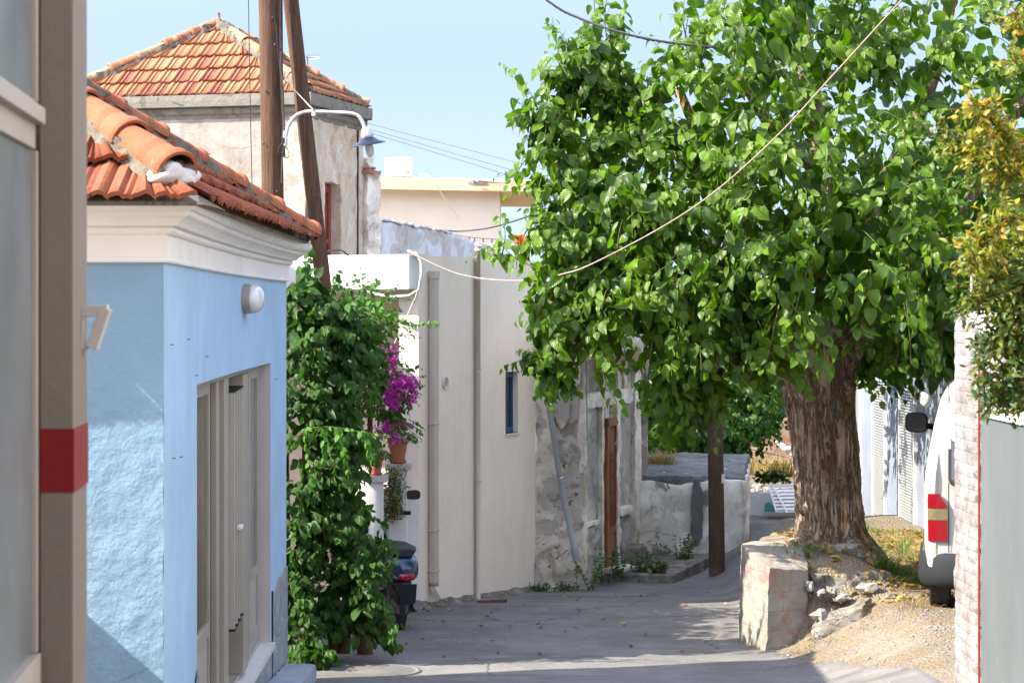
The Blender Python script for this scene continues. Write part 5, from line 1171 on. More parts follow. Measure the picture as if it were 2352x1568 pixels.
# ================================================================ vine on the left, bougainvillea behind it
def blobplant(BLs, dens, size, n=(5,8), ln=(.18,.35), droop=(.6,1.6), hang=(.5,.9), inner=1500, tw=None, r=.003, seed=1, gap=-.3, gs=2.2, tint0=None):
    random.seed(seed); C_ = [(W(a,b,c),rx,ry,rz) for a,b,c,rx,ry,rz in BLs]; out = []
    for i,(c,rx,ry,rz) in enumerate(C_):
        area = 4*math.pi*((rx*ry)**1.6/3+(rx*rz)**1.6/3+(ry*rz)**1.6/3)**(1/1.6)
        for _ in range(int(area*dens)+4):
            d = rv(1).normalized()
            if d.y > .4 and random.random() < .7: continue
            p = c+Vector((d.x*rx,d.y*ry,d.z*rz))*random.uniform(.7,.95)
            if fbm(p, gs, 2, seed) < gap: continue
            out += shoot(p, (d+Vector((0,0,-.1))+rv(.4)), random.uniform(*ln), random.randint(*n), random.uniform(*size), droop=random.uniform(*droop), hang=random.uniform(*hang), out=d, tw=tw, r=r, tint0=tint0)
    for _ in range(inner):
        c,rx,ry,rz = random.choice(C_); d = rv(1).normalized()*random.uniform(.2,.8)
        out.append((c+Vector((d.x*rx,d.y*ry,d.z*rz)), Vector((0,0,-1))+rv(.6), rv(.6)+Vector((0,-.6,.4)), random.uniform(*size), random.random()*.6))
    return out
vn = thing('climbing_vine', 'dense dark green climbing vine draping from the corner of the blue house to the ground', 'vine', (gx(770,17.9),17.95,H(-1.4,17.95)))
tw = MB()
VB = [(705,660,17.98,.15,.2,.14),(700,770,17.93,.17,.22,.36),(750,740,18.03,.18,.25,.24),(800,740,18.13,.17,.25,.12),(830,790,18.13,.12,.2,.12),(715,950,17.88,.18,.22,.45),(780,880,18.03,.22,.28,.36),(770,1060,17.98,.22,.28,.38),(805,1010,18.08,.12,.2,.28),(790,1220,17.98,.19,.25,.36),(840,1300,17.93,.13,.2,.34),(815,1400,17.98,.18,.2,.2),(870,1440,17.98,.05,.12,.06),(755,1385,18.05,.10,.15,.20),(745,1180,18.05,.12,.15,.3),(700,1180,17.83,.12,.18,.4),(697,1370,17.78,.09,.16,.4),(705,1480,17.63,.09,.14,.07),(735,1497,17.53,.10,.12,.03)]
L = blobplant(VB, 95, (.075,.12), ln=(.08,.2), inner=2600, tw=tw, seed=5, gap=-.38)
SP2 = [([(690,640),(706,600),(712,565)],17.63,.10,10),([(740,720),(765,660),(776,622)],18.13,.09,10),([(770,700),(790,670),(808,668)],18.13,.08,8),([(840,1340),(890,1300),(915,1275)],17.73,.09,8),([(880,1380),(905,1440),(898,1470)],17.73,.10,8)]
def sprigs(SPs, out, tw, k=1.5, tint=(.3,.9), r=.005, hang=.7):
    for P,D,sz,n in SPs:
        pts = spline([W(x,y,D) for x,y in P], 6); tw.tube(pts, [r*(1-.7*i/len(pts)) for i in range(len(pts))], 4, caps=False); n2 = int(n*k)
        for i in range(n2):
            q = i/(n2-1)*(len(pts)-1.001); p = pts[int(q)].lerp(pts[int(q)+1], q%1); d = (pts[int(q)+1]-pts[int(q)]).normalized()
            s = Vector((0,-1,0)).cross(d).normalized()*(1 if i%2 else -1)+Vector((0,random.uniform(-.9,.4),0))
            out.append((p, (s*.6+Vector((0,0,-hang))+d*.3+rv(.25)), Vector((-.2,-.6,.5))+rv(.45), sz*random.uniform(.7,1.1)*(1-.4*(i/n2)), random.uniform(*tint)))
sprigs(SP2, L, tw)
fo = leaves('foliage', L, LIV, M['leaf_vine'], vn); tw.build('stems', M['twig'], fo)
mb = MB(); 
for P in ([W(765,1500,18.13),W(770,1300,18.18),W(775,1150,18.23),W(760,950,18.23),W(740,750,18.23)],[W(790,1500,18.13),W(800,1250,18.18),W(790,1100,18.23)],[W(690,1500,17.73),W(695,1300,17.83),W(700,1000,17.93)]): limb(P,.05,.02,mb,8,10,.3)
mb.build('trunk', M['stem'], vn)
random.seed(3); L = []; tw = MB()
sprigs([([(700,985),(760,980),(830,992),(885,1000)],17.58,.055,18.03),([(745,985),(745,1030),(742,1065)],17.53,.075,7),([(775,985),(790,1040),(800,1080)],17.53,.075,7),([(830,992),(850,1040),(855,1060)],17.53,.075,8),([(700,1000),(710,1060),(715,1110)],17.53,.08,6)], L, tw, 2.0, (.2,1))
fb = leaves('young_lit_shoots', L, LIV, M['leaf_bright'], vn); tw.build('shoot_stems', M['twig'], fb)
L = []; tw = MB(); sprigs([([(838,700),(900,728),(960,745),(1005,742)],18.03,.055,22),([(838,700),(870,705),(890,725)],18.03,.06,8)], L, tw, 1.8, (.3,1), .004, .35)
fb = leaves('long_tendril', L, LIV, M['leaf_bright'], vn); tw.build('tendril_stem', M['twig'], fb)

bo = thing('bougainvillea', 'bougainvillea bush with magenta flowers spilling over the white gate post', 'bougainvillea', (gx(855,21.0),21.3,H(-1.3,21.3)))
tw = MB()
BB = [(870,760,20.6,.17,.3,.24),(830,700,20.4,.3,.4,.2),(895,880,20.4,.18,.25,.2),(900,960,20.4,.18,.22,.15),(860,850,20.5,.24,.3,.4),(800,820,20.6,.4,.5,.5),(700,800,20.8,.6,.5,.6)]
L = blobplant(BB, 60, (.05,.075), ln=(.12,.28), droop=(.2,.8), hang=(.2,.6), inner=900, tw=tw, seed=8, gap=-.35)
sprigs([([(930,830),(955,880),(972,885)],20.1,.06,8),([(900,960),(945,975),(970,995)],20.1,.06,10),([(880,800),(905,790),(925,800)],20.1,.06,8)], L, tw)
fo = leaves('foliage', L, LSM+LIV, M['leaf_back'], bo); tw.build('stems', M['twig'], fo)
mb = MB(); limb([W(850,1400,21.2),W(860,1200,21.2),W(850,1000,21.0),W(850,850,20.7)], .04,.02,mb,8,8,.3); mb.build('trunk', M['stem'], bo)
random.seed(9); L = []
for (x,y,sx,sy,n) in ((903,830,11,20,40),(918,880,20,16,120),(945,885,14,18,110),(950,915,12,12,40),(905,905,22,22,110),(900,930,14,12,60),(890,985,22,18,70),(905,1005,14,10,36),(932,975,10,6,18),(870,765,12,10,6),(895,800,9,12,16),(862,820,20,30,16),(790,780,60,60,10),(912,800,6,12,10)):
    for _ in range(n):
        p = W(random.gauss(x,sx*.62), random.gauss(y,sy*.62), 20.12+random.uniform(-.1,.15)); a = rv(1)+Vector((0,-.8,.2))
        L.append((p, rv(1), a, random.uniform(.020,.034), random.random()))
leaves('flowers', L, FL, M['bract'], bo)

# ================================================================ green bush beyond the stone wall
bu = thing('green_bush', 'large leafy green bush growing behind the stone wall and dark pole', 'bush', (gx(1620,32.5),32.8,0))
tw = MB(); BB = [(1560,900,32.5,.9,.8,.75),(1500,960,32,.4,.5,.4),(1680,900,32.5,.75,.8,.8),(1760,900,33,.45,.6,.4),(1640,1000,32,.5,.5,.25),(1720,980,32.2,.3,.4,.18),(1540,760,33,.9,.8,.5),(1700,780,33,.8,.8,.5)]
L = blobplant(BB, 34, (.10,.14), ln=(.25,.45), inner=1800, tw=tw, seed=14, gap=-.4, gs=1.5); 
sprigs([([(1740,960),(1780,940),(1800,950)],32,.11,10),([(1660,1010),(1690,1060),(1695,1080)],31.8,.10,8),([(1640,1010),(1655,1050),(1662,1075)],31.8,.10,8),([(1720,960),(1760,1000),(1772,1020)],32,.10,8)], L, tw)
fo = leaves('foliage', L, LT, M['leaf_back'], bu); tw.build('stems', M['twig'], fo)
mb = MB(); limb([W(1640,1200,32.8),W(1630,1000,32.8),W(1600,850,32.8)], .09,.04,mb,8,10,.3); mb.build('trunk', M['stem'], bu)
# pine-like dark sprigs beyond
# brown bank, rubble, dry growth
mb = MB(); rows = []
for j in range(26):
    t = j/25; z = lerp(-.3, gz(955,38), min(1,t*1.5)); y = 36.4+t*1.2+(max(0,t-.66)*20); rows.append([Vector((x, y+.25*fbm((x,0,z),.8,3)-.12*(x-4), z+.12*fbm((x,y,0),.9,3))) for x in np.arange(1.5,9,.12)])
mb.grid(rows, smooth=True); tag(mb.build('earth_bank', M['brown_bank'], None), kind='structure')
mb = MB(); mb.rough(b8((gx(1722,31.6),31.6),(gx(1860,31.6),31.5),-.2,gz(1131,31.6),.25), .05,.02,5); tag(mb.build('low_wall', M['whitewash'], None), 'low white wall behind the trunk with a louvered panel against it', 'wall')
lpn = thing('louvered_panel', 'white louvered shutter panel leaning behind the tree trunk', 'shutter', W(1800,1172,31.2))
A_,B_,C_,D_ = W(1783,1174,31.1),W(1850,1174,31.15),W(1838,1113,31.35),W(1766,1115,31.35)
def sidebar(mb, p, q, w): 
    d = (q-p).normalized(); s = Vector((d.z,0,-d.x))*w/2; k = Vector((0,.02,0)); mb.hexa([p-s-k,p+s-k,p+s+k,p-s+k,q-s-k,q+s-k,q+s+k,q-s+k])
mb = MB(); sidebar(mb, A_,D_,.03); sidebar(mb, A_,B_,.03); sidebar(mb, D_,C_,.03); sidebar(mb, B_,C_,.03); sidebar(mb, W(1808,1176,31.0),W(1777,1116,31.28),.03); mb.build('frame', M['white_slab'], lpn)
mb = MB()
for k in range(7):
    a = A_.lerp(D_,(k+.5)/7.2); c = B_.lerp(C_,(k+.5)/7.2); a2 = A_.lerp(D_,(k+1.25)/7.2); c2 = B_.lerp(C_,(k+1.25)/7.2); o1 = Vector((0,-.012,0)); o2 = Vector((0,.02,0)); mb.hexa([a+o1,c+o1,c+o2,a+o2,a2+o2,c2+o2,c2+o2*2,a2+o2*2])
mb.build('slats', M['white_slab'], lpn)
mb = MB(); mb.rough([W(1757,1174,31.15),W(1784,1174,31.15),W(1784,1174,31.3),W(1757,1174,31.3),W(1757,1156,31.15),W(1768,1152,31.15),W(1768,1152,31.3),W(1757,1156,31.3)], .04,.01,6); tag(mb.build('green_sheet', m_plain('teal_paint', (.05,.22,.20), .6, .3), None), 'small teal painted board standing left of the leaning louvered panel', 'board')
mb = MB(); mb.rough([W(1775,1014,34.2),W(1781,1010,34.2),W(1781,1010,34.4),W(1775,1014,34.4),W(1838,1064,33.6),W(1846,1040,33.6),W(1846,1040,33.9),W(1838,1064,33.9)][0:8], .04,.02,6,round_=.03)
tag(mb.build('fallen_post', M['ruin_pale'], None), 'pale plastered post lying aslant on the dry slope behind the trunk', 'post')
mb = MB(); mb.tube([W(1660,1015,33),W(1740,1035,33.3),W(1810,1050,33.5)], .006, 4); tag(mb.build('fence_wire', M['metal'], None), 'thin fence wire stretched over the dry slope', 'wire')
mb = MB(); mb.tube([W(1676,1080,32.9),W(1677,1010,32.9)], .02, 6); tag(mb.build('fence_post', M['stem'], None), 'thin wooden fence post at the right edge of the green bush', 'post')
random.seed(21); mb = MB()
for i in range(260):
    x = random.uniform(1715,1850); y = random.uniform(1088,1130); D = lerp(35.5,32.2,(y-1088)/42); s = random.uniform(.02,.07); p = W(x,y,D); mb.ball((p.x,D,H(p.x,D)+.1*(35.5-D)/3+s*.2), (s,s,s*.7), 7, random.random(), .4, k=i)
tag(mb.build('rubble', M['rock'], None), 'pale stone rubble strewn on the ground behind the low white wall', 'rubble', kind='stuff')
def tuft(mb, c, n, h, spread=.1, lean=.5, w=.006, seed=0):
    rn = random.Random(seed)
    for _ in range(n):
        a = rn.uniform(0,6.28); rr = rn.uniform(0,spread); b = Vector(c)+Vector((math.cos(a)*rr, math.sin(a)*rr,0)); hh = h*rn.uniform(.5,1.1); d = Vector((math.cos(a),math.sin(a),0))*lean*rn.uniform(.2,1)+Vector((rn.gauss(0,.15),rn.gauss(0,.15),1)); s = Vector((-math.sin(a),math.cos(a),0))*w
        p1 = b+d*hh*.5; p2 = b+d*hh+Vector((math.cos(a),math.sin(a),-.6))*hh*lean*.4
        m0 = len(mb.v); mb.v += [b-s,b+s,p1+s*.8,p1-s*.8,p2+s*.15,p2-s*.15]; t = rn.random(); mb.face((m0,m0+1,m0+2,m0+3),t); mb.face((m0+3,m0+2,m0+4,m0+5),t)
mb = MB()
for i in range(60): x = random.uniform(1700,1850); D = random.uniform(33.5,36); tuft(mb, W(x,random.uniform(1078,1100),D), 14, .30, .12, .4, .006, i)
tag(mb.build('dry_grass', M['straw'], None), 'dry straw coloured grass on the slope behind the trunk', 'dry grass', kind='stuff')
mb = MB(); c = W(1510,1058,28.6); c.z = ztop
for i in range(9): tuft(mb, (c.x+random.gauss(0,.12), c.y+random.gauss(0,.12), ztop), 40, .22, .08, .9, .004, 100+i)
tag(mb.build('dry_tuft', M['straw'], None), 'dry grass tuft growing on top of the whitewashed stone wall', 'grass tuft')
L = []; 
for i in range(260): p = W(random.gauss(1775,22), random.gauss(1096,7), 33); L.append((p, rv(1)+Vector((0,0,.3)), rv(1)+Vector((0,-.5,1)), .06, random.random()))
o = leaves('ground_creeper', L, LIV, M['leaf_back'], None); tag(o, 'low green creeper among the rubble left of the trunk', 'creeper')
# weeds at the ruin's foot
def weed(c, h, n, seed, label, grp, mat='leaf_back'):
    rn = random.Random(seed); t = thing('weed', label, 'weed', c, grp); st_ = MB(); L = []
    for k in range(n):
        d = Vector((rn.gauss(0,.35),rn.gauss(0,.2),1)).normalized(); p = Vector(c)+Vector((rn.gauss(0,.05),rn.gauss(0,.03),0)); pts = [p]
        for j in range(8): d = (d+Vector((rn.gauss(0,.08),rn.gauss(0,.08),-.02))).normalized(); p = p+d*h*rn.uniform(.6,1.1)/8; pts.append(p)
        st_.tube(pts, [.004,.004,.004,.003,.003,.003,.002,.002,.001], 4, caps=False)
        for j,q in enumerate(pts[1:]):
            for _ in range(3): L.append((q, Vector((rn.gauss(0,1),rn.gauss(0,1),.4)), Vector((rn.gauss(0,1),-.5,1)), .045*rn.uniform(.6,1.2), rn.random()))
    st_.build('stems', M['twig'], t); leaves('foliage', L, LSM, M[mat], t)
weed(Vector((gx(1352,24.3),24.3,H(.85,24.3))), .45, 6, 1, 'tall sparse weed in the niche beside the drain pipe end', 'weeds at the foot of the ruin')
weed(Vector((gx(1470,25.2),25.2,H(1.48,25.2)+.08)), .30, 12, 2, 'bushy weed on the pavement in front of the concrete block', 'weeds at the foot of the ruin')
weed(Vector((gx(1425,25.0),25.0,H(1.2,25)+.08)), .32, 9, 3, 'spreading weed right below the ruin door', 'weeds at the foot of the ruin')
weed(Vector((gx(1572,26.2),26.2,H(2.0,26.2)+.1)), .34, 12, 4, 'upright bright weed against the base of the stone wall', 'weeds at the foot of the ruin', 'leaf_back')
weed(Vector((gx(1395,24.9),24.9,H(1.1,24.9)+.0)), .5, 7, 5, 'wispy weed reaching up the rusty door', 'weeds at the foot of the ruin')
weed(Vector((gx(1510,25.1),25.1,H(1.6,25.1)+.08)), .2, 14, 6, 'low weed at the right end of the weedy strip', 'weeds at the foot of the ruin')
for k,(x,lab) in enumerate(((1240,'small green tuft at the corner between beige house and ruin'),(1300,'small green tuft below the end of the leaning pipe'))):
    L = []; D = 24.15; c = Vector((gx(x,D),D,H(gx(x,D),D)+.02))
    for i in range(130): L.append((c+Vector((random.gauss(0,.07),random.gauss(0,.03),abs(random.gauss(0,.035)))), rv(1)+Vector((0,0,.6)), rv(1)+Vector((0,-.5,.6)), .035, random.random()))
    o = leaves('green_tuft', L, LSM, M['leaf_back'], None); tag(o, lab, 'weed')
# grass and litter around the tree
mb = MB(); random.seed(31)
for i in range(110):
    if i < 60: x = random.gauss(3.42,.16); y = random.uniform(19.6,20.3)
    elif i < 72: x = random.gauss(2.55,.14); y = random.gauss(19.5,.12)
    else: x = random.uniform(3.3,4.5); y = random.uniform(20.6,24.6)
    tuft(mb, (x,y,H(x,y)-.01), 16, .17 if i < 60 else .15, .10, .8, .005, 300+i)
tag(mb.build('green_grass', M['grass'], None), 'green grass growing round the foot of the tree', 'grass', kind='stuff')
mb = MB()
for i in range(2200):
    x = random.uniform(2.4,4.5); y = random.uniform(18.2,24.4)
    if x < 3 and y > 19.9: continue
    if y < 20 and fbm((x,y,0),1.5,2,2) < .0: continue
    tuft(mb, (x,y,H(x,y)-.005), 7, .07, .10, 2.6, .003, 900+i)
tag(mb.build('straw_litter', M['straw'], None), 'flattened dry straw littering the bare ground beside the tree', 'straw', kind='stuff')
L = []
for i in range(900):
    if i < 810: x = random.uniform(2.6,4.4); y = random.uniform(18.6,24.2)
    else: x = random.uniform(-1,2.2); y = random.uniform(18.2,24)
    L.append((Vector((x,y,H(x,y)+.018)), Vector((random.gauss(0,1),random.gauss(0,1),.1)), Vector((random.gauss(0,.3),random.gauss(0,.3),1)), random.uniform(.03,.06) if i > 810 else random.uniform(.05,.10), random.random()))
o = leaves('leaf_litter', L, LT, m_leaf('fallen_leaf', (.18,.09,.02), (.36,.24,.05), .2, .7, .3), None); tag(o, 'yellow brown fallen leaves scattered on the ground', 'fallen leaves', kind='stuff')
L = []
for (px,py) in ((1127,1360),(1140,1407),(1160,1402),(1216,1412),(1120,1389),(1225,1383),(1092,1393),(1202,1395),(1145,1397)):
    D = 3.02*F/(py-HY); x = gx(px,D); L.append((Vector((x,D,H(x,D)+.02)), rv(1), Vector((0,0,1))+rv(.3), .022, random.random()))
o = leaves('fallen_petals', L, FL, M['bract'], None); tag(o, 'few pink petals fallen on the asphalt by the beige house', 'petals', kind='stuff')
# ================================================================ concrete retaining block in front of the tree
rb = thing('retaining_wall', 'board marked concrete retaining wall end with faded red paint, in front of the tree', 'wall', (2.3,19.2,.05))
A = Vector((gx(1756,18.7),18.7,0)); Bp = Vector((gx(1695,19.3),19.3,0)); Cp = Vector((gx(1849,18.92),18.92,0)); Bk = Vector((gx(1700,20.9),20.9,0)); 
def T(px,py,D): return W(px,py,D)
mb = MB()
At, Bt, Ct = T(1767,1304,18.72), T(1703.5,1250,19.32), T(1857,1307,18.98)
base = [A+Vector((0,0,-.3)), Cp+Vector((0,0,-.2)), Vector((2.75,19.6,-.3)), Bp+Vector((0,0,-.3))]
Tb = Vector((2.62,19.62,.86))
mb.rough([base[0],base[1],base[2],base[3],At,Ct,Tb,Bt], .02,.010,12,round_=.012); mb.build('wall', M['concrete'], rb)
mb = MB(); mb.rough([Bp+Vector((0,0,-.3)),Vector((2.6,19.5,-.3)),Vector((2.75,21.2,-.3)),Bk+Vector((0,0,-.3)),Bt+Vector((0,0,-.012)),Vector((2.55,19.55,.84)),T(1812,1229,21.3),T(1706,1247,20.9)], .04,.015,6,round_=.03); mb.build('rear_wall', M['concrete'], rb)
mb = MB(); mb.tube([T(1853,1392,18.88),T(1856,1425,18.87),T(1855,1475,18.87)], .006, 5); mb.build('rebar', M['rust'], rb)
# broken ledge and stones
def slab(name, pts, z0, z1, mat, label, cat, k=0, amp=.03):
    mb = MB(); P = [Vector(p) for p in pts]
    mb.rough([Vector((p.x,p.y,z0)) for p in P]+[Vector((p.x,p.y,(z1 if not callable(z1) else z1(p)))) for p in P], .03,amp,6,k=k,round_=.05); return tag(mb.build(name, M[mat], None), label, cat)
slab('broken_slab', [(gx(1862,19.0),19.0,0),(gx(2030,19.1),19.1,0),(gx(2055,19.5),19.5,0),(2.7,19.75,0)], .30, .66, 'concrete_raw', 'broken concrete slab ledge extending right of the retaining wall', 'slab', 1, .045)
slab('concrete_apron', [(gx(1868,18.5),18.5,0),(gx(1985,18.45),18.45,0),(gx(2000,18.8),18.8,0),(2.6,18.85,0)], .05, lambda p: H(p.x,p.y)+.09, 'concrete_raw', 'rounded concrete lump at the foot of the broken ledge', 'slab', 2, .03)
for i,(px,py,D,r,lab) in enumerate(((1882,1412,18.75,(.07,.06,.05),'pale angular stone set at the foot of the retaining wall'),(1935,1372,18.9,(.07,.06,.035),'flat pale stone under the broken slab'),(1995,1350,18.95,(.085,.05,.05),'large white stone embedded in the broken slab edge'),(1912,1360,18.92,(.05,.05,.05),'brownish stone in the gap under the slab'),(2045,1370,18.8,(.05,.05,.03),'small stone at the right end of the broken slab'),(1890,1360,18.9,(.05,.05,.04),'small stone wedged beside the wall and slab'),(1965,1395,18.7,(.045,.05,.03),'small stone on the slope below the broken slab'),(2135,1480,17.0,(.06,.05,.025),'flat grey stone half buried in front of the brick pier'),(1860,1345,18.93,(.05,.04,.05),'dark broken stone at the torn end of the retaining wall'))):
    stone(px,py,D,r,lab,40+i)
# exposed roots and rocks at the trunk foot
mb = MB()
for P,a,c in (([T(1880,1255,20.2),T(1850,1262,19.9),T(1815,1275,19.75),T(1790,1290,19.7)],.11,.05),([T(1900,1262,20.1),T(1905,1285,19.8),T(1915,1310,19.6),T(1935,1330,19.4)],.12,.06),([T(1960,1255,20.1),T(1990,1275,19.8),T(2020,1290,19.7)],.10,.04),([T(1860,1240,20.2),T(1835,1240,20.0),T(1812,1250,19.9)],.09,.05)): limb([Vector((p.x,p.y,p.z-.02)) for p in P],a,c,mb,8,20,.35)
mb.build('roots', M['bark'], tb)
stone(1855,1285,19.65,(.16,.13,.09),'rounded grey concrete lump beneath the tree roots',60,mat='concrete_raw')
stone(1945,1262,19.9,(.14,.1,.06),'pale cement smear among the tree roots',61,mat='ruin_grey')
stone(1965,1280,19.8,(.11,.1,.09),'lumpy rock on the right of the tree roots',62,mat='concrete_raw')
stone(2000,1238,22.0,(.03,.03,.02),'tiny stone in the grass right of the trunk',63)
random.seed(41); mb = MB()
for i in range(900):
    x = random.uniform(1.9,4.0); y = random.uniform(15.2,19.2); 
    if x < 2.3 and random.random() < .7: continue
    s = abs(random.gauss(0,.007))+.004; mb.ball((x,y,H(x,y)+s*.3), (s,s*.9,s*.6), 5, random.random(), .2, k=i)
tag(mb.build('gravel', M['rock'], None), 'small pale gravel scattered over the slope in front of the van', 'gravel', kind='stuff')
# manhole and drain on the road
mh = MB(); D = 17.45; c = Vector((gx(880,D),D,H(gx(880,D),D)+.012)); mh.lathe([(.0,.004),(.25,.004),(.262,-.004),(.275,.004),(.30,.004),(.305,-.02)], c, 40); tag(mh.build('manhole_cover', M['road'], None), 'round manhole cover flush with the sunlit strip of road', 'manhole')
mb = MB(); D = 22.6; x = gx(1130,D); 
for k in range(5): mb.box((x,D-.1+.05*k,H(x,D)+.012), (.32,.02,.012), .3)
tag(mb.build('drain_grate', m_plain('rusty_grate', (.10,.05,.03), .8, .2), None), 'rusty drain grate at the foot of the beige wall', 'grate')

# ================================================================ white garage wall with louvered shutters
gw_ = thing('garage_wall', 'white outbuilding wall with tall narrow louvered shutters, right of the tree trunk', 'building', (5.5,28,H(5.5,28)))
GXW = 4.62
def gY(px): return GXW*F/(px-CX)
sh = [(1950,1979),(2010,2036),(2071,2105)]
mb = MB(); Ys = [gY(2330)]
cuts = sorted([gY(p) for s in sh for p in s]); edges = [22.9]+cuts+[36]
zt0, zt1 = 2.42, 2.02; zb0 = -.0
def gbox(y0,y1,z0,z1,x0=0,x1=.35,mbx=None): (mbx or mb).hexa([(GXW+x0,y0,z0),(GXW+x1,y0,z0),(GXW+x1,y1,z0),(GXW+x0,y1,z0),(GXW+x0,y0,z1),(GXW+x1,y0,z1),(GXW+x1,y1,z1),(GXW+x0,y1,z1)])
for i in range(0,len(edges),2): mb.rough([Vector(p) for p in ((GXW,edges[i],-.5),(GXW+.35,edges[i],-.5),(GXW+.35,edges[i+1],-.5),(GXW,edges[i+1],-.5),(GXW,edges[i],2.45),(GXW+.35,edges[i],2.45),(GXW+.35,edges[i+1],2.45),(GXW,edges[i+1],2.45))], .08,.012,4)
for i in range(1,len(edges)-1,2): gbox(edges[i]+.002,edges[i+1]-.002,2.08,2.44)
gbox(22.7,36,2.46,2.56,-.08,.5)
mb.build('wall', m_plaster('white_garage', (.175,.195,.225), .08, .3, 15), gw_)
mb = MB()
for i in range(1,len(edges)-1,2): 
    a,c = edges[i],edges[i+1]; gbox(a-.03,a+.008,-.3,2.078,-.035,.09); gbox(c-.008,c+.03,-.3,2.078,-.035,.09)
    k = 0; z = .1
    s_ = MB()
    while z < 2.05: 
        s_.hexa([(GXW-.03,a+.01,z),(GXW-.02,a+.01,z),(GXW-.02,c-.01,z),(GXW-.03,c-.01,z),(GXW-.005,a+.01,z+.026),(GXW+.005,a+.01,z+.026),(GXW+.005,c-.01,z+.026),(GXW-.005,c-.01,z+.026)]); z += .034
    s_.hexa([(GXW+.09,a+.05,-.3),(GXW+.1,a+.05,-.3),(GXW+.1,c-.05,-.3),(GXW+.09,c-.05,-.3),(GXW+.09,a+.05,2.07),(GXW+.1,a+.05,2.07),(GXW+.1,c-.05,2.07),(GXW+.09,c-.05,2.07)])
    s_.build('shutter', m_plain('shutter_metal%d'%i, (.24,.24,.225), .4, .5, metal=.2, var=.05), gw_)
mb.build('shutter_frame', M['white_slab'], gw_)
mb = MB(); mb.ball(Vector((4.45,23.4,gz(915,23.4))), (.07,.07,.1), 12, .5, .1); tag(mb.build('round_lamp', M['white_slab'], None), 'round white globe lamp beside the van roof', 'lamp')
pkw = thing('far_house', 'pale pinkish house wall showing above the garage roof, upper right', 'house', (8,44,.2)); MB().prism([(gx(2030,42),42),(gx(2500,42),42),(gx(2500,42),47),(gx(2030,42),47)], 0, gz(806,42)).build('wall', m_plaster('pinkish_wall', (.60,.54,.50), .05, .2, 10), pkw)
MB().prism([(gx(2020,42)-.1,41.8),(gx(2500,42),41.8),(gx(2500,42),47),(gx(2020,42)-.1,47)], gz(806,42)+.001, gz(798,42)).build('roof', M['cream'], pkw)

# ================================================================ white van, seen from behind
VX, VY, VZ = 4.25, 17.9, H(3.6,18.2)-.02
van = thing('parked_van', 'white delivery van parked behind the brick pier, seen from the back', 'van', (3.385, VY, VZ))
HWp = [(0.30,.80),(.42,.845),(.6,.86),(.95,.865),(1.15,.855),(1.35,.825),(1.55,.785),(1.75,.735),(1.86,.68),(1.93,.60),(1.965,.45),(1.975,0)]
def hw(z):
    for (z0,w0),(z1,w1) in zip(HWp,HWp[1:]):
        if z0 <= z <= z1: return lerp(w0,w1,(z-z0)/(z1-z0))
    return HWp[0][1]
def section(y, s=1, inset=0):
    pts = []
    for z,w in HWp: pts.append(Vector((VX-(w*s-inset), y, VZ+z)))
    for z,w in HWp[::-1][1:]: pts.append(Vector((VX+(w*s-inset), y, VZ+z)))
    return pts
mb = MB(); rows = []
def rearx(z): return .0+.16*ss(1.0,1.9,z)        # hatch leans forward with height
for k,(dy,s) in enumerate(((0,.90),(.012,.955),(.04,.985),(.09,1.0),(.3,1.0),(2.0,1.0),(3.1,1.0),(3.6,.99),(4.0,.97),(4.25,.9),(4.32,.8))):
    r = section(VY, s)
    for p in r:
        z = p.z-VZ; p.y += dy+(rearx(z)*(1-min(1,dy/1.5)))
        if dy > 2.9: 
            f = (dy-2.9)/1.4; zmax = lerp(1.975,.95,f**1.2)
            if z > zmax: p.z = VZ+zmax
    rows.append(r)
mb.grid(rows, smooth=True); n_ = len(rows[0]); 
mb.face(range(n_)); mb.face([(len(rows)-1)*n_+i for i in range(n_)][::-1]); bd = mb.build('body', M['paint_white'], van)
def vrear(px, py, off): 
    z = gz(py,VY)-VZ; return Vector((gx(px,VY), VY+rearx(z)+off, gz(py,VY)))
def sidept(z, dy, off=0): return Vector((VX-hw(z)-off, VY+dy+rearx(z)*(1-min(1,dy/1.5)), VZ+z))
def curved(mb, zs, inner, outer, n=10, off=.012):
    """panel wrapping the rear left corner between two fractions: inner edge on the rear face (x inset), outer edge round the side (dy)"""
    rows = []
    for z,xi,do in zip(zs, inner, outer):
        w = hw(z); row = []
        for k in range(n+1):
            t = k/n; path_l = xi+do; s = t*path_l
            if s < xi-.08: q = Vector((VX-w+xi-s, VY+rearx(z)-off, VZ+z))
            else:
                u = (s-(xi-.08))/(do+.08); a = min(1,u*1.0)*math.pi/2; q = Vector((VX-w+.08*(1-math.sin(a))-off*math.sin(a), VY+rearx(z)-off*math.cos(a)+(.09+max(0,do-.09))*(1-math.cos(a)), VZ+z))
            row.append(q)
        rows.append(row)
    mb.grid(rows, smooth=True); return rows
Zl = lambda y: gz(y,VY)-VZ
def lens(y0,y1,name,mat,par,xs_):
    zs = [lerp(Zl(y1),Zl(y0),k/8) for k in range(9)]; mb = MB()
    rows = []
    for z in zs:
        a_ = .030; b_ = inn(z); row = []
        for k in range(9):
            i_ = lerp(a_, b_, k/8); dy_ = np.interp(i_, [0,.013,.039,.086], [.09,.04,.012,0]); row.append(Vector((VX-hw(z)+i_, VY+rearx(z)+float(dy_)-.012, VZ+z)))
        rows.append(row)
    mb.grid(rows, smooth=True); mb.grid([[q+Vector((0,.03,0)) for q in rows[-1]], rows[-1]]); mb.grid([rows[0],[q+Vector((0,.03,0)) for q in rows[0]]]); return mb.build(name, M[mat], par)
    mb = MB(); inner = [lerp(xs_[0],xs_[1],k/8) for k in range(9)] if not callable(xs_) else [xs_(z) for z in zs]
    curved(mb, zs, inner, [.05]*9); return mb.build(name, M[mat], par)
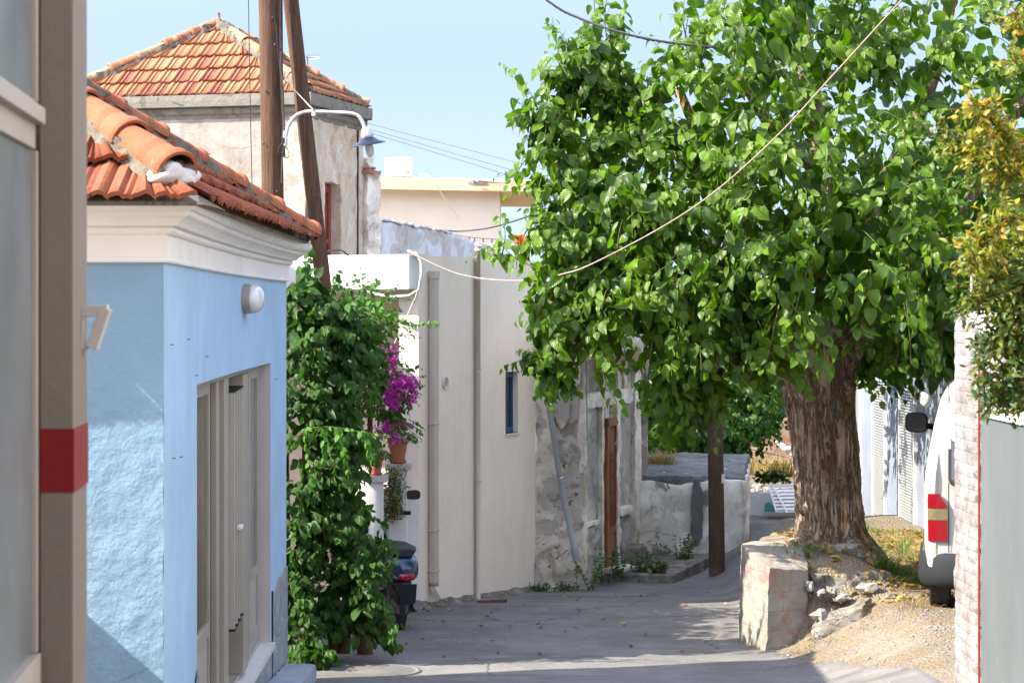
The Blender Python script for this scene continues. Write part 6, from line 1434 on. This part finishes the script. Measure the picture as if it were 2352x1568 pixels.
def inn(z):
    y = HY+(CH-VZ-z)*F/VY
    R = 2175 if y > 1160 else lerp(2158,2175,ss(1133,1165,y)); 
    if y > 1215: R = lerp(2175,2160,0)
    return gx(R,VY)-(VX-hw(z))
tl = lens(1133,1166,'taillight','tail_red',van,inn); lens(1167,1193,'clear_lens','tail_amber',tl,inn); lens(1194,1241,'lower_lens','tail_red',tl,inn)
# second light mirrored
mb = MB(); zs = [lerp(Zl(1241),Zl(1133),k/8) for k in range(9)]; rows = curved(mb, zs, [inn(z) for z in zs], [.11]*9)
for i,v_ in enumerate(mb.v): v_.x = 2*VX-v_.x
mb.f = [f[::-1] for f in mb.f]; mb.build('taillight', M['tail_red'], van)
mb = MB(); rows = []
for z,o in ((.24,.03),(.27,.06),(.33,.075),(.47,.07),(.50,.055),(.515,.02)):
    row = []
    for k in range(33):
        t = -1+2*k/32; a = abs(t)**7; x = VX+t*(.865+o*.6); yy = VY-o*(1-a*.5)-.02+a*.22; row.append(Vector((x,yy,VZ+z)))
    row = [Vector((VX-(.865+o*.6),VY+.9,VZ+z))]+row+[Vector((VX+(.865+o*.6),VY+.9,VZ+z))]; rows.append(row)
mb.grid(rows, smooth=True); mb.build('bumper', M['bumper'], van)
# rear window, seams, side windows
mb = MB()
def rrect(x0,x1,z0,z1,r,off):
    P = []
    for cx,cz,a0 in ((x1-r,z1-r,0),(x0+r,z1-r,90),(x0+r,z0+r,180),(x1-r,z0+r,270)):
        for k in range(7): a = math.radians(a0+15*k); P.append((cx+r*math.cos(a), cz+r*math.sin(a)))
    return [Vector((x, VY+rearx(z)-off, VZ+z)) for x,z in P]
xl = gx(2177,VY)
P = rrect(xl,2*VX-xl,Zl(1117),Zl(972),.07,.006); mb.v += P; mb.face(range(len(P))); mb.build('window_seal', M['black'], van)
mb = MB(); P = rrect(xl+.022,2*VX-xl-.022,Zl(1111),Zl(978),.055,.010); mb.v += P; mb.face(range(len(P))); mb.build('rear_window', m_plain('van_glass', (.05,.05,.045), .06, .8), van)
mb = MB()
for (z0,z1) in ((.52,1.09),(1.5,1.93)):
    rr = [[Vector((gx(2178,VY)+dx, VY+rearx(z)-.0035, VZ+z)) for dx in (-.004,.004)] for z in np.linspace(z0,z1,8)]; mb.grid(rr)
mb.build('hatch_seam', M['dark'], van)
for a,c in ((.5,1.9),(2.05,2.95)):
    mb = MB(); rows = [[sidept(z, y, .008) for y in np.linspace(a,c,8)] for z in np.linspace(1.2,1.72,8)]; mb.grid(rows, smooth=True); mb.build('side_window', m_plain('side_glass%d'%int(a*10), (.03,.035,.04), .06, .8), van)
mb = MB(); mb.tube([sidept(1.9,y,.006)+Vector((.03,0,.02)) for y in np.linspace(.1,2.9,14)], .014, 6); mb.build('roof_trim', M['black'], van)
for sx in (-1,1):
    for yy in (.55,3.35):
        c = Vector((VX+sx*.735, VY+yy, VZ+.315)); RM = Matrix.Rotation(math.pi/2,3,'Y')
        mb = MB(); prof = [(.20,-.085),(.27,-.09),(.30,-.088),(.318,-.075)]+[(.320-.008*(k%2),-.07+.14*k/10) for k in range(11)]+[(.318,.075),(.30,.088),(.27,.09),(.20,.085)]
        mb.lathe(prof, c, 56, M=RM); 
        for k in range(56):
            a = 2*math.pi*k/56
            if yy < 1: mb.box(c+Vector((random.choice((-.045,0,.045)),math.cos(a)*.318,math.sin(a)*.318)), (.03,.012,.012), 0)
        w = mb.build('wheel', M['black'], van)
        mb = MB(); mb.lathe([(0,.03),(.08,.05),(.16,.03),(.20,.075),(.20,-.075),(0,-.05)], c, 24, M=RM); mb.build('rim', M['metal'], w)
mb = MB(); mb.box((VX,VY+.9,VZ+.38),(1.5,1.4,.1)); mb.build('underbody', M['black'], van)
mb = MB(); cm = Vector((3.385-.115, VY+2.95, gz(970,20.8))); 
rows = []
for dy,s in ((0,.90),(.006,.97),(.04,1.0),(.10,.9),(.14,.55),(.15,.05)):
    rows.append([cm+Vector((.108*s*(abs(math.cos(t))**.55)*math.copysign(1,math.cos(t)), dy, .098*s*(abs(math.sin(t))**.6)*math.copysign(1,math.sin(t)))) for t in [2*math.pi*k/32 for k in range(32)]])
mb.grid(rows, smooth=True, closeu=True); mb.tube([cm+Vector((.07,.08,-.03)),Vector((VX-.80,VY+3.1,gz(985,20.6)))], .03, 8); mi_ = mb.build('side_mirror', M['black'], van)
mb = MB(); P = [cm+Vector((.095*(abs(math.cos(t))**.55)*math.copysign(1,math.cos(t)), -.001, .085*(abs(math.sin(t))**.6)*math.copysign(1,math.sin(t)))) for t in [2*math.pi*k/32 for k in range(32)]]; mb.v += P; mb.face(range(32)[::-1]); mb.build('mirror_glass', m_plain('mirror', (.06,.07,.07), .05, .9), mi_)

van.rotation_euler = (0,0,-math.radians(11.6))
# ================================================================ near right: painted brick pier and sheet metal gate
PX = 2.84; yf, yn = PX*F/(2192-CX), PX*F/(2247-CX)
pr = thing('brick_pier', 'white painted rough brick pier in front of the van, with rebar sticking out on top', 'pier', (PX+.15,(yf+yn)/2,H(PX,yn)))
mb = MB(); zt = gz(716,yn)+.0
def pwarp(p):
    q = p.copy(); e = ss(yn+.22, yn+.0, p.y)*(p.x < PX+.05)
    n_ = abs(fbm((0,p.y,p.z),7,3,2)); q.x += e*.10*max(0,n_*1.6-.12); q.x += .0022*math.cos(p.z/.075*6.283); return q
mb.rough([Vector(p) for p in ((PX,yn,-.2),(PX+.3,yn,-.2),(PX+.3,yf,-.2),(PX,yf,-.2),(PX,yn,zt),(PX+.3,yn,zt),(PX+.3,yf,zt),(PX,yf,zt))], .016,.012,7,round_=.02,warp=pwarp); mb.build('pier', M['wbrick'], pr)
mb = MB(); mb.rough([Vector(p) for p in ((PX+.0,11.0,gz(782,12.9)),(PX+.3,11.0,gz(782,12.9)),(PX+.3,yn-.005,gz(782,12.9)),(PX-.0,yn-.005,gz(782,12.9)),(PX,11.0,zt),(PX+.3,11.0,zt),(PX+.3,yn-.005,zt),(PX,yn-.005,zt))], .03,.012,7,round_=.02); mb.rough([Vector(p) for p in ((PX-.02,11.0,gz(776,12.9)),(PX,11.0,gz(776,12.9)),(PX,yn+.1,gz(776,12.9)),(PX-.02,yn+.1,gz(776,12.9)),(PX-.02,11.0,gz(770,12.9)),(PX,11.0,gz(770,12.9)),(PX,yn+.1,gz(770,12.9)),(PX-.02,yn+.1,gz(770,12.9)))], .03,.006,7)
mb.build('lintel_beam', M['whitewash'], pr)
for k,(px,y0,D) in enumerate(((2221,626,13.7),(2241,640,13.4),(2348,630,12.3))):
    mb = MB(); b_ = W(px,720,D); t_ = W(px-1,y0,D); mb.tube([Vector((b_.x+.03,D,zt-.05)),Vector((b_.x+.03,D,t_.z))], .0085, 8)
    for j in range(20): z = lerp(zt,t_.z,j/20); mb.tube([Vector((b_.x+.03,D,z)),Vector((b_.x+.03,D,z+.004))], .0105, 8)
    mb.build('rebar', M['whitewash'], pr)
gt = thing('metal_gate', 'grey galvanised sheet metal gate with a small framed window, at the right edge', 'gate', (PX+.02,12.5,H(PX,12.5)))
wz_0, wz_1 = gz(950,13.0), gz(800,13.0); y0_,y1_ = PX*F/(2345-CX), PX*F/(2267-CX)
mb = MB()
def gs(ya,yb,za,zb,x=.012): mb.hexa([(PX+x,ya,za),(PX+x+.02,ya,za),(PX+x+.02,yb,za),(PX+x,yb,za),(PX+x,ya,zb),(PX+x+.02,ya,zb),(PX+x+.02,yb,zb),(PX+x,yb,zb)])
gtop = gz(782,12.9)-.002
gs(10.6,y0_,.3,gtop); gs(y0_,y1_,.3,wz_0); gs(y0_,y1_,wz_1,gtop); gs(y1_,yn-.02,.3,gtop); mb.build('sheet', M['sheet'], gt)
mb = MB(); mb.hexa([(PX-.004,yn-.024,.3),(PX+.008,yn-.024,.3),(PX+.008,yn-.004,.3),(PX-.004,yn-.004,.3),(PX-.004,yn-.024,gtop),(PX+.008,yn-.024,gtop),(PX+.008,yn-.004,gtop),(PX-.004,yn-.004,gtop)]); mb.build('gate_edge', M['redpaint'], gt)
mb = MB(); gs(y0_-.02,y0_+.01,wz_0-.02,wz_1+.02,-.006); gs(y1_-.01,y1_+.02,wz_0-.02,wz_1+.02,-.006); gs(y0_+.01,y1_-.01,wz_0-.02,wz_0+.012,-.006); gs(y0_+.01,y1_-.01,wz_1-.012,wz_1+.02,-.006); fw_ = mb.build('window', M['white_slab'], gt)
mb = MB(); gs(y0_+.01,y1_-.01,wz_0+.012,wz_1-.012,.018); mb.build('pane', m_plain('tan_pane', (.33,.30,.25), .3, .5), fw_)

# ================================================================ shrub overhanging at the right edge, close to the camera
sb = thing('overhanging_shrub', 'out of focus shrub with small yellow green leaves hanging in from the right edge', 'shrub', (3.0,9.6,H(3.0,9.6)))
random.seed(51); tw = MB(); L = []
def twigs(P, D, n, sz, tint, sub=4, spread=.16):  # tint colours the upper twigs as sunlit yellow, the lower ones dark
    pts = spline([W(x,y,D+random.uniform(-.15,.15)) for x,y in P], 8); tw.tube(pts, [.006*(1-.6*i/len(pts)) for i in range(len(pts))], 5, caps=False)
    for i in range(n):
        q = random.random()**.8*(len(pts)-1.001); p = pts[int(q)].lerp(pts[int(q)+1], q%1); d = (rv(1)+Vector((-.3,0,0))).normalized()
        e = p+d*random.uniform(.04,spread); tw.tube([p,p.lerp(e,.5)+Vector((0,0,.006)),e], .0016, 3, caps=False)
        for k in range(sub):
            t = (k+1)/sub; b_ = p.lerp(e,t); L.append((b_, d+rv(.9), rv(.7)+Vector((-.3,-.4,.6)), sz*random.uniform(.7,1.2), min(1,max(0,random.gauss(tint,.22)))))
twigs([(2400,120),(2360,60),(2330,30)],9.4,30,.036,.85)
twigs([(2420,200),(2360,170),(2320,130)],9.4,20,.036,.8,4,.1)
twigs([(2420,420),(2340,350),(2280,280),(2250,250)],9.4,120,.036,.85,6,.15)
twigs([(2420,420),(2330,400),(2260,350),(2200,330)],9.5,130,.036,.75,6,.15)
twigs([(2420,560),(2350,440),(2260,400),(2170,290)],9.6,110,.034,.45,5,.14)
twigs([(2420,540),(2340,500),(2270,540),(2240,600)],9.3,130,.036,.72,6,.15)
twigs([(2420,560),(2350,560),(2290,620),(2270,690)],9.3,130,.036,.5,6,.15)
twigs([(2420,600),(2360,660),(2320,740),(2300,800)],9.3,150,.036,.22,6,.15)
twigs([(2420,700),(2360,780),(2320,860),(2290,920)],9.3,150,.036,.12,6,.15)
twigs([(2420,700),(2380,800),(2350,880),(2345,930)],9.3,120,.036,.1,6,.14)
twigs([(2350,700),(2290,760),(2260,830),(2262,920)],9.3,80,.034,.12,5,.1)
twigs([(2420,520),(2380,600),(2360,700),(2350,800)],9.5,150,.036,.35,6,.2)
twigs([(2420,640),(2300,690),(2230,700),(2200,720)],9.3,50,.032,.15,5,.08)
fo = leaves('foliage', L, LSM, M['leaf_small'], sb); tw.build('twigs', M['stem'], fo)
mb = MB(); limb([Vector((3.0,9.6,H(3,9.6)-.1)),Vector((2.95,9.5,1.6)),Vector((2.75,9.4,2.6)),Vector((2.5,9.4,3.3)),Vector((2.4,9.4,4.2))],.05,.02,mb,8,10,.2)
for y in (120,420,560,700): mb.tube([Vector((2.8,9.4,2.5)).lerp(Vector((2.4,9.4,4.2)), max(0,min(1,(700-y)/580))), W(2420,y,9.4)], .012, 6)
mb.build('trunk', M['stem'], sb)

# ================================================================ scooter
SCx, SCy = gx(925,19.9), 20.0; hdg = math.radians(19)
Rz = Matrix.Rotation(hdg,3,'Z')      # local: +y forward, +x right
sz0 = -.01
def S(x,y,z): return Vector((SCx,SCy,sz0))+Rz@Vector((x,y,z))
sc = thing('scooter', 'dark blue motor scooter parked behind the vine with its back to the road', 'scooter', (SCx,SCy,sz0))
def swheel(y, r, name='wheel'):
    mb = MB(); Mx = Rz@Matrix.Rotation(math.pi/2,3,'Y'); mb.lathe([(r*.62,-.05),(r*.8,-.058),(r*.95,-.045),(r,-.02),(r,.02),(r*.95,.045),(r*.8,.058),(r*.62,.05)], S(0,y,r), 40, M=Mx); w = mb.build(name, M['black'], sc)
    mb = MB(); mb.lathe([(0,-.05),(r*.15,-.05),(r*.2,-.03),(r*.55,-.02),(r*.62,-.045),(r*.62,.045),(r*.55,.02),(r*.2,.03),(0,.05)], S(0,y,r), 30, M=Mx); mb.build('rim', M['metal'], w)
swheel(.25,.235); swheel(1.45,.235)
def loft(mb, secs, n=20, pw=.7):
    rows = []
    for (y,z,w,h) in secs: rows.append([S(w*abs(math.cos(t))**pw*math.copysign(1,math.cos(t)), y+(0), z+h*abs(math.sin(t))**pw*math.copysign(1,math.sin(t))) for t in [2*math.pi*k/n for k in range(n)]])
    m0 = len(mb.v); mb.grid(rows, smooth=True, closeu=True); mb.face([m0+k for k in range(n)][::-1]); mb.face([m0+(len(rows)-1)*n+k for k in range(n)])
mb = MB(); loft(mb, [(-.12,.60,.03,.03),(-.09,.61,.09,.08),(-.02,.62,.14,.12),(.12,.62,.165,.15),(.35,.60,.17,.16),(.6,.55,.15,.16),(.78,.45,.12,.12)]); mb.build('rear_bodywork', M['scoot'], sc)
mb = MB(); loft(mb, [(-.05,.77,.09,.03),(.05,.79,.14,.045),(.35,.79,.155,.05),(.6,.77,.13,.05),(.75,.73,.08,.03)]); mb.build('seat', M['black'], sc)
mb = MB(); loft(mb, [(.75,.26,.17,.05),(1.0,.24,.18,.04),(1.15,.30,.19,.06),(1.22,.5,.2,.12)]); loft(mb, [(1.2,.35,.15,.1),(1.24,.6,.21,.25),(1.22,.85,.17,.16),(1.15,1.0,.1,.06)]); mb.build('leg_shield', M['scoot'], sc)
mb = MB(); loft(mb, [(1.02,1.03,.06,.04),(1.08,1.05,.12,.06),(1.16,1.05,.1,.06),(1.2,1.04,.04,.03)]); mb.build('handlebar_cowl', M['scoot'], sc)
mb = MB(); mb.tube([S(-.36,1.02,1.03),S(-.18,1.06,1.05),S(.18,1.06,1.05),S(.36,1.02,1.03)], .014, 10); mb.tube([S(.24,1.045,1.04),S(.37,1.02,1.03)], .02, 12); mb.tube([S(-.24,1.045,1.04),S(-.37,1.02,1.03)], .02, 12); mb.tube([S(.20,1.10,1.03),S(.30,1.12,1.0),S(.34,1.10,.97)], .007, 6); mb.build('handlebar', M['black'], sc)
for sx in (1,-1):
    mb = MB(); mb.tube(spline([S(.2*sx,1.05,1.06),S(.25*sx,1.06,1.14),S(.33*sx,1.07,1.19)],5), .008, 8)
    cm = S(.40*sx,1.08,1.20); rows = []
    for dy,s in ((-.012,.85),(-.008,1),(.02,1.0),(.04,.8),(.05,.1)): rows.append([cm+Rz@Vector((sx*.085*s*abs(math.cos(t))**.7*math.copysign(1,math.cos(t)), dy, (.045+.008*math.cos(t))*s*abs(math.sin(t))**.7*math.copysign(1,math.sin(t))+.012*math.cos(t)*0)) for t in [2*math.pi*k/24 for k in range(24)]])
    m0 = len(mb.v); mb.grid(rows, smooth=True, closeu=True); mb.face([m0+k for k in range(24)][::-1]); mb.build('mirror', M['black'], sc)
mb = MB(); loft(mb, [(-.135,.55,.05,.02),(-.12,.555,.08,.035),(-.06,.56,.09,.04)]); mb.build('taillight', M['tail_red'], sc)
mb = MB(); mb.hexa([S(-.075,-.15,.32),S(.075,-.15,.32),S(.075,-.142,.32),S(-.075,-.142,.32),S(-.075,-.19,.50),S(.075,-.19,.50),S(.075,-.182,.50),S(-.075,-.182,.50)]); mb.build('number_plate', M['bumper'], sc)
mb = MB(); loft(mb, [(-.14,.40,.06,.1),(-.05,.44,.07,.1),(.1,.49,.07,.05)]); mb.build('mudguard', M['black'], sc)
mb = MB(); loft(mb, [(.02,.24,.05,.04),(.1,.25,.11,.08),(.3,.25,.13,.1),(.6,.28,.12,.08)]); mb.tube([S(.13,.5,.2),S(.15,.2,.24),S(.14,-.02,.28)], [.03,.055,.05], 12); mb.tube([S(-.12,.1,.30),S(-.12,.0,.52)], .012, 6)
pts = [S(-.12+.02*math.cos(k*.9),.1-.1*k/50,.30+.22*k/50+.02*math.sin(k*.9)*.3) for k in range(50)]; mb.tube(pts, .005, 5); mb.build('engine', m_plain('cast_metal', (.12,.115,.11), .45, .5, metal=.5, var=.3, sc=20), sc)
mb = MB(); mb.tube([S(-.02,1.35,.25),S(-.02,1.28,.7)], .02, 8); mb.tube([S(.09,1.45,.235),S(.09,1.3,.55)], .02, 8); mb.tube([S(-.09,1.45,.235),S(-.09,1.3,.55)], .02, 8); mb.build('fork', M['metal'], sc)
